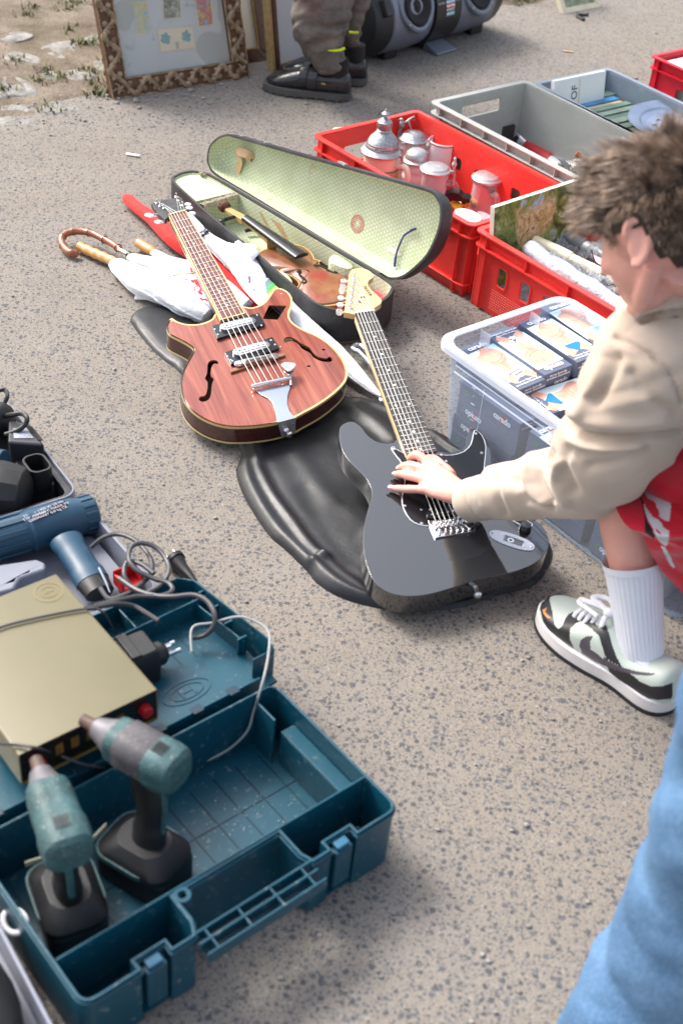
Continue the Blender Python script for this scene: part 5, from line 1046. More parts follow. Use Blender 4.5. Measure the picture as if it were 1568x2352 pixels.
# jack plate, strap button, knob
jc = onp(off(MS, dz=.002), T('b1', [(1228, 642), (1435, 714), (1330, 678)])); a, c = Vector((*jc[0], 0)), Vector((*jc[1], 0)); d = c-a; Mj = MS @ Matrix.Translation((a+c)/2) @ Matrix.Rotation(math.atan2(d.y, d.x), 4, 'Z'); L2 = d.length/2
b = MB(Mj); b.prism([(L2*math.copysign(abs(math.cos(q))**.9, math.cos(q)), .0165*math.copysign(abs(math.sin(q))**.8, math.sin(q))) for q in np.linspace(0, 2*PI, 32, endpoint=False)], .0001, .0018, [rrect(-.016, -.008, .022, .008, .003)]); b.build('jack_plate', mat('white_metal_plate', rgb(214, 218, 230), .25, metal=.3, vary=.04), t, bevel=.0006)
b = MB(Mj); b.add([(-.016, -.008, .0005), (.022, -.008, .0005), (.022, .008, .0005), (-.016, .008, .0005), (.010, -.006, -.008), (.010, .006, -.008)], [(0, 1, 4), (1, 2, 5, 4), (2, 3, 5), (0, 4, 5, 3)]); b.build('jack_cup', chrome, t); b = MB(Mj @ Tr(-.002, 0, -.002)); b.lathe([(.0045, 0), (.006, .001), (.006, .003), (.0035, .003), (.0035, -.002)], 12); b.build('jack_socket', chrome, t)
for s in (-1, 1): b = MB(Mj @ Tr(s*(L2-.006), 0, .0018)); b.lathe([(.0025, 0), (0, .001)], 8); b.build('screw', chrome, t)
e = onp(MS, T('b1', [(1172, 858)]))[0]; w0 = MS @ Vector((e[0], e[1], -.022)); dn = -(MS.col[1].xyz).normalized(); Mb = Fr(w0, MS.col[0].xyz, dn); b = MB(Mb); b.lathe([(.008, -.004), (.0055, .002), (.0045, .008), (.0045, .013), (.0075, .016), (.008, .019), (.005, .022), (0, .0225)], 18); b.build('strap_button', chrome, t)
kp = onp(off(MS, dz=.01), T('b1', [(1395, 612)]))[0]; b = MB(MS @ Tr(kp[0], kp[1], .002)); b.lathe([(.012, 0), (.012, .003), (.009, .012), (0, .013)], 20); b.build('control_knob', bplas, t)
# ================================================================ BLACK BAG (soft)
def vinyl():
    t = NT('black_vinyl'); v = t.coord(); c = t.ramp(t.noise(v, 9, 5, .6), [(.3, rgb(20, 21, 24)), (.7, rgb(36, 37, 41))]); c = t.mix(t.ramp(t.noise(v, 240, 2, .8), [(.70, (0, 0, 0)), (.74, (.6,)*3)]), c, rgb(140, 134, 124))
    c = t.mix(t.ramp(t.noise(v, 5, 5, .7), [(.56, (0, 0, 0)), (.75, (.35,)*3)]), c, rgb(70, 67, 62))
    r = t.ramp(t.noise(v, 16, 4, .6), [(.3, (.30,)*3), (.7, (.46,)*3)]); t.bsdf(c, r, 0, t.bump(t.math('ADD', t.noise(v, 420, 3, .6), t.math('MULTIPLY', t.noise(v, 22, 4, .6, .8), 2.)), .35, .0015), spec=.5); return t.m
vin = vinyl()
def xy(k, pts, z=0): return [tuple(WZ(k, x, y, z).xy) for x, y in pts]
def softpad(name, outline, hmax, edge_w, ridges, m, res=.005, wr=.0, seed=0, label=None, cat=None, zfun=None, parent=None):
    x0, x1 = min(p[0] for p in outline)-.02, max(p[0] for p in outline)+.02; y0, y1 = min(p[1] for p in outline)-.02, max(p[1] for p in outline)+.02
    xs, ys = np.arange(x0, x1, res), np.arange(y0, y1, res); X, Y = np.meshgrid(xs, ys); D = segd(X, Y, outline, True); D = np.where(inside(X, Y, outline), D, -D)
    t_ = np.clip(D/edge_w, 0, 1); Z = hmax*np.sqrt(1-(1-t_)**2); Z = np.where(D < 0, D*1.5, Z)
    for line, a, sg in ridges: Z = Z+np.where(D > 0, (.45 if a > 0 else .22)*a*np.exp(-(segd(X, Y, line)/sg)**2), 0)*np.clip(D/.012, 0, 1)
    Z = Z+np.clip(D/.03, 0, 1)*wr*fbm(X*6+seed, Y*6+seed, 4)
    if zfun: Z = zfun(X, Y, Z, D)
    mb = heightfield(xs, ys, Z, D > -.012); o = mb.build(name, m, parent, ang=180, sub=0)
    if label: tag(o, label, cat)
    return o
out = xy('z3', [(548, 835), (560, 792), (615, 757), (715, 742), (800, 755), (900, 808), (1000, 880)], .02)+xy('b1', [(420, -20), (600, 0), (700, 20), (775, 55), (850, 95), (945, 145), (1050, 195), (1115, 255), (1245, 330), (1330, 420), (1440, 560), (1515, 680), (1512, 760), (1450, 850), (1360, 885), (1290, 900)], .015)+xy('b1', [(1180, 960), (1120, 985), (1000, 1002), (880, 1006), (780, 1000), (640, 975), (520, 932), (430, 872), (392, 822), (290, 722), (220, 662), (150, 562), (92, 455), (64, 355), (76, 235)], .0)+xy('z3', [(850, 1175), (760, 1100), (680, 1030), (600, 935), (556, 872)], .0)
out = [(p.x, p.y) for p in cr([(x, y, 0) for x, y in out], 3)]
L_ = lambda pts, z=.02: [(p.x, p.y) for p in cr([(x, y, 0) for x, y in xy('b1', pts, z)], 3, False)]
ridges = [(L_([(150, 235), (170, 330), (230, 450), (310, 560), (400, 680), (470, 740)]), .020, .011), (L_([(110, 300), (130, 400), (200, 530), (300, 660), (400, 760)]), .012, .012), (L_([(195, 330), (270, 460), (380, 600), (500, 760), (620, 850), (760, 930)]), -.016, .016),
          (L_([(430, 770), (520, 850), (640, 920), (760, 960), (950, 975)]), .020, .012), (L_([(470, 740), (560, 820), (680, 900)]), .016, .010), (L_([(400, 770), (425, 750), (470, 735), (480, 745)]), .007, .006),
          (L_([(380, 430), (440, 560), (520, 680), (600, 760)]), -.012, .02), (L_([(330, 240), (420, 380), (500, 480)]), .010, .022), (L_([(450, 170), (560, 260), (600, 360)]), -.010, .018), (L_([(620, 60), (700, 110), (760, 160), (800, 200)]), .016, .02), (L_([(560, 90), (640, 130), (720, 200)]), -.012, .014), (L_([(640, 20), (740, 50), (840, 110)]), .012, .012),
          (L_([(960, 170), (1040, 230), (1110, 270)]), .014, .009), (L_([(980, 210), (1050, 260), (1120, 285)]), -.010, .007), (L_([(1000, 160), (1090, 215), (1160, 290)]), .012, .010),
          (L_([(1300, 890), (1380, 880), (1450, 840)]), .012, .012),
          ([tuple(q) for q in xy('z3', [(560, 850), (640, 960), (760, 1080), (850, 1150)], .02)], .010, .008), ([tuple(q) for q in xy('z3', [(600, 870), (700, 980), (830, 1090)], .02)], -.008, .010)]
# the bag sags under the guitars that lie on it
def under(X, Y, Z, D):
    for M, P, dz in ((MG, g1, -DG), (MS, g2, -DS)):
        wpts = [M @ Vector((x, y, dz)) for x, y in P]; poly = [(p.x, p.y) for p in wpts]; m_ = inside(X, Y, poly); n = M.col[2].xyz; o = M @ Vector((0, 0, dz))
        pl = o.z-((X-o.x)*n.x+(Y-o.y)*n.y)/n.z; dd = segd(X, Y, poly, True); cap = np.where(m_, pl-.001, pl+dd*1.2+.002); Z = np.minimum(Z, np.maximum(cap, np.where(D > 0, .001, -1)))
    return Z
bag = softpad('guitar_bag', out, .013, .020, ridges, vin, .004, .005, 3, 'soft black vinyl guitar bag lying flat and creased under both guitars', 'guitar bag', under)

# ================================================================ UMBRELLAS
def cloth(name, col, tr_=.12):
    t = NT(name); v = t.coord(); c = t.ramp(t.noise(v, 10, 4), [(.3, sc(col, .93)), (.7, sc(col, 1.02))]); b = t.bsdf(c, .75, 0, t.bump(t.noise(v, 34, 4, .6, .6), .45, .006), spec=.25, sheen=.15); return t.m
wcl = cloth('white_nylon', rgb(240, 242, 248)); rcl = cloth('red_nylon', rgb(222, 40, 36)); rpr = mat('red_cloth_print', rgb(214, 34, 56), .7); gpr = mat('charcoal_cloth_print', rgb(92, 92, 104), .7); tpr = mat('teal_cloth_print', rgb(110, 142, 142), .7); npr = mat('green_cloth_print', rgb(70, 210, 90), .7); ypr = mat('yellow_cloth_print', rgb(238, 226, 90), .7)
def rolled(name, k, pts, m, parent, folds=8, amp=.14, flatz=.62, n=150, dec=(), seed=0, tw=2.):
    P = [(*T(k, [(x, y)])[0], z, r) for x, y, z, r in pts]; W3 = cr([tuple(W(p[0], p[1], p[2])) for p in P], 24, False); L = len(W3); rr = [float(np.interp(i/(L-1), np.linspace(0, 1, len(P)), [p[3] for p in P])) for i in range(L)]
    md = lambda a, s: 1+amp*(((a*folds/(2*PI)+tw*s+.15*math.sin(s*9+seed)) % 1)-.5)+amp*.7*float(fbm(a*1.2+seed, s*14, 3))
    b = MB(); b.tube(W3, rr, n, flatz=flatz, mod=md, up=(0, 0, 1))
    ms = [m]
    if dec:
        ms += [d[0] for d in dec]
        pol = [(i+1, T(kk, pts_)) for i, d in enumerate(dec) for kk, pts_ in d[1]]
        for fi, f in enumerate(b.f):
            if len(f) != 4: continue
            q = [b.v[i] for i in f]; c_ = (q[0]+q[1]+q[2]+q[3])/4; nr = (q[2]-q[0]).cross(q[3]-q[1])
            if abs(nr.normalized().dot((CO-c_).normalized())) < .05 or c_.z < .01: continue
            u, v = pix(c_)
            for mi_, pp_ in pol:
                if inpoly(u, v, pp_): b.mi[fi] = mi_
    return b.build(name, ms, parent, ang=180)
# bamboo crook umbrella
bamb = mat('bamboo', rgb(150, 84, 50), .3, vary=.35, vs=30, coat=.5, bs=120, bst=.3); lwood = mat('honey_wood', rgb(206, 150, 88), .35, vary=.08, coat=.4)
def u3(k, *q): return tuple(WZ(k, *q))
t = thing('umbrella', WZ('z3', 300, 360, 0), 'furled white umbrella with bamboo crook handle and red printed panel', 'umbrella', 'umbrellas under the guitar')
cp_ = cr([u3('z3', x, y, z) for x, y, z in ((236, 474, .014), (205, 468, .016), (172, 438, .018), (156, 400, .022), (172, 368, .028), (215, 350, .032), (275, 348, .034), (335, 360, .036), (395, 390, .036), (450, 420, .036), (492, 450, .036))], 6, False); L = len(cp_)
b = MB(); b.tube(cp_, [.0098-.0016*i/L+.0013*math.exp(-((i % 9)-4)**2/1.2) for i in range(L)], 14); b.ell(cp_[0], .0098, None, 12, 8); b.build('crook_handle', bamb, t)
b = MB()
for i in range(4, L-2, 9): b.tube([cp_[i]-(cp_[i+1]-cp_[i])*.12, cp_[i]+(cp_[i+1]-cp_[i])*.12], .0112, 14)
b.build('bamboo_node', mat('bamboo_dark', rgb(104, 46, 34), .4), t)
tube3('ferrule', 'z3', [(485, 450, .036), (540, 478, .036), (565, 492, .036)], [.006, .005, .005], chrome, parent=t); tube3('runner', 'z3', [(540, 478, .036), (556, 488, .036)], .0085, blk, parent=t)
rolled('canopy', 'z3', [(545, 490, .036, .010), (600, 510, .036, .017), (720, 545, .04, .027), (850, 590, .045, .042), (960, 655, .045, .048), (1060, 730, .045, .045), (1200, 800, .03, .035)], wcl, t, dec=[(rpr, [('e1', [(595, 345), (665, 318), (720, 440), (690, 500), (620, 480)]), ('e1', [(680, 615), (810, 588), (1000, 960), (900, 905), (850, 840), (760, 750), (700, 690)]), ('e1', [(415, 815), (455, 745), (492, 830)]), ('e1', [(478, 772), (530, 660), (560, 720), (590, 800), (560, 866), (510, 830)]), ('e1', [(600, 622), (670, 605), (705, 690), (660, 706)]), ('e1', [(688, 800), (730, 765), (775, 765), (712, 830), (725, 940), (695, 900)]), ('e1', [(760, 890), (850, 830), (900, 980), (830, 960)]), ('e1', [(765, 950), (815, 1030), (900, 1068), (950, 1040), (1040, 1120), (1000, 1130), (940, 1080), (860, 1094), (780, 1030)]), ('e1', [(375, 610), (390, 600), (380, 680), (366, 690)]), ('e1', [(400, 620), (440, 590), (400, 700), (390, 680)]), ('e1', [(480, 600), (570, 590), (540, 620), (500, 640)])])], seed=2)
tube3('tie_cord', 'e1', [(125, 545, .074), (350, 492, .082), (600, 470, .09), (760, 460, .09)], .0022, mat('cream_cord', rgb(214, 202, 172), .8), parent=t)
# light wood handle umbrella
t = thing('umbrella', WZ('z3', 360, 480, 0), 'furled white umbrella with grooved honey-coloured wooden handle', 'umbrella', 'umbrellas under the guitar')
hp_ = cr([u3('z3', x, y, z) for x, y, z in ((256, 432, .016), (330, 466, .018), (400, 496, .02), (470, 528, .022))], 8, False); L = len(hp_)
b = MB(); b.tube(hp_, [.0125*(.75 if i == 0 else 1)+.0012*math.sin(i*1.3) for i in range(L)], 16); b.build('grooved_handle', lwood, t)
rolled('canopy', 'z3', [(462, 526, .025, .016), (520, 565, .03, .030), (640, 640, .034, .045), (780, 690, .034, .050), (900, 760, .03, .046), (1010, 830, .02, .03)], wcl, t, seed=7, amp=.12)
q = [WZ('z3', 585, 690, .016), WZ('z3', 574, 737, .006), WZ('z3', 690, 743, .008), WZ('z3', 800, 735, .03), WZ('z3', 700, 680, .03)]; b = MB(); b.add([tuple(p) for p in q], [(0, 1, 2, 4), (2, 3, 4)]); b.build('canopy_flap', wcl, t, solid=.0012)
# short handle umbrella
t = thing('umbrella', WZ('z3', 640, 445, 0), 'furled white umbrella with short pale wooden knob handle and thin white shaft', 'umbrella', 'umbrellas under the guitar')
hp_ = cr([u3('z3', x, y, z) for x, y, z in ((592, 410, .02), (640, 440, .02), (690, 470, .02))], 5, False)
b = MB(); b.tube(hp_, [.009, .0125]+[.0125]*7+[.0105, .0095][:len(hp_)-9], 16); b.build('knob_handle', lwood, t)
rolled('canopy', 'z3', [(684, 466, .024, .010), (760, 510, .028, .016), (860, 555, .032, .027), (960, 600, .034, .034), (1080, 690, .034, .034), (1200, 790, .03, .03)], wcl, t, seed=11, amp=.15)
b = MB()
for s in (-6, 4, 14): b.tube([u3('z3', 680, 470+s, .030), u3('z3', 800, 532+s*1.6, .044), u3('z3', 900, 580+s*2, .05)], .0016, 6)
b.build('rib_tips', mat('ivory_rib', rgb(214, 210, 200), .5), t)
# red umbrella
t = thing('umbrella', WZ('z3', 700, 330, 0), 'plain bright red furled umbrella running under the neck of the brown guitar', 'umbrella', 'umbrellas under the guitar')
rolled('canopy', 'z3', [(523, 142, .02, .008), (545, 165, .022, .017), (600, 215, .024, .018), (700, 290, .026, .022), (820, 400, .026, .027), (1000, 520, .026, .030), (1130, 640, .026, .032), (1250, 730, .026, .032), (1380, 800, .026, .028)], rcl, t, folds=5, amp=.10, seed=4, flatz=.75)
# white printed golf umbrella
t = thing('umbrella', WZ('z4', 300, 640, 0), 'large white umbrella with green and yellow stripes rolled up against the violin case', 'umbrella', 'umbrellas under the guitar')
tube3('shaft_sleeve', 'z3', [(895, 262, .05), (930, 310, .055), (968, 358, .06)], [.008, .012, .014], wcl, parent=t); tube3('runner_ring', 'z3', [(965, 352, .06), (976, 368, .06)], .0165, chrome, parent=t)
b = MB(); [b.box(tuple(WZ('z3', 970+dx, 358+dy, .074)), (.007, .006, .006)) for dx, dy in ((0, 12), (14, 0), (24, -10))]; b.build('runner_teeth', blk, t)
rolled('canopy', 'v', [(468, 538, .06, .016), (482, 552, .06, .020), (512, 572, .066, .027), (547, 592, .07, .042), (568, 622, .062, .036), (590, 655, .056, .036), (640, 705, .05, .038), (700, 760, .04, .036), (750, 800, .034, .032), (800, 845, .028, .024), (845, 885, .022, .013), (874, 910, .016, .004)], wcl, t, n=130, seed=5, amp=.16,
  dec=[(gpr, [('e2', [(818, 870), (850, 805), (880, 860), (885, 950), (860, 1000), (835, 950)]), ('e2', [(1160, 800), (1260, 800), (1290, 835), (1345, 830), (1350, 862), (1160, 885)]), ('e2', [(780, 686), (832, 648), (835, 660), (786, 697)]), ('e2', [(797, 735), (836, 698), (838, 710), (803, 745)]), ('e2', [(792, 800), (845, 752), (848, 766), (797, 806)]), ('e2', [(750, 725), (770, 740), (765, 785), (755, 760)]), ('e2', [(666, 610), (690, 578), (714, 600), (705, 640), (675, 642)]), ('e2', [(915, 1020), (990, 1160), (975, 1160), (910, 1070)])]),
       (wcl, [('e2', [(678, 612), (692, 592), (703, 604), (697, 630), (682, 630)])]), (tpr, [('e2', [(1140, 960), (1195, 890), (1355, 862), (1362, 905), (1200, 1060), (1168, 1090)])]), (npr, [('e2', [(1168, 1090), (1200, 1060), (1362, 905), (1385, 1020), (1330, 1050), (1230, 1160), (1195, 1245)])]), (ypr, [('e2', [(1195, 1245), (1230, 1160), (1330, 1050), (1385, 1030), (1400, 1100), (1230, 1320)])])])
def flap(pts, k, label=None):
    P = [WZ(k, *q) for q in pts]; n = len(P); c = sum(P, Vector())/n; c.z += .006; b = MB(); b.add([tuple(p) for p in P]+[tuple(c)], [(i, (i+1) % n, n) for i in range(n)]); b.build('canopy_flap', wcl, t, solid=.0012, ang=60)
flap([(575, 185, .098), (650, 150, .104), (700, 200, .104), (975, 240, .104), (985, 330, .101), (1050, 400, .099), (950, 500, .09), (900, 560, .082), (700, 520, .07), (560, 380, .08)], 'e2')
t2 = thing('metal_clasp', WZ('e3', 1120, 350, .03), 'chrome loop clasp beside the white umbrella, left of the black guitar neck', 'clasp')
b = MB(); b.tube(cr([u3('e3', x, y, .035) for x, y in ((990, 275), (1030, 235), (1085, 245), (1160, 320), (1240, 430), (1262, 500), (1235, 505), (1150, 405), (1060, 315))], 5), .0055, 8, cyc=True); b.build('loop', mat('chrome_clasp', rgb(205, 210, 220), .15, metal=.9), t2)
b = MB(); b.tube([u3('e3', 1040, 300, .028), u3('e3', 1240, 470, .028)], .005, 8); b.build('bar', chrome, t2)
b = MB(); b.tube(cr([u3('e3', 1300, 845, .012), u3('e3', 1320, 880, .012), u3('e3', 1340, 850, .016), u3('e3', 1350, 800, .02)], 4, False), .003, 6); o = b.build('tie_strap', wcl, t)
# ================================================================ TOOL CASES AND TOOLS (near left)
teal = mat('teal_plastic', rgb(10, 72, 90), .36, vary=.14, vs=9, bs=320, bst=.2, dust=.25); tealw = mat('worn_teal', rgb(44, 80, 84), .55, vary=.35, vs=34, dust=.7, bs=60, bst=.3, bd=.002)
grubber = mat('grey_rubber', rgb(70, 68, 73), .6, vary=.3, vs=40, dust=.5); alloy = mat('dull_alloy', rgb(112, 110, 116), .5, metal=.4, vary=.25, vs=40); black2 = mat('black_rubber', rgb(22, 23, 26), .5, vary=.35, vs=30)
a = W(191, 2313, .12); ex = W(917, 1855, .12)-a; MK = Fr((a.x, a.y, 0), ex); LK, WK, HK = .508, .295, .12
t = thing('tool_case', MK.col[3].xyz, 'open teal plastic power tool case with its lid folded back', 'tool case')
o_ = rrect(0, 0, LK, WK, .018, 4); th = .004
def wall(pts, z0, z1, name='case_wall', m_=teal, bev=.0012, M=MK, w_=.0035, par=None):
    """a standing wall that follows the 2-D line pts"""
    n = len(pts); P = [Vector((x, y)) for x, y in pts]; Lf, Rt = [], []
    for i in range(n):
        d = (P[min(i+1, n-1)]-P[max(i-1, 0)]).normalized(); q = Vector((-d.y, d.x))*w_/2; Lf.append(tuple(P[i]+q)); Rt.append(tuple(P[i]-q))
    b = MB(M); b.prism(Lf+Rt[::-1], z0, z1); return b.build(name, m_, par or t, bevel=bev)
b = MB(MK); b.prism(inset(rrect(0, .066, LK, WK, .018, 4), .004), .006, .011); b.build('floor', teal, t)
for xa, xb_ in ((.004, .165), (.345, LK-.004)): b = MB(MK); b.prism(rrect(xa, .004, xb_, .066, .01), .006, .011); b.build('tray_floor', teal, t)
b = MB(MK)
for k in range(11): x = .04+k*.042; b.bx(x-.0008, .080, .0112, x+.0008, WK-.03, .0122)
b.bx(.02, .19, .0112, LK-.02, .1915, .0120); b.build('floor_rib', mat('teal_dark', rgb(8, 44, 62), .4), t)
# outer shell: right, back, left walls and the two front boxes
b = MB(MK); fo = [(.018, 0), (.082, 0), (.082, .016), (.126, .016), (.126, 0), (.163, 0), (.172, .020), (.172, .066), (.345, .066), (.345, .020), (.352, 0), (.385, 0), (.385, .016), (.430, .016), (.430, 0), (LK-.018, 0)]
arc = lambda cx, cy, a0, a1, r: [(cx+r*math.cos(math.radians(a0+(a1-a0)*k/4)), cy+r*math.sin(math.radians(a0+(a1-a0)*k/4))) for k in range(5)]
outl = fo+arc(LK-.018, .018, -90, 0, .018)+arc(LK-.018, WK-.018, 0, 90, .018)+arc(.018, WK-.018, 90, 180, .018)+arc(.018, .018, 180, 270, .018)
outl = [p for i, p in enumerate(outl) if i == 0 or (Vector(p)-Vector(outl[i-1])).length > 1e-5]
if (Vector(outl[0])-Vector(outl[-1])).length < 1e-5: outl.pop()
b.prism(outl, .004, HK, [inset(outl, .0042)]); b.build('outer_wall', teal, t, bevel=.0012)
b = MB(MK); b.prism(inset(outl, -.0025), HK-.010, HK-.0045, [inset(outl, -.0002)]); b.build('rim_bead', teal, t, bevel=.001)
wall([(.005, .073), (LK-.005, .070)], .011, HK+.002, 'divider')
wall([(.172, .021), (.172, .066)], .011, HK, 'bay_wall'); 
for x0 in (.088, .391):
    b = MB(MK); b.bx(x0, -.004, .03, x0+.030, .010, HK-.012); b.build('latch', teal, t, bevel=.002)
    b = MB(MK); b.bx(x0+.004, -.002, HK-.011, x0+.026, .012, HK-.004); b.build('latch_tab', mat('teal_light', rgb(36, 92, 120), .35), t, bevel=.002)
# carrying handle with cross ribs
b = MB(MK)
for y in (-.030, -.012, .004): b.bx(.160, y-.0018, HK-.022, .352, y+.0018, HK-.001)
for k in range(4): x = .178+k*.052; b.bx(x-.0015, -.030, HK-.021, x+.0015, .004, HK-.002)
b.bx(.168, -.0285, HK-.030, .348, .0025, HK-.0265)
b.build('carry_handle', teal, t, bevel=.0012)
b = MB(MK); b.prism(circ(.182, .060, .012, n=20), HK-.02, HK+.001, [circ(.182, .060, .006, n=16)]); b.build('hinge_ring', teal, t, bevel=.0015)
# inner ledge on right wall and corner block
b = MB(MK); b.bx(LK-.030, .085, .078, LK-.0046, .235, .082); b.bx(LK-.0302, .085, .011, LK-.0265, .235, .078); b.build('side_ledge', teal, t, bevel=.0012)
b = MB(MK); b.bx(LK-.040, .240, .011, LK-.036, WK-.0045, HK-.012); b.build('corner_rib', teal, t, bevel=.001)
# hinge wall towards the lid with raised rectangles
wall([(.02, WK+.022), (LK-.010, WK+.022)], .03, .118, 'hinge_wall')
for k in range(7):
    x = .03+k*.066; b = MB(MK); b.bx(x, WK+.0185, .058, x+.044, WK+.0200, .085); b.build('hinge_pad', teal, t, bevel=.0006)
    b = MB(MK); b.bx(x+.012, WK+.015, .1182, x+.030, WK+.030, .1205); b.build('hinge_knuckle', mat('teal_dark', rgb(8, 44, 62), .4), t, bevel=.0006)
# ---- lid
y0, y1, xl, xr, zf = WK+.030, .572, -.01, .535, .088
b = MB(MK); b.bx(xl, y0-.006, zf-.006, xr, y1, zf); b.build('lid_floor', teal, t, bevel=.001)
lo2 = [(xl, y0), (xl, y1-.02), (xl+.02, y1), (xr-.02, y1), (xr, y1-.02), (xr+.018, y0+.045), (xr+.012, y0+.022), (.506, y0+.022)]
wall(lo2, .02, .128, 'lid_wall', par=t); wall([(xr-.024, y1-.05), (xr-.010, y0+.07)], zf, .118, 'lid_ledge')
wall([(.13, .510), (xr-.004, .512)], zf, .126, 'lid_divider'); wall([(.40, .512), (.40, y1-.004)], zf, .122, 'lid_divider'); wall([(.335, .40), (.335, .51)], zf, .120, 'lid_divider')
for k in range(4): wall([(xr-.020+.004*k, y0+.075+k*.042), (xr-.002+.002*k, y0+.075+k*.042)], zf, .124, 'lid_rib')
b = MB(MK); cxl, cyl = .405, y0+.055
b.prism(circ(cxl, cyl, .043, .022, n=36), zf, zf+.0012, [circ(cxl, cyl, .0405, .0198, n=36)]); b.prism(circ(cxl, cyl, .030, .0145, n=32), zf, zf+.0012, [circ(cxl, cyl, .028, .013, n=32)])
b.bx(cxl-.012, cyl-.009, zf, cxl-.009, cyl+.009, zf+.0012); b.bx(cxl+.009, cyl-.009, zf, cxl+.012, cyl+.009, zf+.0012); b.bx(cxl-.009, cyl-.0015, zf, cxl+.009, cyl+.0015, zf+.0012); b.build('moulded_emblem', teal, t)
b = MB(MK)
for k in range(5): b.bx(.34+k*.03, y0+.11, zf, .3415+k*.03, y0+.17, zf+.001)
b.build('lid_rib_line', mat('teal_dark', rgb(8, 44, 62), .4), t)
# sawdust specks in the case
b = MB(MK)
for k in range(90): x, y = random.gauss(.36, .06), random.gauss(.17, .035); s = random.uniform(.0004, .0013); b.ell((x, y, .0125), (s, s, s*.5), None, 6, 4) if .02 < x < LK-.03 and .08 < y < WK-.02 else None
tag(b.build('dust_specks', mat('chalk_specks', rgb(190, 196, 206), .8), kind='stuff'), 'pale dust specks on the floor of the teal case', 'dust')

# ---- impact drivers
def driver(nose, rear, bat, zh, zb, roll, label, worn):
    N, Rr, Bc = W(*nose, zh), W(*rear, zh-.004), W(*bat, zb); d = (Rr-N).normalized(); ln = .150
    t = thing('impact_driver', (Bc.x, Bc.y, .0125), label, 'impact driver', 'cordless impact drivers')
    M = Fr(N, d, (0, 0, 1)) @ Rx(roll) @ Ry(90)   # local z runs from nose to rear
    sq = lambda a, z: .97+.15*abs(math.sin(2*a))**1.3
    b = MB(M); b.lathe([(0, -.012), (.0085, -.012), (.0095, .006), (.011, .012)], 20); b.build('anvil', mat('rusty_collet', rgb(84, 64, 56), .6, vary=.3), t)
    b = MB(M); b.lathe([(.0115, .010), (.0150, .012), (.0185, .024), (.0255, .040), (.0275, .046)], 28); b.build('hammer_case', alloy, t)
    b = MB(M); b.lathe([(.0275, .044), (.0290, .050), (.0300, .075), (.0300, .105), (.0325, .112), (.0330, .130), (.0310, .147), (.025, .153), (0, .155)], 32, mod=sq); b.build('motor_housing', tealw, t)
    b = MB(M)
    if worn == 0: b.lathe([(.0298, .060), (.0318, .064), (.0322, .106), (.0318, .111)], 32, mod=lambda a, z: sq(a, z)*(1 if math.cos(a) < .4 else .9)); b.build('rubber_boot', grubber, t)
    else: b.tube(cr([(.0345, .018, .055), (.0365, .012, .08), (.0360, .020, .11), (.0340, .010, .14)], 4, False), .0035, 8); b.build('worn_stripe', mat('bright_teal', rgb(30, 112, 118), .4, vary=.3, vs=60), t)
    b = MB(M)
    for k in range(5): b.box((-.0325, .006-.004*k, .122+.0*k), (.004, .0018, .018))
    b.build('cooling_slot', blk, t)
    c0 = M @ Vector((0, 0, .092)); c0.z -= .02
    dd = Vector((d.x, d.y, 0)).normalized(); up = (c0-Bc).normalized()
    P = cr([tuple(c0), tuple(c0.lerp(Bc, .3)+dd*.010), tuple(c0.lerp(Bc, .62)+dd*.006), tuple(Bc+Vector((0, 0, .035)))], 5, False)
    b = MB(); b.tube(P, [(.0175, .024)]*4+[(.0165, .022)]*6+[(.019, .026)]*6, 20, up=tuple(dd)); b.build('grip', black2, t)
    b = MB(); b.tube([tuple(P[2]-dd*.020), tuple(P[5]-dd*.023), tuple(P[7]-dd*.018)], [.008, .0085, .006], 10); b.build('trigger', black2, t)
    b = MB(); b.tube([tuple(P[1]+dd*.023), tuple(P[5]+dd*.024), tuple(P[10]+dd*.022)], [(.005, .004)]*3, 10, up=tuple(dd)); b.build('teal_spine', tealw, t)
    Mb = Fr((Bc.x, Bc.y, .0125), dd)
    b = MB(Mb); b.loft([[(x, y, z) for x, y in rrect(-.066+q, -.042+q*.7, .055-q, .042-q*.7, .018, 4)] for z, q in ((.0, .004), (.004, 0), (.040, 0), (.044, .002))]); b.build('battery', black2, t, bevel=.0015)
    b = MB(Mb); b.loft([[(x, y, z) for x, y in rrect(-.065+q, -.044+q*.7, .054-q, .044-q*.7, .024, 4)] for z, q in ((.0445, .0), (.056, .0), (.066, .008), (.078, .022))]); b.build('foot_collar', black2, t, bevel=.001)
    b = MB(Mb); b.prism(rrect(-.0675, -.0465, .036, .0465, .026, 5), .047, .056, [rrect(-.0645, -.0435, .020, .0435, .024, 5)]); b.build('foot_band', tealw, t)
    b = MB(Mb); b.bx(-.075, -.040, .050, -.0717, .0, .060); b.build('belt_clip', mat('ivory_clip', rgb(214, 210, 180), .4), t, bevel=.001)
    b = MB(Mb @ Tr(-.040, -.022, .069)); b.lathe([(.0065, 0), (.0065, .0012), (0, .0014)], 16); b.build('mode_button', mat('pale_button', rgb(200, 206, 220), .3), t)
    return t
driver((205, 1662), (398, 1775), (340, 1975), .235, .045, 0, 'scuffed teal cordless impact driver with grey rubber boot, standing further right in the case', 0)
driver((88, 1760), (165, 1975), (160, 2085), .235, .045, 0, 'scuffed all-teal cordless impact driver standing nearest the camera', 1)

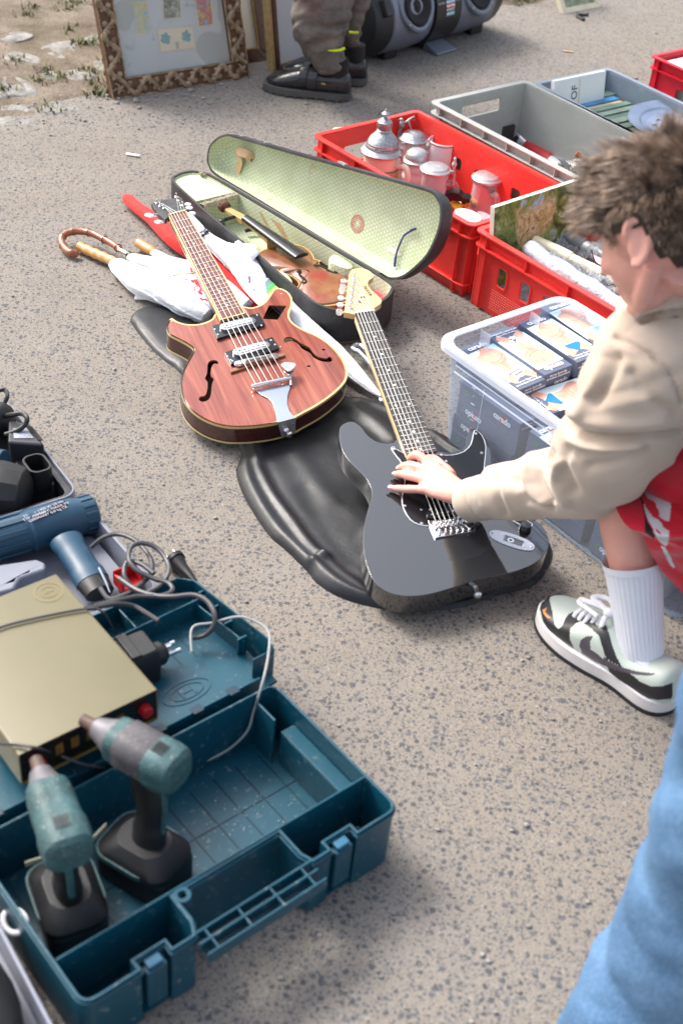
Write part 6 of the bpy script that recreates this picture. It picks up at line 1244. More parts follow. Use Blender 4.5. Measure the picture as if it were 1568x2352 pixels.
# ---- beige instrument on the lid
bei = mat('beige_enamel', rgb(112, 105, 78), .42, vary=.07, vs=6, bs=300, bst=.15)
c_, b_, a_ = WZ('b5', 105, 1050, .2), WZ('b5', 860, 690, .2), WZ('b5', 352, 40, .2); MI = Fr((c_.x, c_.y, 0), b_-c_); LI = (b_-c_).length; WI = (a_-b_).length
t = thing('bench_instrument', MI @ Vector((.1, .1, .135)), 'flat beige metal instrument with black front panel and red knobs lying on the teal lid', 'instrument')
b = MB(MI @ R90); b.prism(rrect(0, .136, LI, .2, .004), -WI, -.004, [inset(rrect(0, .136, LI, .2, .004), .0022)]); b.build('cover', bei, t, bevel=.0015)
b = MB(MI); b.bx(.0025, .006, .1385, LI-.0025, .008, .1975); b.build('front_panel', mat('panel_black', rgb(20, 18, 16), .3), t)
b = MB(MI); b.bx(.002, .0045, .137, LI-.002, .0058, .141); b.build('gold_trim', mat('brass_trim', rgb(168, 140, 60), .3, metal=.7), t)
for x, r, m_ in ((.028, .009, mat('red_knob', rgb(170, 20, 30), .35)), (LI-.022, .010, mat('red_knob', rgb(170, 20, 30), .35))):
    b = MB(MI @ Tr(x, .006, .170) @ R90); b.lathe([(r, 0), (r*.9, .012), (0, .013)], 16); b.build('knob', m_, t)
b = MB(MI)
for k in range(5): b.bx(.055+k*.024, .0045, .162, .067+k*.024, .0058, .182)
b.build('panel_window', mat('amber_marks', rgb(116, 84, 36), .5, vary=.5, vs=150), t)
p = onp(off(MI, dz=.2), T('b5', [(262, 158)]))[0]; b = MB(MI @ Tr(p[0], p[1], .2001)); b.prism(circ(0, 0, .023, n=32), 0, .0005, [circ(0, 0, .0205, n=32)]); b.prism(circ(0, 0, .013, n=24), 0, .0005, [circ(0, 0, .0115, n=24)]); b.bx(-.008, -.001, 0, .008, .001, .0005); b.bx(-.001, -.008, 0, .001, .008, .0005); b.build('round_emblem', mat('emblem_brown', rgb(126, 112, 72), .5), t)
# ---- power adapter
MAd = MK @ Tr(.345, .455, .0885) @ Rz(-4)
t = thing('power_adapter', MAd.col[3].xyz, 'black plug-in power adapter with round yellow sticker lying in the teal lid', 'power adapter')
b = MB(MAd); b.loft([[(x, y, z) for x, y in rrect(-.045+q, -.030+q, .045-q, .030-q, .005, 3)] for z, q in ((0, .001), (.030, 0), (.062, .002), (.066, .005))]); b.build('housing', black2, t, bevel=.0015)
b = MB(MAd); b.bx(-.005, -.029, .0662, .012, .029, .072); b.build('ridge', black2, t, bevel=.002)
b = MB(MAd @ Tr(-.024, .004, .0662)); b.lathe([(.0125, 0), (.0125, .0005), (0, .0006)], 24); b.build('yellow_sticker', mat('yellow_sticker', rgb(214, 206, 74), .5, vary=.1), t)
b = MB(MAd); b.bx(-.0455, -.020, .012, -.0450, .020, .046); b.build('white_label', mat('white_label', rgb(214, 216, 220), .5), t)
b = MB(MAd)
for k in range(11): b.bx(-.0460, -.016+k*.003, .018, -.0456, -.0147+k*.003+.0006*(k % 3), .040)
b.build('barcode', bink, t)
b = MB(MAd @ Tr(.045, -.004, .032) @ Ry(90)); b.lathe([(.020, 0), (.0195, .012), (.013, .020), (0, .021)], 24); b.build('plug_boss', black2, t)
for s in (-1, 1): b = MB(MAd); b.tube([(.064, -.004+s*.0095, .032), (.078, -.004+s*.0095, .032)], .0045, 8); b.tube([(.078, -.004+s*.0095, .032), (.086, -.004+s*.0095, .032)], .0040, 10); b.build('pin', chrome, t)

# ---- cables
gcab = mat('grey_cable', rgb(64, 64, 68), .45, vary=.2); thin = mat('light_cable', rgb(150, 152, 154), .4, vary=.15)
def cable(name, k, pts, r, m_, label, cat='cable', group=None, parent=None):
    P = cr([tuple(WZ(k, *q)) for q in pts], 8, False); b = MB(); b.tube(P, r, 8); o = b.build(name, m_, parent); 
    if parent is None: tag(o, label, cat, group)
    return o
t = thing('mains_lead', WZ('b4', 1000, 1400, .13), 'long dark grey mains cord looped over the heat gun case with a black plug', 'cord')
cable('cord', 'b4', [(600, 1125, .10), (680, 1062, .12), (780, 1042, .125), (880, 1078, .13), (955, 1150, .13), (998, 1230, .13), (985, 1310, .13), (900, 1390, .13), (820, 1440, .12), (720, 1468, .11), (660, 1400, .09)], .0042, gcab, '', parent=t)
cable('cord', 'b4', [(620, 1512, .15), (760, 1482, .15), (900, 1452, .14), (1060, 1446, .14), (1130, 1412, .14), (1105, 1365, .14), (1000, 1330, .14), (900, 1280, .145), (845, 1210, .15), (860, 1130, .15), (930, 1100, .15), (1030, 1135, .145), (1095, 1220, .14), (1105, 1300, .14), (1050, 1380, .135), (940, 1440, .13)], .0042, gcab, '', parent=t)
cable('cord', 'b4', [(870, 1400, .12), (815, 1310, .13), (835, 1225, .135), (920, 1235, .14), (1010, 1300, .14)], .0042, gcab, '', parent=t)
cable('cord', 'b4', [(780, 1330, .13), (900, 1410, .135), (1020, 1446, .14), (1130, 1452, .145), (1270, 1442, .15), (1360, 1485, .15), (1408, 1570, .145), (1398, 1650, .13), (1340, 1705, .115), (1265, 1722, .11)], .0045, gcab, '', parent=t)
cable('cord', 'b4', [(560, 1530, .20), (640, 1520, .19), (760, 1500, .17), (870, 1512, .15), (960, 1560, .15), (1040, 1612, .15)], .0042, gcab, '', parent=t)
p0 = WZ('b4', 1190, 1270, .014); Mp_ = Fr(p0, WZ('b4', 1140, 1200, .02)-p0)
b = MB(Mp_); b.tube([(-.045, 0, .004), (-.02, 0, .004), (0, 0, .004), (.018, 0, .005)], [.005, .009, .012, .017], 14); b.lathe([(.018, .0), (.019, .008), (0, .0085)], 20, R=Tr(.016, 0, .006) @ Ry(90)); b.build('plug', black2, t)
for s in (-1, 1): b = MB(Mp_); b.tube([(.024, s*.0095, .006), (.044, s*.0095, .008)], .0024, 8); b.build('pin', chrome, t)
cable('thin_cable', 'b5', [(1035, 480, .11), (1040, 350, .125), (1150, 322, .13), (1290, 290, .14), (1400, 325, .14), (1452, 380, .14), (1452, 480, .14), (1430, 600, .14), (1400, 710, .12), (1370, 800, .09), (1335, 910, .06), (1230, 1010, .03), (1100, 1072, .025), (960, 1100, .02), (850, 1100, .03)], .0022, thin, 'thin pale cable hanging from the adapter into the teal case')
cable('thin_cable', 'b5', [(620, 1120, .06), (560, 1108, .10), (450, 1088, .135), (380, 1062, .15), (300, 1030, .16), (200, 1000, .205), (100, 985, .205), (-60, 970, .205)], .0022, gcab, 'thin dark cable crossing the front of the beige instrument')
cable('thin_cable', 'b5', [(-60, 375, .204), (40, 335, .204), (250, 285, .204), (440, 250, .204), (520, 245, .204), (570, 280, .19), (610, 350, .13), (630, 400, .10)], .0020, gcab, 'thin dark cable lying across the top of the beige instrument')

# ---- heat gun case
gcase = mat('lavender_grey_plastic', rgb(126, 130, 144), .42, vary=.12, vs=8, bs=300, bst=.15); dkg = mat('charcoal_plastic', rgb(44, 46, 52), .45, vary=.25, vs=20); bluep = mat('petrol_plastic', rgb(34, 70, 94), .42, vary=.1, vs=9, bs=300, bst=.15)
rA, rB, rC = WZ('b4', 1045, 1392, .09), WZ('b4', 525, 770, .10), WZ('c6', 100, 250, .10)
M5 = Fy((rA.x, rA.y, 0), Vector((rB.x-rA.x, rB.y-rA.y, 0)), (0, 0, 1)); L5 = (rB-rA).length-.012
t = thing('heat_gun_case', M5 @ Vector((-.1, .1, 0)), 'open lavender grey case under the blue heat gun', 'tool case')
b = MB(M5); oo = rrect(-.42, 0, 0, L5, .02); b.prism(oo, .004, .09, [inset(oo, .004)]); b.prism(inset(oo, .0035), .0045, .03); b.build('shell', gcase, t, bevel=.0015)
b = MB(M5); b.prism(inset(oo, -.002), .080, .0895, [inset(oo, -.0001)]); b.build('rim_bead', gcase, t, bevel=.0015)
b = MB(M5); b.prism(rrect(-.06, .04, -.012, L5-.05, .01), .0302, .05); b.prism(rrect(-.13, .01, -.07, .07, .01), .0302, .045); b.build('moulded_tray', gcase, t, bevel=.003)
P = [local(M5, WZ('b4', x, y, .085)) for x, y in ((-120, 1330), (-60, 1245), (240, 1200), (300, 1225), (300, 1270), (130, 1330), (90, 1400), (-100, 1450))]
b = MB(M5); b.prism(ccw([(p.x, p.y) for p in P]), .0305, .085); b.build('moulded_block', gcase, t, bevel=.006, bseg=3)
q = WZ('b4', 845, 1370, .06); t2 = thing('red_clip', q, 'small bright red plastic clip lying among the cord loops', 'clip'); Mq = Fr(q, M5.col[0].xyz)
b = MB(Mq); b.bx(-.022, -.016, 0, .022, .016, .006); b.bx(-.022, -.016, .006, -.016, .016, .024); b.bx(.016, -.016, .006, .022, .016, .024); b.bx(-.022, .012, .006, .022, .016, .030); b.build('clip_body', mat('red_clip', rgb(190, 24, 34), .35), t2, bevel=.0015)
# heat gun
hA, hB = WZ('b4', -160, 1120, .085), WZ('b4', 625, 880, .09); dh = (hB-hA).normalized(); Lh = (hB-hA).length
t = thing('heat_gun', hA.lerp(hB, .5), 'petrol blue heat gun with rating plate lying on its side in the grey case', 'heat gun')
Mh = Fr(hA, dh) @ Ry(90)
b = MB(Mh); b.lathe([(.030, -.06), (.034, 0), (.036, Lh*.42), (.040, Lh*.44), (.038, Lh*.50), (.037, Lh*.82), (.034, Lh*.86), (.034, Lh-.004), (.028, Lh), (0, Lh+.001)], 36); b.build('barrel', bluep, t)
for k in range(10): b = MB(Mh); b.box((.0365, 0, Lh*.22), (.003, .010, Lh*.34), Matrix.Rotation(k*2*PI/10+.2, 4, 'Z')); b.build('grip_rib', mat('petrol_dark', rgb(34, 70, 92), .45), t, bevel=.001)
for k in range(14): b = MB(Mh); b.box((.034, 0, Lh*.93), (.004, .006, Lh*.10), Matrix.Rotation(k*2*PI/14, 4, 'Z')); b.build('tail_fin', mat('petrol_dark', rgb(34, 70, 92), .45), t, bevel=.001)
h0, h1 = WZ('b4', 430, 1080, .085), WZ('b4', 610, 1360, .075)
b = MB(); b.tube(cr([tuple(h0), tuple(h0.lerp(h1, .3)), tuple(h0.lerp(h1, .7)), tuple(h1)], 4, False), [(.030, .020)]*3+[(.027, .019)]*6+[(.030, .020)]*4, 20, up=(0, 0, 1)); b.build('handle', bluep, t, bevel=.001)
h2 = h1+(h1-h0).normalized()*.028; b = MB(); b.tube([tuple(h1), tuple(h2)], [(.029, .019), (.026, .017)], 16, up=(0, 0, 1)); b.build('handle_cap', blk, t)
lp = [WZ('b4', x, y, .122) for x, y in ((190, 915), (425, 822), (448, 858), (212, 952))]; c0 = sum(lp, Vector())/4
b = MB(); lp2 = [p+(CO-p).normalized()*.0 for p in lp]; b.add([tuple(p) for p in lp2], [(0, 1, 2, 3)]); b.build('rating_plate', mat('plate_black', rgb(36, 32, 36), .3, vary=.1), t, solid=.001)
Mt_ = Fr(c0+Vector((0, 0, .0012)), lp[1]-lp[0]); 
for k in range(3): text(('230 V~ 1400 W 50 Hz', 'TYP 300/500 C MADE IN', 'GERMANY 0,8 kg CE')[k], Mt_ @ Tr(-.006, .008-.0085*k, 0), .0085, mat('plate_ink', rgb(176, 176, 190), .5), t)
b = MB(); b.tube([u3('b4', 648, 1262, .10), u3('b4', 690, 1350, .09), u3('b4', 722, 1425, .08)], .0022, 8); b.build('wire_stand', chrome, t)

# ---- charger case
M6 = Fy((rB.x, rB.y, 0), Vector((rC.x-rB.x, rC.y-rB.y, 0)), (0, 0, 1)); L6 = (rC-rB).length+.01
t = thing('drill_case', M6 @ Vector((-.1, .1, 0)), 'open grey drill case with black insert at the left edge of the photo', 'tool case')
oo = rrect(-.42, .0, 0, L6, .03); b = MB(M6); b.prism(oo, .004, .10, [inset(oo, .004)]); b.build('shell', gcase, t, bevel=.0015)
b = MB(M6); b.prism(inset(oo, .0042), .01, .092, [inset(oo, .018)]); b.prism(inset(oo, .0043), .005, .02); b.build('black_insert', dkg, t, bevel=.003)
q = [local(M6, WZ('c6', x, y, .13)) for x, y in ((110, 840), (640, 880), (420, 560), (120, 520))]
t = thing('battery_charger', M6 @ Vector((-.06, .1, .02)), 'black battery charger with a deep socket and orange button in the drill case', 'charger')
b = MB(M6); qq = ccw([(p.x, p.y) for p in q]); b.prism(qq, .021, .128); b.build('housing', dkg, t, bevel=.006, bseg=3)
q2 = [local(M6, WZ('c6', x, y, .085)) for x, y in ((190, 1050), (640, 1000), (800, 1455), (420, 1490), (300, 1400))]; b = MB(M6); b.prism(ccw([(p.x, p.y) for p in q2]), .021, .085); b.build('front_shelf', dkg, t, bevel=.005)
cu = local(M6, WZ('c6', 560, 1130, .125)); cb = local(M6, WZ('c6', 500, 1300, .06)); b = MB(M6 @ Tr(cu.x, cu.y, 0)); ov = rrect(-.026, -.028, .018, .030, .017, 5); b.prism(ov, .07, .122, [inset(ov, .004)]); b.prism(inset(ov, .0045), .07, .075); b.build('battery_socket', black2, t, bevel=.0015)
p = WZ('c6', 570, 1450, .086); b = MB(Tr(*p)); b.lathe([(.008, 0), (.008, .002), (0, .003)], 16); b.build('orange_button', mat('orange_button', rgb(236, 168, 60), .35), t)
lq = [WZ('c6', x, y, .1292) for x, y in ((185, 660), (370, 640), (480, 800), (200, 800))]; b = MB(); b.add([tuple(p) for p in lq], [(0, 1, 2, 3)]); b.build('rating_label', mat('silver_label', rgb(150, 154, 168), .4, vary=.5, vs=160), t)
b = MB()
for k in range(12): p = WZ('c6', 430+k*14, 640+k*17, .129); b.box((p.x, p.y, p.z), (.010, .002, .002), None)
b.build('vent_slot', black2, t)
t = thing('cordless_drill', WZ('c6', 150, 1500, .08), 'blue and black cordless drill cut off by the left edge, beside the charger', 'drill')
P0, P1 = WZ('c6', -350, 1500, .10), WZ('c6', 150, 1560, .10); b = MB(Fr(P0, P1-P0) @ Ry(90)); ln = (P1-P0).length; b.lathe([(.052, 0), (.054, ln*.7), (.052, ln*.95), (.046, ln+.025), (.03, ln+.034), (0, ln+.035)], 10); b.build('battery_pack', black2, t, bevel=.003)
P0, P1 = WZ('c6', -350, 1150, .115), WZ('c6', 60, 1200, .12); b = MB(); b.tube([tuple(P0), tuple(P1)], [.032, .030], 16); b.build('blue_housing', bluep, t, bevel=.002)
P0, P1 = WZ('c6', -300, 520, .10), WZ('c6', 40, 560, .11); t = thing('black_motor', P1, 'rounded black tool body at the left edge under the coiled lead', 'tool'); b = MB(); b.tube(cr([tuple(P0), tuple(P0.lerp(P1, .6)), tuple(P1), tuple(P1+(P1-P0).normalized()*.018)], 4, False), [.036]*9+[.034, .030, .022, .008][:4], 20); b.build('housing', black2, t)
cable('coiled_lead', 'c6', [(-120, 160, .12), (0, 110, .14), (80, 120, .14), (105, 200, .14), (60, 300, .13), (-30, 420, .12)], .0045, black2, 'black lead looping over the top corner of the drill case')
cable('coiled_lead', 'c6', [(90, 480, .13), (200, 460, .145), (320, 450, .15), (388, 520, .15), (350, 620, .14), (230, 700, .13), (80, 750, .12)], .0050, black2, 'black lead curling over the charger label')

# ---- grey case corner, bottom left
g0, g1_ = WZ('b6', -40, 1240, .10), WZ('b6', 400, 2070, .10); M7 = Fy((g1_.x, g1_.y, 0), Vector((g0.x-g1_.x, g0.y-g1_.y, 0)), (0, 0, 1))
t = thing('grey_case', M7 @ Vector((-.1, 0, 0)), 'grey plastic case with dark contents in the bottom left corner of the photo', 'tool case')
oo = rrect(-.40, -.20, -.004, .26, .02); b = MB(M7); b.prism(oo, .004, .10, [inset(oo, .005)]); b.prism(inset(oo, .0048), .0045, .04); b.build('shell', gcase, t, bevel=.002)
b = MB(M7); b.prism(rrect(-.13, -.15, -.03, .02, .01), .0402, .075); b.build('moulded_tray', gcase, t, bevel=.006)
b = MB(M7 @ Tr(-.075, .10, .085)); b.ell((0, 0, 0), (.055, .10, .03), None, 20, 10); b.build('dark_tool', black2, t)
p = WZ('b6', 95, 1345, .07); b = MB(Fr(p, M7.col[1].xyz)); b.tube([(.019*math.cos(a), .014*math.sin(a), .0) for a in np.linspace(0, 2*PI, 20, endpoint=False)], .0042, 8, cyc=True); tag(b.build('white_ring', porc), 'white plastic ring caught between the teal case and the grey case', 'ring')
# litter
p = WZ('z1', 610, 716); b = MB(Tr(p.x, p.y, .003) @ Rz(-8)); b.prism(rrect(-.020, -.005, .020, .005, .003), 0, .003); tag(b.build('white_stick', wht, bevel=.001), 'tiny white strip of plastic lying on the bare asphalt', 'litter')
p = WZ('z2', 1042, 238); b = MB(Tr(p.x, p.y, .002) @ Rz(-5)); b.prism(rrect(-.02, -.004, .02, .006, .003), 0, .002); tag(b.build('dry_leaf', wood, bevel=.0005), 'small tan leaf scrap lying on the asphalt beyond the grey crates', 'litter')
b = MB(); b.tube(cr([tuple(WZ('z2', *q, .006)) for q in ((1080, 70), (1105, 85), (1118, 88))], 4, False), .006, 6); b.tube(cr([tuple(WZ('z2', *q, .006)) for q in ((1088, 64), (1110, 66), (1132, 64))], 4, False), .005, 6)
tag(b.build('black_twig', blk), 'small black twig below the little cream frame', 'litter')
# ================================================================ FAR ROW: frames, stereo
def WY(k, x, y, wy): 
    u, v = T(k, [(x, y)])[0]; d = ray(u, v); return CO+d*(wy/d.y)
giltm = NT('worn_gilt'); v_ = giltm.coord(); c_ = giltm.ramp(giltm.noise(v_, 40, 5, .7), [(.3, rgb(92, 72, 54)), (.5, rgb(142, 122, 98)), (.68, rgb(180, 160, 134)), (.85, rgb(206, 196, 178))]); giltm.bsdf(c_, .5, .25, giltm.bump(giltm.noise(v_, 70, 4, .7), .8, .004)); gilt = giltm.m
giltd = mat('gilt_ground', rgb(96, 66, 42), .6, vary=.4, vs=50, bs=90, bst=.8, bd=.004)
B0, B1 = W(262, 230, 0), W(578, 178, 0); xf = (B1-B0).normalized(); bk = Vector((-xf.y, xf.x, 0)); ph = math.radians(19.5); upv = Vector((0, 0, 1))*math.cos(ph)+bk*math.sin(ph)
MFR = Fy(B0+Vector((0, 0, .002)), upv, xf.cross(upv)); FW, FH, FM = (B1-B0).length, .60, .058
t = thing('picture_frame', B0.lerp(B1, .5), 'large carved gilt frame holding four little views on a stained grey mount', 'picture frame', 'framed pictures leaning at the back')
for nm, q in (('bottom', [(0, 0), (FW, 0), (FW-FM, FM), (FM, FM)]), ('top', [(0, FH), (FM, FH-FM), (FW-FM, FH-FM), (FW, FH)]), ('left', [(0, 0), (FM, FM), (FM, FH-FM), (0, FH)]), ('right', [(FW, 0), (FW, FH), (FW-FM, FH-FM), (FW-FM, FM)])):
    b = MB(MFR); b.prism(inset(q, .0002), -.035, -.012); b.build('moulding', giltd, t, bevel=.002)
b = MB(MFR)
def leafrow(p0, p1, nrm, n):
    p0, p1 = Vector(p0), Vector(p1); d = (p1-p0)/n; u = d.normalized(); nr = Vector(nrm); hw = FM*.36
    for k in range(n):
        c = p0+d*(k+.5); s = 1 if k % 2 else -1; L = d.length
        pts = [c-u*L*.55-nr*hw*s, c-u*L*.25-nr*hw*.2*s, c+nr*hw*.7*s*.9, c+u*L*.3+nr*hw*s, c+u*L*.55+nr*hw*.5*s, c+u*L*.42+nr*hw*.05*s]
        b.tube(cr([(p.x, p.y, -.009) for p in pts], 4, False), [.004]+[.0085]*8+[.0105]*6+[.0095]*4+[.005]*2, 7)
        q = [c-u*L*.3+nr*hw*.9*s, c-u*L*.1+nr*hw*.5*s, c+u*L*.05+nr*hw*.9*s]; b.tube(cr([(p.x, p.y, -.010) for p in q], 3, False), [.003, .006, .008, .008, .007, .005, .003], 6)
        b.ell((c.x-nr.x*hw*.5*s, c.y-nr.y*hw*.5*s, -.010), (.011, .011, .007), None, 8, 5)
h_ = FM/2
leafrow((FM*.8, h_), (FW-FM*.8, h_), (0, 1), 9); leafrow((FM*.8, FH-h_), (FW-FM*.8, FH-h_), (0, 1), 9); leafrow((h_, FM*.8), (h_, FH-FM*.8), (1, 0), 10); leafrow((FW-h_, FM*.8), (FW-h_, FH-FM*.8), (1, 0), 10)
for cx, cy in ((h_, h_), (FW-h_, h_), (h_, FH-h_), (FW-h_, FH-h_)):
    for k in range(5): a = k*1.26+.5; b.tube([(cx, cy, -.006), (cx+.012*math.cos(a), cy+.012*math.sin(a), -.008), (cx+.022*math.cos(a+.3), cy+.022*math.sin(a+.3), -.011)], [.006, .0055, .002], 7)
b.build('carved_leaf', gilt, t, kind='stuff')
b = MB(MFR)
q = [(FM-.004, FM-.004), (FW-FM+.004, FM-.004), (FW-FM+.004, FH-FM+.004), (FM-.004, FH-FM+.004)]
b.prism(q, -.014, -.008, [inset(q, .006)]); b.prism([(0, 0), (FW, 0), (FW, FH), (0, FH)], -.012, -.008, [[(.005, .005), (FW-.005, .005), (FW-.005, FH-.005), (.005, FH-.005)]]); b.build('inner_bead', gilt, t, bevel=.0015)
mt = NT('foxed_mount'); v_ = mt.coord(); c_ = mt.ramp(mt.noise(v_, 4, 3), [(.3, rgb(176, 178, 176)), (.7, rgb(202, 203, 198))]); c_ = mt.mix(mt.ramp(mt.noise(v_, 26, 3, .5), [(.62, (0, 0, 0)), (.74, (.7,)*3)]), c_, rgb(146, 150, 152)); c_ = mt.mix(mt.ramp(mt.noise(v_, 5.5, 2, .3), [(.57, (0, 0, 0)), (.585, (.5,)*3)]), c_, rgb(150, 144, 126)); mt.bsdf(c_, .25, 0, None, spec=.5)
b = MB(MFR); b.prism(inset(q, .0062), -.030, -.024); b.build('mount', mt.m, t)
def scene_mat(name, cols, sc_=30, seed=0):
    t_ = NT(name); v = t_.coord(); n1 = t_.noise(v, sc_, 5, .7, 1.); t_.bsdf(t_.ramp(n1, [(.28+.44*i/(len(cols)-1), rgb(*c)) for i, c in enumerate(cols)]), .5); return t_.m
cardp = mat('aged_card', rgb(206, 194, 166), .7)
VW = [(((600, -60), (665, -60), (692, 150), (627, 157)), ((84, 120, 90), (170, 170, 84), (206, 196, 150), (130, 168, 190), (196, 206, 206))), (((738, -60), (825, -60), (836, 80), (750, 90)), ((60, 66, 60), (104, 112, 88), (170, 162, 140), (206, 198, 180))), (((885, -60), (965, -60), (982, 112), (912, 124)), ((100, 130, 60), (190, 186, 120), (206, 70, 50), (120, 180, 190), (214, 196, 170)))]
for i, (qd, cols) in enumerate(VW):
    P = onp(off(MFR, dz=-.0235), T('z1', qd)); P = ccw(P); b = MB(MFR); b.prism(P, -.0238, -.0232); b.build('view_border', cardp, t); b = MB(MFR); b.prism(inset(P, .004), -.0231, -.0227); b.build('small_view', scene_mat('watercolour_%s' % 'abc'[i], cols, 40), t)
P = ccw(onp(off(MFR, dz=-.0235), T('z1', [(718, 131), (885, 113), (900, 220), (736, 242)]))); b = MB(MFR); b.prism(P, -.0238, -.0232); b.build('view_border', cardp, t)
b = MB(MFR); b.prism(inset(P, .004), -.0231, -.0228); b.build('small_view', mat('sky_wash', rgb(222, 206, 180), .6, vary=.06), t)
wash = scene_mat('blue_tree_wash', ((60, 110, 150), (96, 150, 180), (130, 170, 130), (190, 206, 190)), 60)
for cx, cy in ((760, 175), (855, 165)):
    c_ = onp(off(MFR, dz=-.0232), T('z1', [(cx, cy)]))[0]; b = MB(MFR); b.prism([(c_[0]+(.018+.004*math.sin(k*2.1))*math.cos(k*PI/9)*.95, c_[1]+(.019+.004*math.cos(k*1.7))*math.sin(k*PI/9)*.9) for k in range(18)], -.0227, -.0225); b.build('painted_tree', wash, t)
c_ = onp(off(MFR, dz=-.0232), T('z1', [(812, 195)]))[0]; b = MB(MFR @ Tr(c_[0], c_[1], 0)); b.prism([(-.022, -.004), (.022, -.004), (.022, .002), (.008, .004), (.008, .010), (-.008, .010), (-.008, .004), (-.022, .002)], -.0227, -.0224); b.build('painted_gate', mat('gate_wash', rgb(214, 202, 176), .6), t)
b = MB(MFR @ Tr(c_[0], c_[1], 0)); [b.bx(x-.0008, -.018, -.0226, x+.0008, .002, -.0223) for x in (-.004, 0, .004)]; b.build('painted_column', mat('grey_wash', rgb(110, 112, 116), .6), t)
b = MB(MFR); b.prism(inset(q, .0063), -.0200, -.0188); b.build('glass_pane', clear('picture_glass', (.97, .98, .98, 1), .02, .03, .6), t)
b = MB(MFR); b.prism([(.01, .01), (FW-.01, .01), (FW-.01, FH-.01), (.01, FH-.01)], -.040, -.0352); b.build('back_board', wood, t)
# second frame: oval mount in dark mahogany
mah = mat('mahogany', rgb(70, 38, 26), .3, vary=.3, vs=20, coat=.3); offw = mat('cream_mount', rgb(206, 202, 186), .6, vary=.05)
C1 = W(626, 136, 0); xg = xf; bk = Vector((-xg.y, xg.x, 0)); up2 = Vector((0, 0, 1))*math.cos(ph)+bk*math.sin(ph); M2_ = Fy(C1-xg*.46, up2, xg.cross(up2)); t = thing('picture_frame', C1-xg*.23, 'dark mahogany frame with an oval mount, half hidden behind the carved gilt frame', 'picture frame', 'framed pictures leaning at the back')
FW2, FH2 = .46, .56
for qq in ([(0, 0), (FW2, 0), (FW2-.045, .045), (.045, .045)], [(0, FH2), (.045, FH2-.045), (FW2-.045, FH2-.045), (FW2, FH2)], [(0, 0), (.045, .045), (.045, FH2-.045), (0, FH2)], [(FW2, 0), (FW2, FH2), (FW2-.045, FH2-.045), (FW2-.045, .045)]):
    b = MB(M2_); b.prism(inset(qq, .0002), -.025, 0); b.build('moulding', mah, t, bevel=.004)
ov = T('z1', [(1125, 95), (1192, 0), (1160, 55), (1199, -40)]); oc = (FW2*.5-.02, FH2*.56)
b = MB(M2_); qi = [(.0452, .0452), (FW2-.0452, .0452), (FW2-.0452, FH2-.0452), (.0452, FH2-.0452)]; b.prism(qi, -.020, -.016, [circ(oc[0], oc[1], .135, .19, 36)]); b.build('oval_mount', offw, t)
b = MB(M2_); b.prism(circ(oc[0], oc[1], .137, .192, 36), -.0158, -.014, [circ(oc[0], oc[1], .132, .187, 36)]); b.build('oval_rim', mat('white_rim', rgb(226, 224, 216), .5), t)
b = MB(M2_); b.prism([(.01, .01), (FW2-.01, .01), (FW2-.01, FH2-.01), (.01, FH2-.01)], -.028, -.0252); b.build('dark_picture', mat('dark_picture', rgb(46, 38, 30), .4, vary=.4, vs=9), t)
b = MB(M2_); b.prism(inset(qi, -.002), -.006, -.003, [inset(qi, .003)]); b.build('gold_slip', mat('brass_trim2', rgb(176, 148, 80), .4, metal=.5), t)
# third: white picture in a dark rail with pale edge
D0 = WZ('c3', 350, 845, 0); D1 = WZ('c3', 700, 720, 0); xg = (D1-D0).normalized(); bk = Vector((-xg.y, xg.x, 0)); up3 = Vector((0, 0, 1))*math.cos(.16)+bk*math.sin(.16); M3_ = Fy(D0-xg*.020, up3, xg.cross(up3)); t = thing('picture_frame', D0, 'narrow dark frame with pale gilt side edge around a white picture, behind the standing man', 'picture frame', 'framed pictures leaning at the back')
FW3, FH3 = .42, .55
for qq in ([(0, 0), (FW3, 0), (FW3-.018, .014), (.018, .014)], [(0, FH3), (.018, FH3-.018), (FW3-.018, FH3-.018), (FW3, FH3)], [(0, 0), (.018, .014), (.018, FH3-.018), (0, FH3)], [(FW3, 0), (FW3, FH3), (FW3-.018, FH3-.018), (FW3-.018, .014)]):
    b = MB(M3_); b.prism(inset(qq, .0002), -.022, 0); b.build('moulding', mah, t, bevel=.002)
b = MB(M3_); b.bx(.001, -.001, -.042, .006, FH3, -.0222); b.bx(-.018, .0, -.030, -.0005, FH3, -.006); b.build('gilt_side', mat('pale_gilt', rgb(188, 162, 116), .4, metal=.3, vary=.25, vs=60), t)
qi = [(.018, .014), (FW3-.018, .014), (FW3-.018, FH3-.018), (.018, FH3-.018)]
b = MB(M3_); b.prism(qi, -.014, -.010); b.build('white_picture', mat('white_sheet', rgb(214, 216, 218), .5, vary=.03), t); b = MB(M3_); b.prism(qi, -.0098, -.007, [inset(qi, .004)]); b.build('gold_slip', mat('brass_trim2', rgb(176, 148, 80), .4, metal=.5), t)
p = onp(M3_, T('c3', [(535, 450)]))[0]; b = MB(M3_ @ Tr(p[0], p[1], 0)); b.tube(cr([(-.004, .012, -.009), (.002, .004, -.009), (0, -.006, -.009), (.005, -.012, -.009)], 3, False), .0025, 6); b.build('red_mark', mat('red_mark', rgb(150, 40, 30), .5), t)
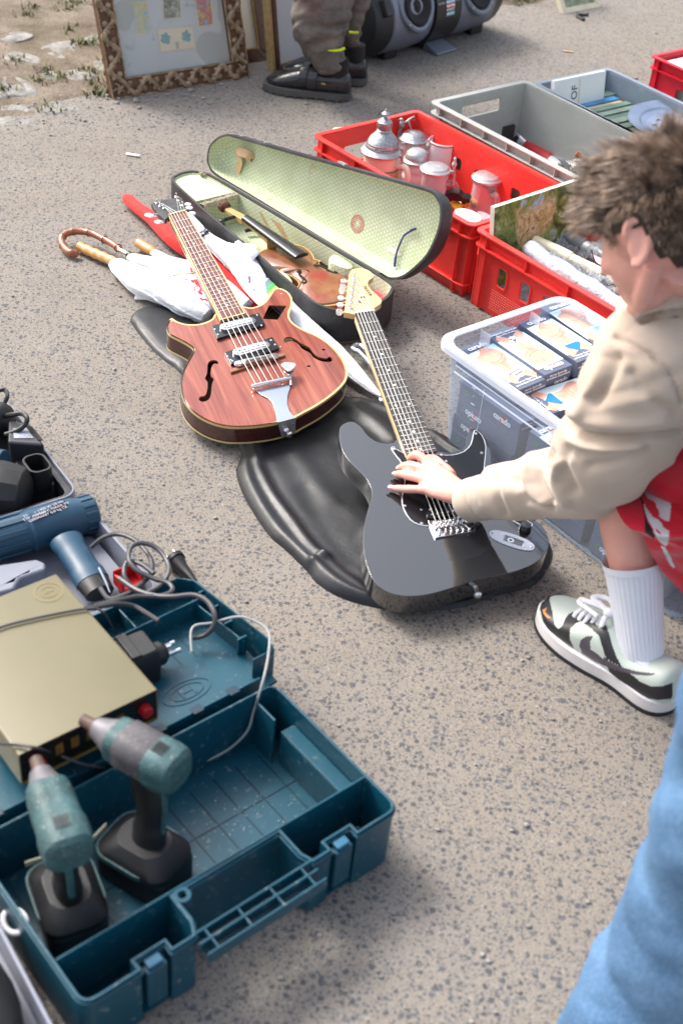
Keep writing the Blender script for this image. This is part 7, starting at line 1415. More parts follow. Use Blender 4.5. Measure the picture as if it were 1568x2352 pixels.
# small cream frame, top edge
E0, E1 = W(1294, 31, 0), W(1380, 14, 0); xg = (E1-E0).normalized(); bk = Vector((-xg.y, xg.x, 0)); up4 = Vector((0, 0, 1))*.8+bk*.6; M4_ = Fy(E0, up4, xg.cross(up4)); FW4 = (E1-E0).length; t = thing('picture_frame', E0, 'small cream painted frame touching the top edge of the photo', 'picture frame', 'framed pictures leaning at the back')
for qq in ([(0, 0), (FW4, 0), (FW4-.022, .022), (.022, .022)], [(0, .2), (.022, .178), (FW4-.022, .178), (FW4, .2)], [(0, 0), (.022, .022), (.022, .178), (0, .2)], [(FW4, 0), (FW4, .2), (FW4-.022, .178), (FW4-.022, .022)]):
    b = MB(M4_); b.prism(inset(qq, .0002), -.02, 0); b.build('moulding', mat('cream_paint', rgb(222, 212, 186), .5), t, bevel=.002)
b = MB(M4_); b.prism([(.02, .02), (FW4-.02, .02), (FW4-.02, .18), (.02, .18)], -.015, -.010); b.build('small_view', scene_mat('watercolour_d', ((70, 90, 60), (120, 130, 90), (180, 186, 180)), 30), t)

# ---- stereo (boombox)
sil = mat('gunmetal_plastic', rgb(120, 128, 142), .35, metal=.3, vary=.08); dk = mat('black_shell', rgb(34, 35, 38), .42, vary=.2, vs=20); mesh_ = mat('speaker_cloth', rgb(28, 28, 31), .8, vary=.2, vs=200, bs=600, bst=.8, bd=.002)
X0, X1 = WZ('c4', 190, 690, 0), WZ('c4', 1180, 400, 0); xb = (X1-X0).normalized(); bk = Vector((-xb.y, xb.x, 0)); RB = .125
MX = Fr(X0-xb*.07+bk*.085, xb) @ Tr(0, 0, RB+.012); LXB = (X1-X0).length+.22
t = thing('boombox', (MX @ Tr(LXB/2, 0, -RB)).col[3].xyz, 'big barrel shaped black and silver boombox standing behind the man’s shoes', 'boombox')
A90 = Ry(90)
def barrel(x0, x1, prof, m_, nm): b = MB(MX @ A90); b.lathe([(r, x0+(x1-x0)*f) for f, r in prof], 48); return b.build(nm, m_, t)
barrel(.0, LXB, [(0, .0), (.0, .085), (.01, .11), (.05, RB), (.95, RB), (.99, .11), (1, .085), (1, 0)], dk, 'end_shell')
xs_ = [LXB*f for f in (.11, .40, .60, .89)]
barrel(xs_[0], xs_[1]-.0, [(0, RB+.0005), (.02, RB+.006), (.5, RB+.010), (.98, RB+.006), (1, RB+.0005)], sil, 'speaker_drum'); barrel(xs_[2], xs_[3], [(0, RB+.0005), (.02, RB+.006), (.5, RB+.010), (.98, RB+.006), (1, RB+.0005)], sil, 'speaker_drum')
barrel(xs_[1]+.002, xs_[2]-.002, [(0, RB), (.01, RB+.014), (.5, RB+.016), (.99, RB+.014), (1, RB)], dk, 'centre_drum')
for xc in ((xs_[0]+xs_[1])/2+.01, (xs_[2]+xs_[3])/2):
    Ms_ = MX @ Tr(xc, 0, 0) @ Rx(68) @ Tr(0, 0, RB-.004)
    b = MB(Ms_); b.lathe([(.083, .002), (.081, .016), (.074, .021), (.066, .018), (.064, .010)], 44, mod=lambda a, z: 1+.08*abs(math.cos(2*a))); b.build('speaker_ring', sil, t)
    b = MB(Ms_); b.lathe([(.066, .015), (.060, .022), (.040, .016), (.026, .010), (.020, .013), (0, .018)], 40); b.build('speaker_cone', mesh_, t)
    for k in range(4): a = math.radians(45+90*k); b = MB(Ms_ @ Tr(.077*math.cos(a), .077*math.sin(a), .017)); b.ell((0, 0, 0), (.004, .004, .003), None, 8, 5); b.build('screw', chrome, t)
Mc = lambda x, ang: MX @ Tr(x, 0, 0) @ Rx(ang) @ Tr(0, 0, RB+.0155)
xm = (xs_[1]+xs_[2])/2
for sx_ in (-1, 1):
    for r in range(6):
        for c_ in range(2): b = MB(Mc(xm+sx_*.048+(c_-.5)*.018, 38+r*7)); b.bx(-.007, -.0035, 0, .007, .0035, .003); b.build('button', mat('grey_button', rgb(140, 146, 152), .4), t, bevel=.001)
b = MB(Mc(xm, 45)); b.bx(-.034, -.018, -.004, .034, .018, .003); b.build('display', mat('olive_display', rgb(70, 68, 50), .2), t)
b = MB(Mc(xm, 30)); b.bx(-.008, -.004, 0, .008, .004, .010); b.build('slider', dk, t, bevel=.002)
b = MB(Mc(xm+.008, 66)); b.bx(-.022, -.008, 0, .022, .006, .0015); b.build('red_window', mat('red_window', rgb(66, 14, 18), .2), t)
stk = [MB(Mc(xm+.004, 73+q*5.5)) for q in range(4)]
for q, (b, cc_) in enumerate(zip(stk, (rgb(70, 150, 176), rgb(208, 110, 84), rgb(24, 24, 28), rgb(90, 166, 186)))): b.bx(-.022, -.0074, 0, .022, .0074, .0012); b.build('sticker', mat('sticker_%s' % 'abcd'[q], cc_, .4), t)
for q, s in enumerate(('KARAOKE', 'Super Bass', '40 WATT', 'MP3 CD')): text(s, Mc(xm+.002, 73+q*5.5) @ Tr(0, 0, .0014), .0105, wink, t, bold=.0003)
b = MB(MX @ Tr(xm-.005, -RB-.010, -RB-.011)); b.loft([[(-.055, -.02, 0), (.055, -.02, 0), (.055, -.02, .008), (-.055, -.02, .008)], [(-.045, .06, 0), (.045, .06, 0), (.045, .06, .03), (-.045, .06, .03)]]); b.build('foot', sil, t, bevel=.003)
for x in (xs_[0]+.02, xs_[3]-.06): b = MB(MX @ Tr(x, -.05, -RB-.011)); b.prism([(0, -.03), (.07, -.03), (.06, .03), (.01, .03)], 0, .045); b.build('side_foot', dk, t, bevel=.006)
for x in (.03, LXB-.06): b = MB(MX @ Tr(x, 0, 0) @ Rx(60)); b.bx(0, -.03, RB-.01, .035, .03, RB+.018); b.build('corner_guard', dk, t, bevel=.005); b = MB(MX @ Tr(x, 0, 0) @ Rx(15)); b.bx(0, -.03, RB-.01, .03, .03, RB+.016); b.build('corner_guard', dk, t, bevel=.005)
b = MB(MX); b.tube(cr([(xs_[0], 0, RB+.005), (xs_[0]+.03, 0, RB+.07), (xm, 0, RB+.095), (xs_[3]-.03, 0, RB+.07), (xs_[3], 0, RB+.005)], 6, False), .012, 12); b.build('handle', sil, t)
# ================================================================ PEOPLE
def wrap_noise(o, amp, f, seed=0, aniso=(1, 1, 1), ridg=0):
    me = o.data; n = len(me.vertices); co = np.empty(n*3); me.vertices.foreach_get('co', co); co = co.reshape(-1, 3); no = np.empty(n*3); me.vertices.foreach_get('normal', no); no = no.reshape(-1, 3)
    q = co*np.array(aniso)*f; v = fbm(q[:, 0]+q[:, 2]*.7+seed, q[:, 1]+q[:, 2]*.6+seed, 4); v2 = fbm(q[:, 0]*.8-q[:, 2]*.9+seed+9, q[:, 1]*.7+q[:, 0]*.5+seed+5, 4)
    d = amp*(v+v2)
    if ridg: d = d+ridg*(.5-np.abs(((fbm(q[:, 0]*.5+seed+3, q[:, 2]*.9+q[:, 1]*.8+seed, 3)*3) % 1)-.5)*2)
    me.vertices.foreach_set('co', (co+no*d[:, None]).ravel()); me.update(); return o
def paint(o, dec, camside=True):
    me = o.data; pol = [(i+1, T(k, p)) for i, (m_, k, p) in enumerate(dec)]; M0 = ORG.get(o.name, Vector())
    idx = {}
    for i, (m_, k, p) in enumerate(dec):
        if m_.name not in [x.name for x in me.materials]: me.materials.append(m_)
        idx[i+1] = [x.name for x in me.materials].index(m_.name)
    for f in me.polygons:
        c_ = f.center+M0
        if camside and (abs(f.normal.dot((CO-c_).normalized())) if camside == 2 else f.normal.dot((CO-c_).normalized())) < .02: continue
        u, v = pix(c_)
        for mi_, P in pol:
            if inpoly(u, v, P): f.material_index = idx[mi_]
# ---------------------------------------------------------------- generic shoe
def shoe_upper(M, st, name, m_, parent, n=56, k=14):
    b = MB(M); st2 = cr([(s[0], s[1], s[2]) for s in st], k, False); hw = cr([(s[3], s[4], 0) for s in st], k, False); rings = []
    for p, h in zip(st2, hw):
        x, zb, zt = p; w_, yo = h.x, h.y; ring = []
        for q in range(n):
            a = 2*PI*q/n; ca, sa = math.cos(a), math.sin(a); e = .62 if sa < 0 else .86
            ring.append((x, yo+w_*math.copysign(abs(ca)**e, ca), (zb+zt)/2+(zt-zb)/2*math.copysign(abs(sa)**e, sa)))
        rings.append(ring)
    b.loft(rings); return b.build(name, m_, parent, ang=180)
def shoe_outline(L, hb, hh, bend=.006, g=0):
    R_ = [(0-g, 0), (.012-g*.7, hh*.72+g*.7), (.04, hh+g), (.10, hh*.93+g), (.16, hb*.93+g), (.21, hb*1.02+g), (.255, hb*.88+g), (.285+g*.7, hb*.52+g*.6), (L+g, 0)]
    P = [(x, y+bend*math.sin(x/L*PI)) for x, y in R_]+[(x, -y*.94+bend*math.sin(x/L*PI)) for x, y in R_[1:-1][::-1]]
    return ccw(cr2(P, 5))
skin = mat('skin', rgb(232, 170, 154), .45, vary=.09, vs=16, bs=260, bst=.12, bd=.001, sss=.12)
hoodm = NT('beige_jersey'); v_ = hoodm.coord(); c_ = hoodm.ramp(hoodm.noise(v_, 9, 4), [(.3, rgb(186, 167, 150)), (.7, rgb(204, 186, 170))]); hoodm.bsdf(c_, .9, 0, hoodm.bump(hoodm.noise(v_, 620, 2, .7), .3, .0008), spec=.2, sheen=.35); hood = hoodm.m
# ================= BOY
Hc = W(1522, 512, .840); Fd = Vector((-.57, .54, -.60)).normalized(); Ud = (Vector((0, 0, 1))-Fd*Fd.z); Ud = (Ud+Vector((0, 0, 0))).normalized(); Sd = Ud.cross(Fd)
HM = Matrix.Identity(4)
for i in range(3): HM[i][0], HM[i][1], HM[i][2], HM[i][3] = Fd[i], Sd[i], Ud[i], Hc[i]
wr = W(1085, 1148, .135); el = W(1335, 1095, .33); shd = W(1478, 850, .62); nb = W(1560, 650, .72); hip = Vector((.86, 1.70, .34)); sh2 = Vector((.62, 1.86, .66))
ank = Vector((.525, 1.584, .085)); kne = Vector((.430, 1.728, .42)); hip1 = Vector((.80, 1.60, .36)); ank2 = Vector((.90, 1.86, .09)); kn2 = Vector((.66, 2.02, .42)); hip2 = Vector((.92, 1.82, .36))
boy = thing('person', (.72, 1.68, 0), 'crouching boy in beige hoodie and red shorts resting his hand on the black guitar', 'person')
b = MB(HM)
b.ell((-.012, 0, .020), (.098, .077, .086), None, 32, 20); b.ell((.045, 0, -.030), (.050, .056, .070), None, 24, 16); b.ell((.050, 0, -.074), (.040, .040, .034), None, 20, 14); b.ell((.080, 0, -.098), (.016, .020, .014), None, 14, 10)
b.ell((.082, 0, .022), (.018, .045, .012), None, 16, 10); b.tube([(.088, 0, .010), (.104, 0, -.020), (.113, 0, -.036), (.094, 0, -.046)], [.008, .010, .012, .009], 12); b.ell((.090, 0, -.066), (.012, .022, .006), None, 14, 8); b.ell((.088, 0, -.076), (.012, .020, .006), None, 14, 8)
for s in (-1, 1): b.ell((.056, s*.034, -.028), (.030, .021, .022), None, 14, 10); b.tube([(-.006, s*.052, -.044), (.036, s*.038, -.082), (.076, s*.008, -.100)], [.013, .014, .012], 12)
for s in (-1, 1):
    E_ = Tr(-.006, s*.079, -.012) @ Matrix.Rotation(s*.55, 4, 'Z') @ Ry(-14)
    b.ell((-.004, 0, .002), (.013, .0045, .026), E_, 16, 10); b.tube(cr([(.010, 0, .012), (.006, s*.004, .028), (-.008, s*.005, .033), (-.020, s*.005, .022), (-.020, s*.004, .002), (-.014, s*.003, -.014), (-.005, s*.002, -.024), (.003, 0, -.022)], 5, False), .0052, 10, R=E_); b.ell((-.001, s*.001, -.022), (.006, .005, .007), E_, 10, 8)
hw_ = HM @ Vector((-.030, 0, -.045)); b2 = MB(); b.v += []; 
b3 = MB(); b3.tube([tuple(hw_), tuple(hw_.lerp(nb, .5)), tuple(nb)], [.050, .050, .060], 24)
b3.tube([tuple(nb+Vector((0, 0, -.01))), tuple((shd+sh2)/2+Vector((.06, 0, -.06))), tuple((hip1+hip2)/2+Vector((0, 0, .05)))], [(.07, .06), (.17, .11), (.15, .12)], 24)
b3.tube([tuple(shd+Vector((.06, .05, .01))), tuple(shd), tuple(shd.lerp(el, .5)), tuple(el)], [.05, .052, .043, .036], 18); b3.tube([tuple(el), tuple(el.lerp(wr, .35)), tuple(wr)], [.037, .038, (.027, .020)], 18)
b3.tube([tuple(sh2+Vector((.05, -.04, 0))), tuple(sh2), tuple(sh2+Vector((-.05, .14, -.22))), tuple(sh2+Vector((-.12, .06, -.40)))], [.05, .05, .04, .027], 14)
for a_, k_, h_3 in ((ank, kne, hip1), (ank2, kn2, hip2)):
    cal = a_.lerp(k_, .62); b3.tube(cr([tuple(a_+Vector((0, 0, -.03))), tuple(a_), tuple(a_.lerp(k_, .3)), tuple(cal), tuple(a_.lerp(k_, .86)), tuple(k_)], 3, False), [.024, .026, .028, .029, .030, .032, .036, .041, .046, .050, .052, .052, .052, .053, .054, .055][:16], 22); b3.tube([tuple(k_), tuple(k_.lerp(h_3, .5)), tuple(h_3)], [.057, .072, .088], 20)
b3.ell(tuple((hip1+hip2)/2), (.16, .15, .12), None, 20, 12)
# hand: palm, four fingers, thumb, laid on the guitar top
zg = lambda k, x, y, dz: (lambda q: MS @ Vector((q[0], q[1], dz)))(onp(off(MS, dz=dz), T(k, [(x, y)]))[0])
kn = [zg('c2', 700, 425, .040), zg('c2', 660, 510, .042), zg('c2', 640, 610, .038), zg('c2', 640, 725, .032)]
pc = (kn[1]+kn[2])/2; wv = zg('c2', 1040, 755, .048)
ax = (kn[0]-kn[3]).normalized(); dn_ = (pc-wv).normalized(); upn = ax.cross(dn_); upn = upn if upn.z > 0 else -upn
def pl(c, wd, th): return [c+ax*(wd*math.copysign(abs(math.cos(a))**.8, math.cos(a)))+upn*(th*math.copysign(abs(math.sin(a))**.9, math.sin(a))) for a in np.linspace(0, 2*PI, 22, endpoint=False)]
b3.loft([pl(wv-dn_*.03, .026, .019), pl(wv, .027, .019), pl(wv.lerp(pc, .3), .035, .018), pl(wv.lerp(pc, .65), .040, .016), pl(wv.lerp(pc, .92)-upn*.002, .039, .0125), pl(pc-upn*.004+dn_*.004, .034, .009)])
FG = [([(560, 328, .040), (485, 355, .022), (482, 402, .009)], (.0098, .0090, .0078)), ([(500, 448, .034), (405, 455, .018), (362, 478, .010)], (.0096, .0088, .0074)), ([(470, 565, .030), (370, 545, .017), (312, 552, .009)], (.0094, .0086, .0072)), ([(480, 718, .024), (360, 712, .014), (262, 708, .008)], (.0086, .0078, .0064))]
for (pts, rr3), k_ in zip(FG, kn):
    P = [k_-dn_*.022, k_]+[zg('c2', x, y, z) for x, y, z in pts]; b3.tube(cr([tuple(p) for p in P], 4, False), [rr3[0]*1.05]*5+[rr3[0]*1.08]+[rr3[0]*.96]*3+[rr3[0]*1.0]+[rr3[1]*.98]*3+[rr3[1]]+[rr3[2]*1.05]*2+[rr3[2]*.9], 14); e = P[-1]; b3.ell(tuple(e), (rr3[2]*.92,)*3, None, 12, 8); b3.ell(tuple(k_+upn*.002), (.010, .010, .009), None, 12, 8)
tb_ = wv.lerp(pc, .35)+ax*.030-upn*.008; t1 = zg('c2', 760, 400, .014); t2_ = zg('c2', 640, 380, .009); b3.tube(cr([tuple(tb_), tuple(t1), tuple(t2_)], 5, False), [.015]*3+[.0125]*4+[.0105]*3+[.009], 12)
b.v += b3.v; nb0 = len(b.v)-len(b3.v); b.f += [tuple(i+nb0 for i in f) for f in b3.f]; b.mi += b3.mi
body = b.build('body', skin, boy, remesh=.0032, smoothmod=3); bake(body)
nailm = mat('nail', rgb(240, 200, 190), .25, vary=.03)
for (pts, rr3), k_ in zip(FG[1:], kn[1:]):
    P = [zg('c2', x, y, z) for x, y, z in pts]; d = (P[-1]-P[-2]).normalized(); u_ = (upn-d*upn.dot(d)).normalized(); Mn = Fr(P[-1]+u_*(rr3[2]*.78)+d*.001, d, u_); b = MB(Mn); b.ell((0, 0, 0), (.0058, .0044, .0014), None, 12, 6); b.build('fingernail', nailm, boy)
for s in (-1, 1):
    b = MB(HM); b.ell((.078, s*.028, -.002), (.011, .012, .011), None, 14, 10); b.build('eye', mat('eye_white', rgb(230, 228, 224), .1), boy); b = MB(HM); b.ell((.0872, s*.028, -.004), (.003, .005, .005), None, 12, 8); b.build('iris', mat('iris_brown', rgb(60, 40, 28), .1), boy)
    b = MB(HM); b.tube(cr([(.090, s*.014, .020), (.090, s*.030, .025), (.078, s*.046, .018)], 4, False), [.0022]*8+[.001], 6, flatz=.8); b.build('eyebrow', mat('brow_hair', rgb(60, 44, 34), .7), boy)
# hoodie
b = MB(); cuffc = wr+(wr-el).normalized()*.004
elt = el+Vector((.010, -.014, .012))
wr2 = wr.lerp(el, .16)
sp = cr([tuple(wr.lerp(el, .10)), tuple(wr.lerp(el, .30)+Vector((0, 0, .004))), tuple(wr.lerp(el, .62)+Vector((.004, -.006, .006))), tuple(el+Vector((.006, -.006, .0))), tuple(el.lerp(shd, .34)+Vector((.006, -.012, -.01))), tuple(el.lerp(shd, .70)+Vector((.018, -.01, 0))), tuple(shd+Vector((.03, .02, .0))), tuple(shd+Vector((.12, .10, .0)))], 9, False)
rs = [float(np.interp(i/(len(sp)-1), np.linspace(0, 1, 8), [.037, .053, .060, .068, .082, .092, .098, .10])) for i in range(len(sp))]
def slm(a, s): return 1+.075*math.sin(s*42+1.8*math.sin(a+.6))*max(0, 1-abs(s-.16)/.16)*(.55+.45*math.cos(a))+.085*math.sin(s*50+2.2*math.sin(a-.8))*max(0, 1-abs(s-.47)/.16)*(.5-.5*math.cos(a-.4))+.13*float(fbm(a*1.3+s*6, s*9, 3))
b.tube(sp, rs, 48, mod=slm)
mid = (shd+sh2)/2+Vector((.03, -.01, -.03)); hp_c = (hip1+hip2)/2+Vector((-.01, -.02, .04))
b.tube(cr([tuple(nb+Vector((.02, .03, -.035))), tuple(mid+Vector((.02, -.01, -.02))), tuple(mid.lerp(hp_c, .45)+Vector((.03, -.03, .04))), tuple(hp_c)], 7, False), [(float(np.interp(i, [0, 7, 14, 21], [.09, .205, .20, .19])), float(np.interp(i, [0, 7, 14, 21], [.085, .15, .165, .165]))) for i in range(22)], 56, up=(0, 0, 1), mod=lambda a, s: 1+.05*math.sin(s*22+a*1.5)*(.5+.5*math.sin(a))+.06*float(fbm(a, s*5, 3)))
s2 = [tuple(sh2+Vector((.05, -.05, -.01))), tuple(sh2), tuple(sh2+Vector((-.05, .14, -.22))), tuple(sh2+Vector((-.115, .07, -.37)))]; b.tube(s2, [.10, .09, .075, .045], 24)
# hood lying round the neck
hr = cr([tuple(W(1478, 712, .70)+Vector((0, 0, .00))), tuple(W(1505, 672, .725)), tuple(W(1540, 640, .745)), tuple(W(1590, 615, .755)), tuple(nb+Vector((.09, .06, .03))), tuple(nb+Vector((.05, .14, .0))), tuple(nb+Vector((-.03, .14, -.04)))], 6, False)
b.tube(hr, [.030+.030*math.sin(PI*min(1, i/14)/2) for i in range(len(hr))], 18); b.ell(tuple(nb+Vector((.10, .05, -.03))), (.12, .13, .07), None, 24, 14); b.ell(tuple(nb+Vector((.01, .00, -.055))), (.085, .10, .05), None, 20, 12); b.tube([tuple(W(1475, 715, .69)), tuple(W(1490, 775, .66)), tuple(shd+Vector((.02, .03, .03)))], [.018, .04, .07], 16)
hd = b.build('hoodie', hood, boy, remesh=.0048, smoothmod=6); bake(hd); wrap_noise(hd, .014, 8, 4, ridg=.005)
def crease(o, lines):
    me = o.data; n = len(me.vertices); co = np.empty(n*3); me.vertices.foreach_get('co', co); co = co.reshape(-1, 3); no = np.empty(n*3); me.vertices.foreach_get('normal', no); no = no.reshape(-1, 3)
    w0 = co+np.array(ORG.get(o.name, Vector())); d = w0-np.array(CO); f = d[:, 1]*math.cos(PITCH)-d[:, 2]*math.sin(PITCH); u = FPX*d[:, 0]/f; v = -FPX*(d[:, 1]*math.sin(PITCH)+d[:, 2]*math.cos(PITCH))/f; c, s = math.cos(ROLL), math.sin(ROLL); U_, V_ = 784+c*u-s*v, 1176+s*u+c*v
    face = (no*(-d)).sum(1) > -.02; dz = np.zeros(n)
    for k, pts, amp, sg in lines: dd = segd(U_, V_, [(p.x, p.y) for p in cr([(x, y, 0) for x, y in T(k, pts)], 4, False)]); dz += amp*np.exp(-(dd/sg)**2)
    me.vertices.foreach_set('co', (co+no*(dz*face)[:, None]).ravel()); me.update()
crease(hd, [('b2', [(865, 880), (885, 950), (1000, 1000), (1200, 1012), (1560, 985)], -.016, 9), ('b2', [(900, 1020), (1050, 1060), (1300, 1050)], .012, 13), ('b2', [(900, 850), (1000, 900), (1200, 930), (1450, 900)], .010, 16), ('b2', [(735, 1085), (755, 1105), (700, 1160), (690, 1270), (760, 1400)], -.012, 8), ('b2', [(640, 1130), (610, 1220), (640, 1330), (720, 1410)], .010, 9),
  ('b2', [(560, 1190), (560, 1300), (620, 1400), (760, 1450)], -.009, 8), ('b2', [(800, 1180), (790, 1290), (850, 1400)], .009, 12), ('b2', [(860, 1080), (830, 1180), (900, 1330)], -.009, 12), ('b2', [(1150, 395), (1300, 460), (1400, 530), (1500, 640), (1560, 800)], -.008, 5), ('b2', [(1100, 430), (1080, 560), (1000, 720), (930, 850)], .008, 14), ('b2', [(1170, 520), (1130, 640), (1040, 780)], -.008, 13),
  ('b2', [(1310, 285), (1420, 250), (1568, 235)], -.020, 7), ('b2', [(1310, 235), (1420, 195), (1568, 170)], .012, 8), ('b2', [(1330, 160), (1430, 120), (1568, 30)], -.014, 7), ('b2', [(1000, 1180), (1150, 1160), (1330, 1080)], -.008, 12), ('b2', [(1250, 620), (1350, 760), (1500, 860)], -.008, 16), ('b2', [(420, 1240), (430, 1360), (480, 1480)], -.007, 8)])
# ribbed cuff
cu_ax = (el-wr).normalized(); Mc_ = Fr(wr-cu_ax*.012, (0, 0, 1), cu_ax)
b = MB(Mc_); nn_ = 120; b.lathe([(.030, .000), (.0385, .0), (.0405, .004), (.0415, .014), (.0415, .032), (.0425, .044), (.036, .05)], nn_, mod=lambda a, z: 1+.018*math.sin(a*60)); b.build('ribbed_cuff', hood, boy, ang=180)
# shorts: draped outer panel and the leg tube
redc = NT('red_sport_cloth'); v_ = redc.coord(); c_ = redc.ramp(redc.noise(v_, 12, 3), [(.3, rgb(196, 8, 38)), (.7, rgb(216, 18, 50))]); redc.bsdf(c_, .5, 0, redc.bump(redc.noise(v_, 28, 3, .5), .5, .006), spec=.4, sheen=.3); redm = redc.m
lw_ = mat('white_flock', rgb(214, 212, 216), .7, vary=.03); bkc = mat('black_cloth', rgb(20, 18, 20), .7, vary=.2)
hem = [(330, 300, .345), (370, 640, .350), (410, 900, .352), (510, 1130, .350), (640, 1270, .345), (790, 1345, .335), (850, 1390, .325), (905, 1560, .300), (1000, 1725, .270), (1150, 1950, .235), (1432, 2240, .190), (1800, 2600, .14)]
hemW = cr([tuple(WZ('d1', *q)) for q in hem], 20, False); NV = len(hemW); NU = 220; b = MB(); vs = []
topW = [hip1+Vector((.10, -.06, .10-.30*(j/(NV-1)))) for j in range(NV)]
for j, h3 in enumerate(hemW):
    for i in range(NU+1):
        s = i/NU; p = h3.lerp(topW[j], s); bul = .055*math.sin(PI*min(1, s*1.3))*math.sin(PI*min(1, .15+j/NV)); fo = .012*math.sin(s*26+j*.05+1.5*math.sin(j*.09))*min(1, s*4)
        p = p+Vector((-.25, -.85, .25))*(bul*.6+fo); p.z = max(p.z, .015); vs.append(p)
b.add(vs, [(j*(NU+1)+i, j*(NU+1)+i+1, (j+1)*(NU+1)+i+1, (j+1)*(NU+1)+i) for j in range(NV-1) for i in range(NU)])
so_ = b.build('shorts', redm, boy, ang=180)
paint(so_, [(bkc, 'd1', [(1100, 150), (1010, 220), (860, 360), (690, 490), (720, 600), (760, 720), (800, 850), (850, 1010), (860, 1250), (860, 1330), (960, 1400), (1000, 1425), (1015, 1390), (950, 1250), (880, 1100), (850, 960), (805, 780), (810, 650), (850, 480), (900, 350), (1100, 230)]),
  (redm, 'd1', [(700, 460), (790, 440), (815, 520), (790, 590), (750, 560)]),
  (lw_, 'd1', [(1040, 218), (960, 300), (935, 400), (955, 500), (1000, 580), (1060, 625), (1085, 640), (1095, 560), (1085, 480), (1095, 400), (1090, 330), (1095, 250)]), (lw_, 'd1', [(1105, 230), (1150, 240), (1180, 340), (1180, 385), (1105, 370), (1095, 300)]), (lw_, 'd1', [(1110, 405), (1195, 440), (1215, 560), (1220, 735), (1100, 735), (1065, 700), (1090, 620), (1095, 520)]),
  (lw_, 'd1', [(868, 565), (850, 650), (860, 740), (900, 810), (990, 860), (1030, 900), (1045, 960), (1080, 1010), (1075, 1085), (1130, 1130), (1200, 1165), (1230, 1140), (1250, 930), (1235, 780), (1110, 745), (1085, 800), (1060, 740), (1000, 680), (920, 620)]),
  (lw_, 'd1', [(850, 905), (845, 960), (900, 1120), (980, 1280), (1070, 1460), (1160, 1530), (1200, 1520), (1215, 1450), (1225, 1310), (1150, 1260), (1080, 1150), (980, 1090), (900, 990)]), (redm, 'd1', [(1010, 1262), (1050, 1285), (1105, 1345), (1090, 1360), (1040, 1325)]), (lw_, 'd1', [(1095, 1520), (1160, 1550), (1230, 1660), (1310, 1850), (1280, 1870), (1200, 1740)])], 2)
b = MB(); b.tube(cr([tuple(kne.lerp(hip1, .12)+Vector((.0, 0, .0))), tuple(kne.lerp(hip1, .45)), tuple(hip1+Vector((.05, 0, .02)))], 5, False), [.078, .080, .084, .088, .094, .10, .105, .11, .115, .12, .12], 40, mod=lambda a, s: 1+.05*math.sin(a*5+s*8)); b.build('shorts_leg', redm, boy, ang=180)
b = MB(); b.tube([tuple(kn2.lerp(hip2, .12)), tuple(hip2)], [.08, .12], 30); b.ell(tuple((hip1+hip2)/2), (.19, .18, .14), None, 24, 14); b.build('shorts_seat', redm, boy)
# sock
sock = mat('white_sock', rgb(226, 228, 238), .85, vary=.03, sheen=.2)
s0, s1 = Vector((.535, 1.570, .045)), WZ('d1', 680, 1740, .222)
mkr = lambda a, s: 1+(.014*math.sin(a*34) if s < .90 else .006*math.sin(a*60))+.02*float(fbm(a*2, s*9, 3))
def sock_(a0, a1): 
    b = MB(); P = cr([tuple(a0), tuple(a0.lerp(a1, .3)), tuple(a0.lerp(a1, .7)), tuple(a1)], 22, False); L = len(P); b.tube(P, [float(np.interp(i/(L-1), [0, .25, .5, .8, .88, .9, 1], [.031, .038, .041, .046, .048, .0495, .0505])) for i in range(L)], 150, mod=mkr, cap=False); o = b.build('sock', sock, boy, ang=180); return o
sk = sock_(s0, s1); paint(sk, [(bkc, 'd1', [(340, 1895), (356, 1905), (372, 1955), (420, 2005), (520, 2022), (640, 2022), (800, 2008), (800, 2016), (640, 2048), (520, 2054), (400, 2036), (350, 1970)])])
sock_(ank2+Vector((0, 0, -.04)), ank2.lerp(kn2, .42))
# sneaker
mint = mat('pale_mint_leather', rgb(196, 206, 196), .42, vary=.05, bs=300, bst=.15); bleath = mat('black_leather', rgb(44, 42, 46), .4, vary=.15, bs=260, bst=.2); purp = mat('plum_leather', rgb(84, 76, 86), .45, vary=.1); midm = mat('cream_rubber', rgb(220, 214, 214), .5, vary=.06, vs=30, dust=.1); outm = mat('black_outsole', rgb(36, 36, 40), .6); lacem = mat('white_lace', rgb(232, 230, 236), .8, vary=.04, bs=400, bst=.4); orng = mat('orange_mark', rgb(226, 132, 48), .5)
def sneaker(M, dec):
    L = .296; st = [(.000, .022, .052, .014, 0), (.006, .020, .080, .027, 0), (.018, .020, .094, .036, .001), (.050, .020, .086, .041, .002), (.085, .020, .082, .042, .004), (.115, .020, .094, .042, .005), (.140, .020, .104, .042, .006), (.165, .020, .096, .044, .006), (.195, .020, .080, .047, .006), (.225, .020, .064, .048, .004), (.252, .020, .056, .045, .003), (.274, .020, .050, .036, .001), (.288, .022, .044, .023, 0), (.294, .024, .036, .010, 0)]
    up_ = shoe_upper(M, st, 'shoe_upper', mint, boy, 110, 20)
    if dec: paint(up_, dec)
    b = MB(M); b.prism(shoe_outline(L, .050, .038, g=.003), .008, .030); b.build('midsole', midm, boy, bevel=.003, bseg=3)
    b = MB(M); b.prism(shoe_outline(L, .050, .038, g=.0045), .000, .0078); b.build('outsole', outm, boy, bevel=.0015)
    b = MB(M); b.tube([(x, y, .0305) for x, y in shoe_outline(L, .050, .038, g=.0005)], .0016, 6, cyc=True); b.build('sole_stitch', lacem, boy)
    return up_
hl, te = W(1541, 1622, .012), W(1240, 1392, .014); MSn = Fr((hl.x, hl.y, 0), te-hl) @ Tr(-.002, 0, 0)
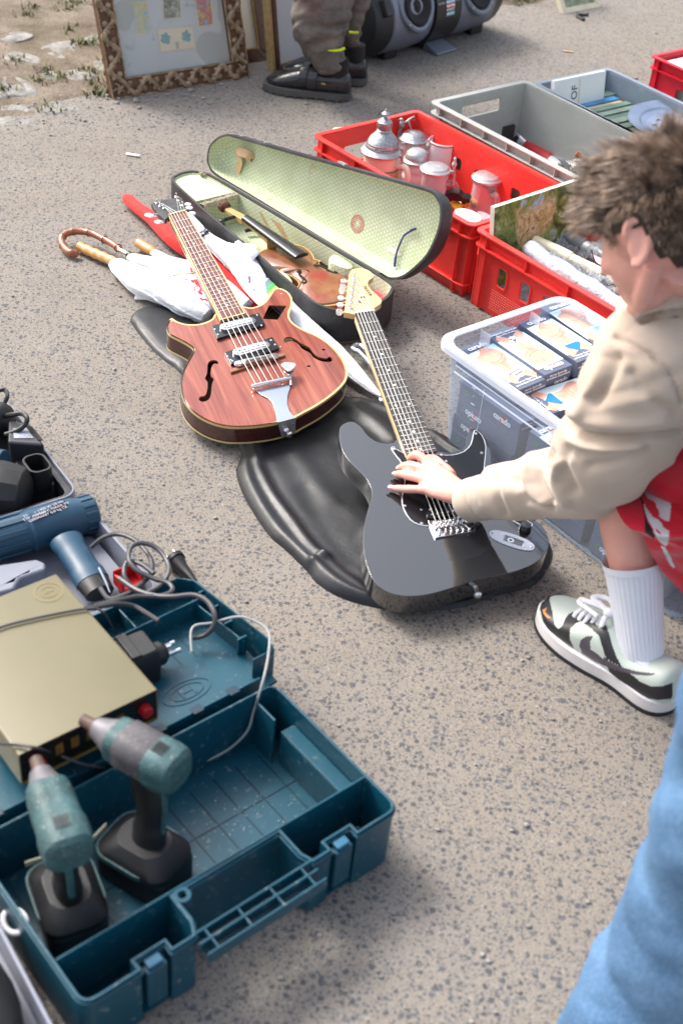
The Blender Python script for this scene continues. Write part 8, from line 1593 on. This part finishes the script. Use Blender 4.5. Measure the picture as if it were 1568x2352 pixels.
DEC = [(bleath, 'b3', [(330, 1190), (285, 1215), (240, 1280), (225, 1340), (250, 1440), (300, 1530), (370, 1600), (440, 1670), (520, 1730), (500, 1660), (466, 1580), (470, 1500), (522, 1455), (560, 1440), (640, 1500), (705, 1560), (712, 1500), (640, 1420), (560, 1385), (500, 1362), (460, 1380), (430, 1420), (405, 1480), (370, 1502), (345, 1470), (325, 1360), (302, 1270), (310, 1220)]),
  (bleath, 'b3', [(705, 1560), (712, 1490), (760, 1470), (785, 1540), (812, 1640), (850, 1740), (895, 1820), (760, 1745), (730, 1650)]), (bleath, 'b3', [(765, 1790), (900, 1845), (985, 1885), (1040, 1935), (1120, 1968), (1210, 1970), (1300, 1940), (1300, 2070), (1180, 2080), (1050, 2060), (900, 1985), (808, 1920)]),
  (purp, 'b3', [(657, 1560), (600, 1562), (556, 1592), (543, 1640), (568, 1700), (640, 1752), (740, 1800), (860, 1845), (980, 1872), (1100, 1885), (1175, 1868), (1000, 1845), (880, 1812), (760, 1750), (672, 1700), (630, 1650), (632, 1600)]), (orng, 'b3', [(245, 1350), (282, 1328), (266, 1362), (308, 1412), (290, 1418), (256, 1382)])]
sneaker(MSn, DEC)
sneaker(Fr((.93, 1.80, 0), (-.75, .5, 0)), None)
b = MB(MSn); b.ell((.075, .004, .079), (.052, .028, .006), None, 24, 8); b.build('collar_opening', sock, boy)
def sn(x, y, z): return tuple(WZ('b3', x, y, z))
for (x0, y0, x1, y1, z0, z1) in ((505, 1390, 560, 1340, .078, .086), (545, 1415, 610, 1350, .080, .092), (590, 1440, 650, 1365, .082, .098), (640, 1465, 690, 1385, .084, .104), (685, 1495, 720, 1410, .086, .110)):
    b = MB(); b.tube(cr([sn(x0-6, y0+14, z0-.003), sn(x0+10, y0-15, z0+.004), sn(x1, y1, z1)], 4, False), [(.0042, .0025)]*9, 8, up=(0, 0, 1)); b.build('lace', lacem, boy)
for pts in ([(690, 1400, .115), (600, 1330, .112), (545, 1290, .108), (560, 1265, .110), (640, 1290, .116), (740, 1330, .122), (790, 1370, .122)], [(780, 1380, .124), (720, 1300, .124), (650, 1250, .120), (720, 1240, .124), (800, 1275, .128), (820, 1340, .126)], [(790, 1340, .126), (830, 1400, .118), (850, 1460, .106), (820, 1510, .098)], [(770, 1380, .122), (740, 1430, .112), (720, 1480, .102)]):
    b = MB(); P = cr([sn(*q) for q in pts], 5, False); b.tube(P, [(.0045, .0028)]*len(P), 8, up=(0, 0, 1)); b.build('lace', lacem, boy)
b = MB(); b.ell(sn(785, 1370, .124), (.010, .010, .008), None, 12, 8); b.build('lace_knot', lacem, boy)
pN0, pN1 = Vector(sn(1195, 1815, .070)), Vector(sn(1300, 1775, .072)); dN = (pN1-pN0).normalized(); nN = (CO-pN0).normalized(); nN = (nN-dN*nN.dot(dN)).normalized(); MN = Fr((pN0+pN1)/2+nN*.005, dN, nN); text('NIKE', MN, .016, bkc, boy, bold=.0006, shear=.2, th=.0012)
# ---- hair
hm = NT('brown_hair'); v_ = hm.coord(); oi = hm.n('TexNoise', {'Vector': v_, 'Scale': 55., 'Detail': 3.}); c_ = hm.ramp(oi.outputs[0], [(.3, rgb(92, 75, 63)), (.5, rgb(138, 117, 101)), (.7, rgb(190, 167, 147))]); hm.bsdf(c_, .45, 0, None, spec=.5); hairm = hm.m
hcap = mat('scalp_hair', rgb(62, 48, 40), .8, vary=.3, vs=60, bs=220, bst=.9, bd=.003)
r3 = np.random.default_rng(11); b = MB(HM)
def on_scalp(f, s, u): return f*.098-.012, s*.077, u*.086+.020
cap = MB(HM); rings = []
cap.ell((-.012, 0, .020), (.1010, .0795, .0895), None, 40, 26)
keep = []
for f in cap.f:
    c_ = sum((cap.v[i] for i in f), Vector())/len(f); l = HM.inverted() @ c_
    lim = .012+(.03 if l.x > .045 else 0)
    if l.z > lim or (l.x < -.030 and l.z > -.064): keep.append(f)
cap.f = keep; cap.mi = [0]*len(keep); cap.build('hair_cap', hcap, boy, ang=180)
NH = 22000; cl = r3.normal(0, 1, (260, 3)); clump = {}
cnt = 0; vs = []; fs = []
while cnt < NH:
    d = r3.normal(0, 1, 3); d /= np.linalg.norm(d); f, s, u = d
    top = u > .28 or (f > .35 and u > .05); side = (not top) and (u > -.62 if f < -.25 else (u > -.25 and f < .62))
    if not (top or side): continue
    if side and abs(s) > .55 and -.22 < f < .34 and u < .12: continue
    if side and f > .5 and u < 0: continue
    x, y, z = on_scalp(f, s, u); nrm = np.array([f/.098, s/.077, u/.086]); nrm /= np.linalg.norm(nrm)
    ci = (int((f+1)*6.5), int((s+1)*6.5), int((u+1)*6.5)); 
    if ci not in clump: clump[ci] = r3.normal(0, 1, 3)
    c3 = clump[ci]
    if top: ln = .030+.014*r3.random()+(.010 if f > .35 else 0); flow = np.array([1.0 if f > -.3 else .1, .25*s, .10]); dirv = nrm*.24+flow*.80+c3*.27+r3.normal(0, .07, 3); 
    else: ln = .012+.012*r3.random()*(1+max(0, u)*2)+(.02*max(0, u+.05)); flow = np.array([-.35, .2*s, -.9]); dirv = nrm*.75+flow*.6+r3.normal(0, .15, 3)
    if abs(s) > .55: ln *= .62
    dirv /= np.linalg.norm(dirv); curl = np.roll(c3, 1)*.55+r3.normal(0, .12, 3); p = np.array([x, y, z])+nrm*.0; ns = 6 if top else 3
    wd = (.00075 if top else .0007)*(.7+.6*r3.random()); sd = np.cross(dirv, r3.normal(0, 1, 3)); sd /= np.linalg.norm(sd)+1e-9; b0 = len(vs)
    for q in range(ns+1):
        w_ = wd*(1-.85*q/ns); vs.append(p-sd*w_); vs.append(p+sd*w_)
        grav = np.array(HM.inverted().to_3x3() @ Vector((0, 0, -1)))*(.16 if top else .05)
        dirv = dirv+curl*(.32/ns if top else .1/ns)+grav*(1.0/ns); dirv /= np.linalg.norm(dirv); p = p+dirv*ln/ns
    for q in range(ns): a0 = b0+2*q; fs.append((a0, a0+1, a0+3, a0+2))
    cnt += 1
for q in range(14):
    p = np.array([.02+.05*r3.random(), r3.normal(0, .03), .105]); dirv = np.array([.3, r3.normal(0, .5), .8]); sd = np.array([0, 1, 0]); b0 = len(vs)
    for k in range(9):
        vs.append(p-sd*.0005); vs.append(p+sd*.0005); dirv = dirv/np.linalg.norm(dirv)+np.array([.12, r3.normal(0, .12), -.10]); p = p+dirv*.009
    for k in range(8): a0 = b0+2*k; fs.append((a0, a0+1, a0+3, a0+2))
b.add(vs, fs); b.build('hair', hairm, boy, ang=180)

# ================= PERSON IN JEANS (near right)
jt = NT('blue_denim'); v_ = jt.coord(); c_ = jt.ramp(jt.noise(v_, 7, 4, .6), [(.3, rgb(66, 98, 134)), (.55, rgb(82, 116, 152)), (.75, rgb(98, 130, 164))]); c_ = jt.mix(jt.ramp(jt.noise(jt.coord(scale=(1, 1, .25)), 500, 2), [(.45, (0, 0, 0)), (.7, (.25,)*3)]), c_, rgb(160, 190, 220)); jt.bsdf(c_, .85, 0, jt.bump(jt.noise(v_, 600, 2), .3, .0008), spec=.2); denim = jt.m
jp = thing('person', (.52, .95, 0), 'person in loose light blue jeans standing in the bottom right corner', 'person')
edge_ = [(320, 2352, .04), (340, 2200, .10), (440, 2050, .15), (580, 1900, .20), (650, 1750, .26), (700, 1600, .31), (740, 1450, .355), (778, 1335, .385), (828, 1320, .395), (832, 1150, .44), (838, 960, .49), (880, 790, .535), (930, 690, .56), (990, 520, .60), (1030, 330, .65), (1075, 130, .69)]
P = []; R_ = []
for x, y, z in edge_:
    e = WZ('b8', x, y, z); r = .105 if z < .2 else (.100 if z < .39 else .092); P.append(e+Vector((r*.93+(.012 if z > .3 else .004), .0*r-.02, 0))); R_.append(r)
P = [P[0]+Vector((0, 0, -.035))]+P+[P[-1]+Vector((.03, -.02, .25))]; R_ = [.11]+R_+[.11]
CP = cr([tuple(p) for p in P], 8, False); L = len(CP); RR = [float(np.interp(i/(L-1), np.linspace(0, 1, len(R_)), R_)) for i in range(L)]
b = MB(); b.tube(CP, RR, 64, mod=lambda a, s: 1+.03*math.sin(a*3+s*14)+.035*float(fbm(a*1.3, s*13, 3))); b.tube([tuple(Vector(CP[-1])+Vector((0, 0, -.05))), (.62, .93, 1.02)], [.11, .15], 30)
b.tube([(.86, 1.00, .03), (.84, .99, .5), (.74, .95, 1.0)], [.11, .10, .15], 30); b.ell((.68, .93, 1.02), (.19, .15, .14), None, 24, 14)
jo = b.build('jeans', denim, jp, remesh=.006, smoothmod=3); bake(jo); wrap_noise(jo, .020, 6, 8, (1, 1, .9), ridg=.006)
# seam
b = MB(); sm = []
for i in range(4, L-4): sm.append(Vector(CP[i])+Vector((.30, -1, .05)).normalized()*(RR[i]*1.02))
b.tube([tuple(p) for p in sm], .0025, 6); b.build('side_seam', mat('seam_thread', rgb(96, 132, 176), .8), jp)
dsh = mat('dark_shoe', rgb(52, 44, 40), .5)
for c_, dr in (((.50, .80, 0), (-.8, -.3, 0)), ((.90, .98, 0), (-.6, -.7, 0))):
    M_ = Fr(c_, dr) @ Tr(-.10, 0, 0); shoe_upper(M_, [(.0, .012, .05, .02, 0), (.03, .012, .09, .036, 0), (.10, .012, .10, .040, 0), (.17, .012, .08, .045, 0), (.23, .012, .055, .045, 0), (.27, .012, .04, .03, 0), (.285, .014, .03, .012, 0)], 'shoe', dsh, jp, 32, 5); b = MB(M_); b.prism(shoe_outline(.285, .048, .036, g=.003), 0, .016); b.build('sole', outm, jp, bevel=.002)
b = MB(); b.tube([(.68, .93, 1.05), (.68, .93, 1.22), (.67, .94, 1.42), (.67, .94, 1.50)], [(.19, .13), (.18, .12), (.21, .12), (.08, .07)], 28, up=(0, 1, 0)); b.tube([(.48, .95, 1.42), (.42, .97, 1.18), (.44, .99, .98)], [.065, .055, .045], 18); b.tube([(.88, .92, 1.42), (.94, .94, 1.18), (.92, .96, .98)], [.065, .055, .045], 18); b.build('dark_jacket', mat('navy_jacket', rgb(34, 38, 50), .8, vary=.15), jp)
b = MB(); b.ell((.67, .94, 1.64), (.082, .095, .115), None, 24, 16); b.tube([(.67, .94, 1.48), (.67, .94, 1.58)], .055, 18); b.build('body', skin, jp, remesh=.006); b = MB(); b.ell((.672, .93, 1.67), (.088, .10, .105), None, 24, 16); b.build('hair', hcap, jp)

# ================= STANDING MAN (far, legs in view)
trm = NT('work_trousers'); v_ = trm.coord(); c_ = trm.ramp(trm.noise(v_, 10, 5, .65), [(.3, rgb(78, 74, 71)), (.55, rgb(112, 106, 101)), (.75, rgb(138, 130, 124))]); c_ = trm.mix(trm.ramp(trm.noise(v_, 6, 3), [(.5, (0, 0, 0)), (.7, (.35,)*3)]), c_, rgb(120, 84, 80)); trm.bsdf(c_, .85, 0, trm.bump(trm.noise(v_, 30, 4, .6), .6, .01), spec=.2); tro = trm.m
mn = thing('person', (-.16, 4.22, 0), 'man standing in crumpled brown work trousers with neon piping and black velcro shoes', 'person')
fy, by_ = 4.155, 4.30
def leg(pts, wy, seed): 
    P = []; R2 = []
    for x, y, hwp in pts: p = WY('c3', x, y, wy); P.append(tuple(p)); R2.append(hwp*.19/700)
    CP = cr(P, 8, False); L = len(CP); RR = [float(np.interp(i/(L-1), np.linspace(0, 1, len(R2)), R2)) for i in range(L)]; return CP, RR
f1, r1 = leg([(950, 845, 178), (930, 740, 190), (860, 560, 245), (835, 430, 300), (815, 270, 350), (830, 120, 345), (855, -10, 350)], fy, 1)
f2, r2 = leg([(1215, 580, 90), (1200, 480, 100), (1190, 380, 120), (1200, 200, 130), (1220, 60, 150), (1240, -20, 170)], by_, 2)
b = MB(); md = lambda a, s: 1+.09*math.sin(s*26+1.7*math.sin(a*1.0+.5))*(.6+.4*math.sin(a*2))+.10*float(fbm(a*1.2, s*9, 3)); b.tube(f1+[Vector((-.17, 4.19, .95))], r1+[.12], 60, mod=md, up=(0, 1, 0)); b.tube(f2+[Vector((-.12, 4.26, .95))], r2+[.12], 60, mod=md, up=(0, 1, 0)); b.ell((-.15, 4.22, .98), (.17, .20, .14), None, 24, 14)
mo = b.build('trousers', tro, mn, remesh=.006, smoothmod=2); bake(mo); wrap_noise(mo, .014, 13, 3, ridg=.007)
neon = mat('neon_piping', rgb(214, 250, 40), .5); 
for pts, wy in (([(790, 552), (850, 578), (950, 602), (1050, 600), (1112, 575)], fy-.062), ([(1166, 384), (1220, 390), (1280, 386)], by_-.045)):
    b = MB(); b.tube(cr([tuple(WY('c3', x, y, wy)) for x, y in pts], 4, False), .0045, 8); b.build('neon_piping', neon, mn)
b = MB(); b.tube([tuple(WY('c3', x, y, fy-.075-.01*(y < 300))) for x, y in ((790, 0), (770, 120), (735, 260), (700, 390))], .003, 6); b.build('outer_seam', mat('dark_seam', rgb(60, 50, 48), .8), mn)
bl2 = NT('polished_black'); v_ = bl2.coord(); bl2.bsdf(bl2.ramp(bl2.noise(v_, 20, 4), [(.3, rgb(26, 26, 29)), (.7, rgb(46, 46, 51))]), .2, 0, bl2.bump(bl2.noise(v_, 40, 4, .6), .35, .003), spec=.6); pbl = bl2.m; sgrey = mat('grey_sole', rgb(82, 82, 80), .6, vary=.15)
for (tx, ty, hx, hy, lab) in ((165, 985, 1180, 1120, 0), (385, 860, 1372, 930, 1)):
    te, hl = WZ('c3', tx, ty, .018), WZ('c3', hx, hy, .02); M_ = Fr((hl.x, hl.y, 0), te-hl); Ls = (te-hl).length; k_ = Ls/.285
    st = [(0, .014, .06, .022, 0), (.012, .014, .085, .034, 0), (.05, .014, .088, .040, 0), (.10, .014, .086, .043, 0), (.14, .014, .090, .045, 0), (.175, .014, .080, .048, 0), (.215, .014, .068, .050, 0), (.25, .014, .056, .044, 0), (.272, .014, .044, .030, 0), (.283, .016, .034, .012, 0)]
    shoe_upper(M_, [(s[0]*k_, s[1], s[2], s[3], 0) for s in st], 'shoe', pbl, mn, 48, 8)
    b = MB(M_); o1 = [(x*k_, y) for x, y in shoe_outline(.285, .053, .042, g=.006)]; b.prism(o1, .006, .026); b.build('sole', sgrey, mn, bevel=.003)
    b = MB(M_); q = [(x*k_, y) for x, y in shoe_outline(.285, .051, .040, g=.004)]
    for i in range(0, len(q)-2, 3): b.box(((q[i][0]+q[i+1][0])/2, (q[i][1]+q[i+1][1])/2, .003), (.008, .008, .006))
    b.build('sole_lug', sgrey, mn, kind='stuff')
    for xs0, w_ in ((.118*k_, .015), (.150*k_, .013)):
        b = MB(M_); r_ = []
        for a in np.linspace(-.25*PI+.0, 1.12*PI, 22): r_.append((xs0+.006*math.cos(a), .0475*math.copysign(abs(math.cos(a))**.8, math.cos(a)), .050+(.046 if xs0 < .13*k_ else .044)*math.copysign(abs(math.sin(a))**.9, math.sin(a))))
        b.tube(r_, [(w_, .0025)]*len(r_), 8, up=(0, 0, 1)) if False else b.loft([[(p[0]-w_, p[1]*1.04, p[2]+.001), (p[0]+w_, p[1]*1.04, p[2]-.001), (p[0]+w_, p[1]*1.11, p[2]+.002), (p[0]-w_, p[1]*1.09, p[2]+.006)] for p in r_]); b.build('velcro_strap', pbl, mn, bevel=.001)
    b = MB(M_); b.tube([(.045*k_, 0, .07), (.050*k_, 0, .125)], [.034, .036], 24); b.build('sock', bkc, mn)
    if lab == 0: b = MB(M_ @ Tr(.085*k_, .0465, .055) @ Rx(-80)); b.bx(-.007, -.003, -.001, .007, .003, .001); b.build('brass_tag', mat('brass_tag', rgb(170, 150, 100), .35, metal=.6), mn)
b = MB(); b.tube([(-.16, 4.22, 1.0), (-.17, 4.21, 1.25), (-.18, 4.20, 1.48), (-.18, 4.19, 1.56)], [(.17, .20), (.14, .19), (.15, .23), (.07, .08)], 28, up=(1, 0, 0)); b.tube([(-.17, 3.98, 1.48), (-.20, 3.93, 1.2), (-.30, 3.98, 1.0)], [.07, .06, .045], 18); b.tube([(-.18, 4.42, 1.48), (-.16, 4.47, 1.2), (-.26, 4.44, 1.0)], [.07, .06, .045], 18); b.build('dark_jacket', mat('black_jacket', rgb(30, 31, 34), .8, vary=.2), mn)
b = MB(); b.ell((-.20, 4.19, 1.71), (.10, .08, .12), None, 24, 16); b.tube([(-.18, 4.19, 1.54), (-.19, 4.19, 1.64)], .055, 18); b.build('body', skin, mn, remesh=.006); b = MB(); b.ell((-.185, 4.19, 1.745), (.10, .085, .10), None, 24, 16); b.build('hair', hcap, mn)
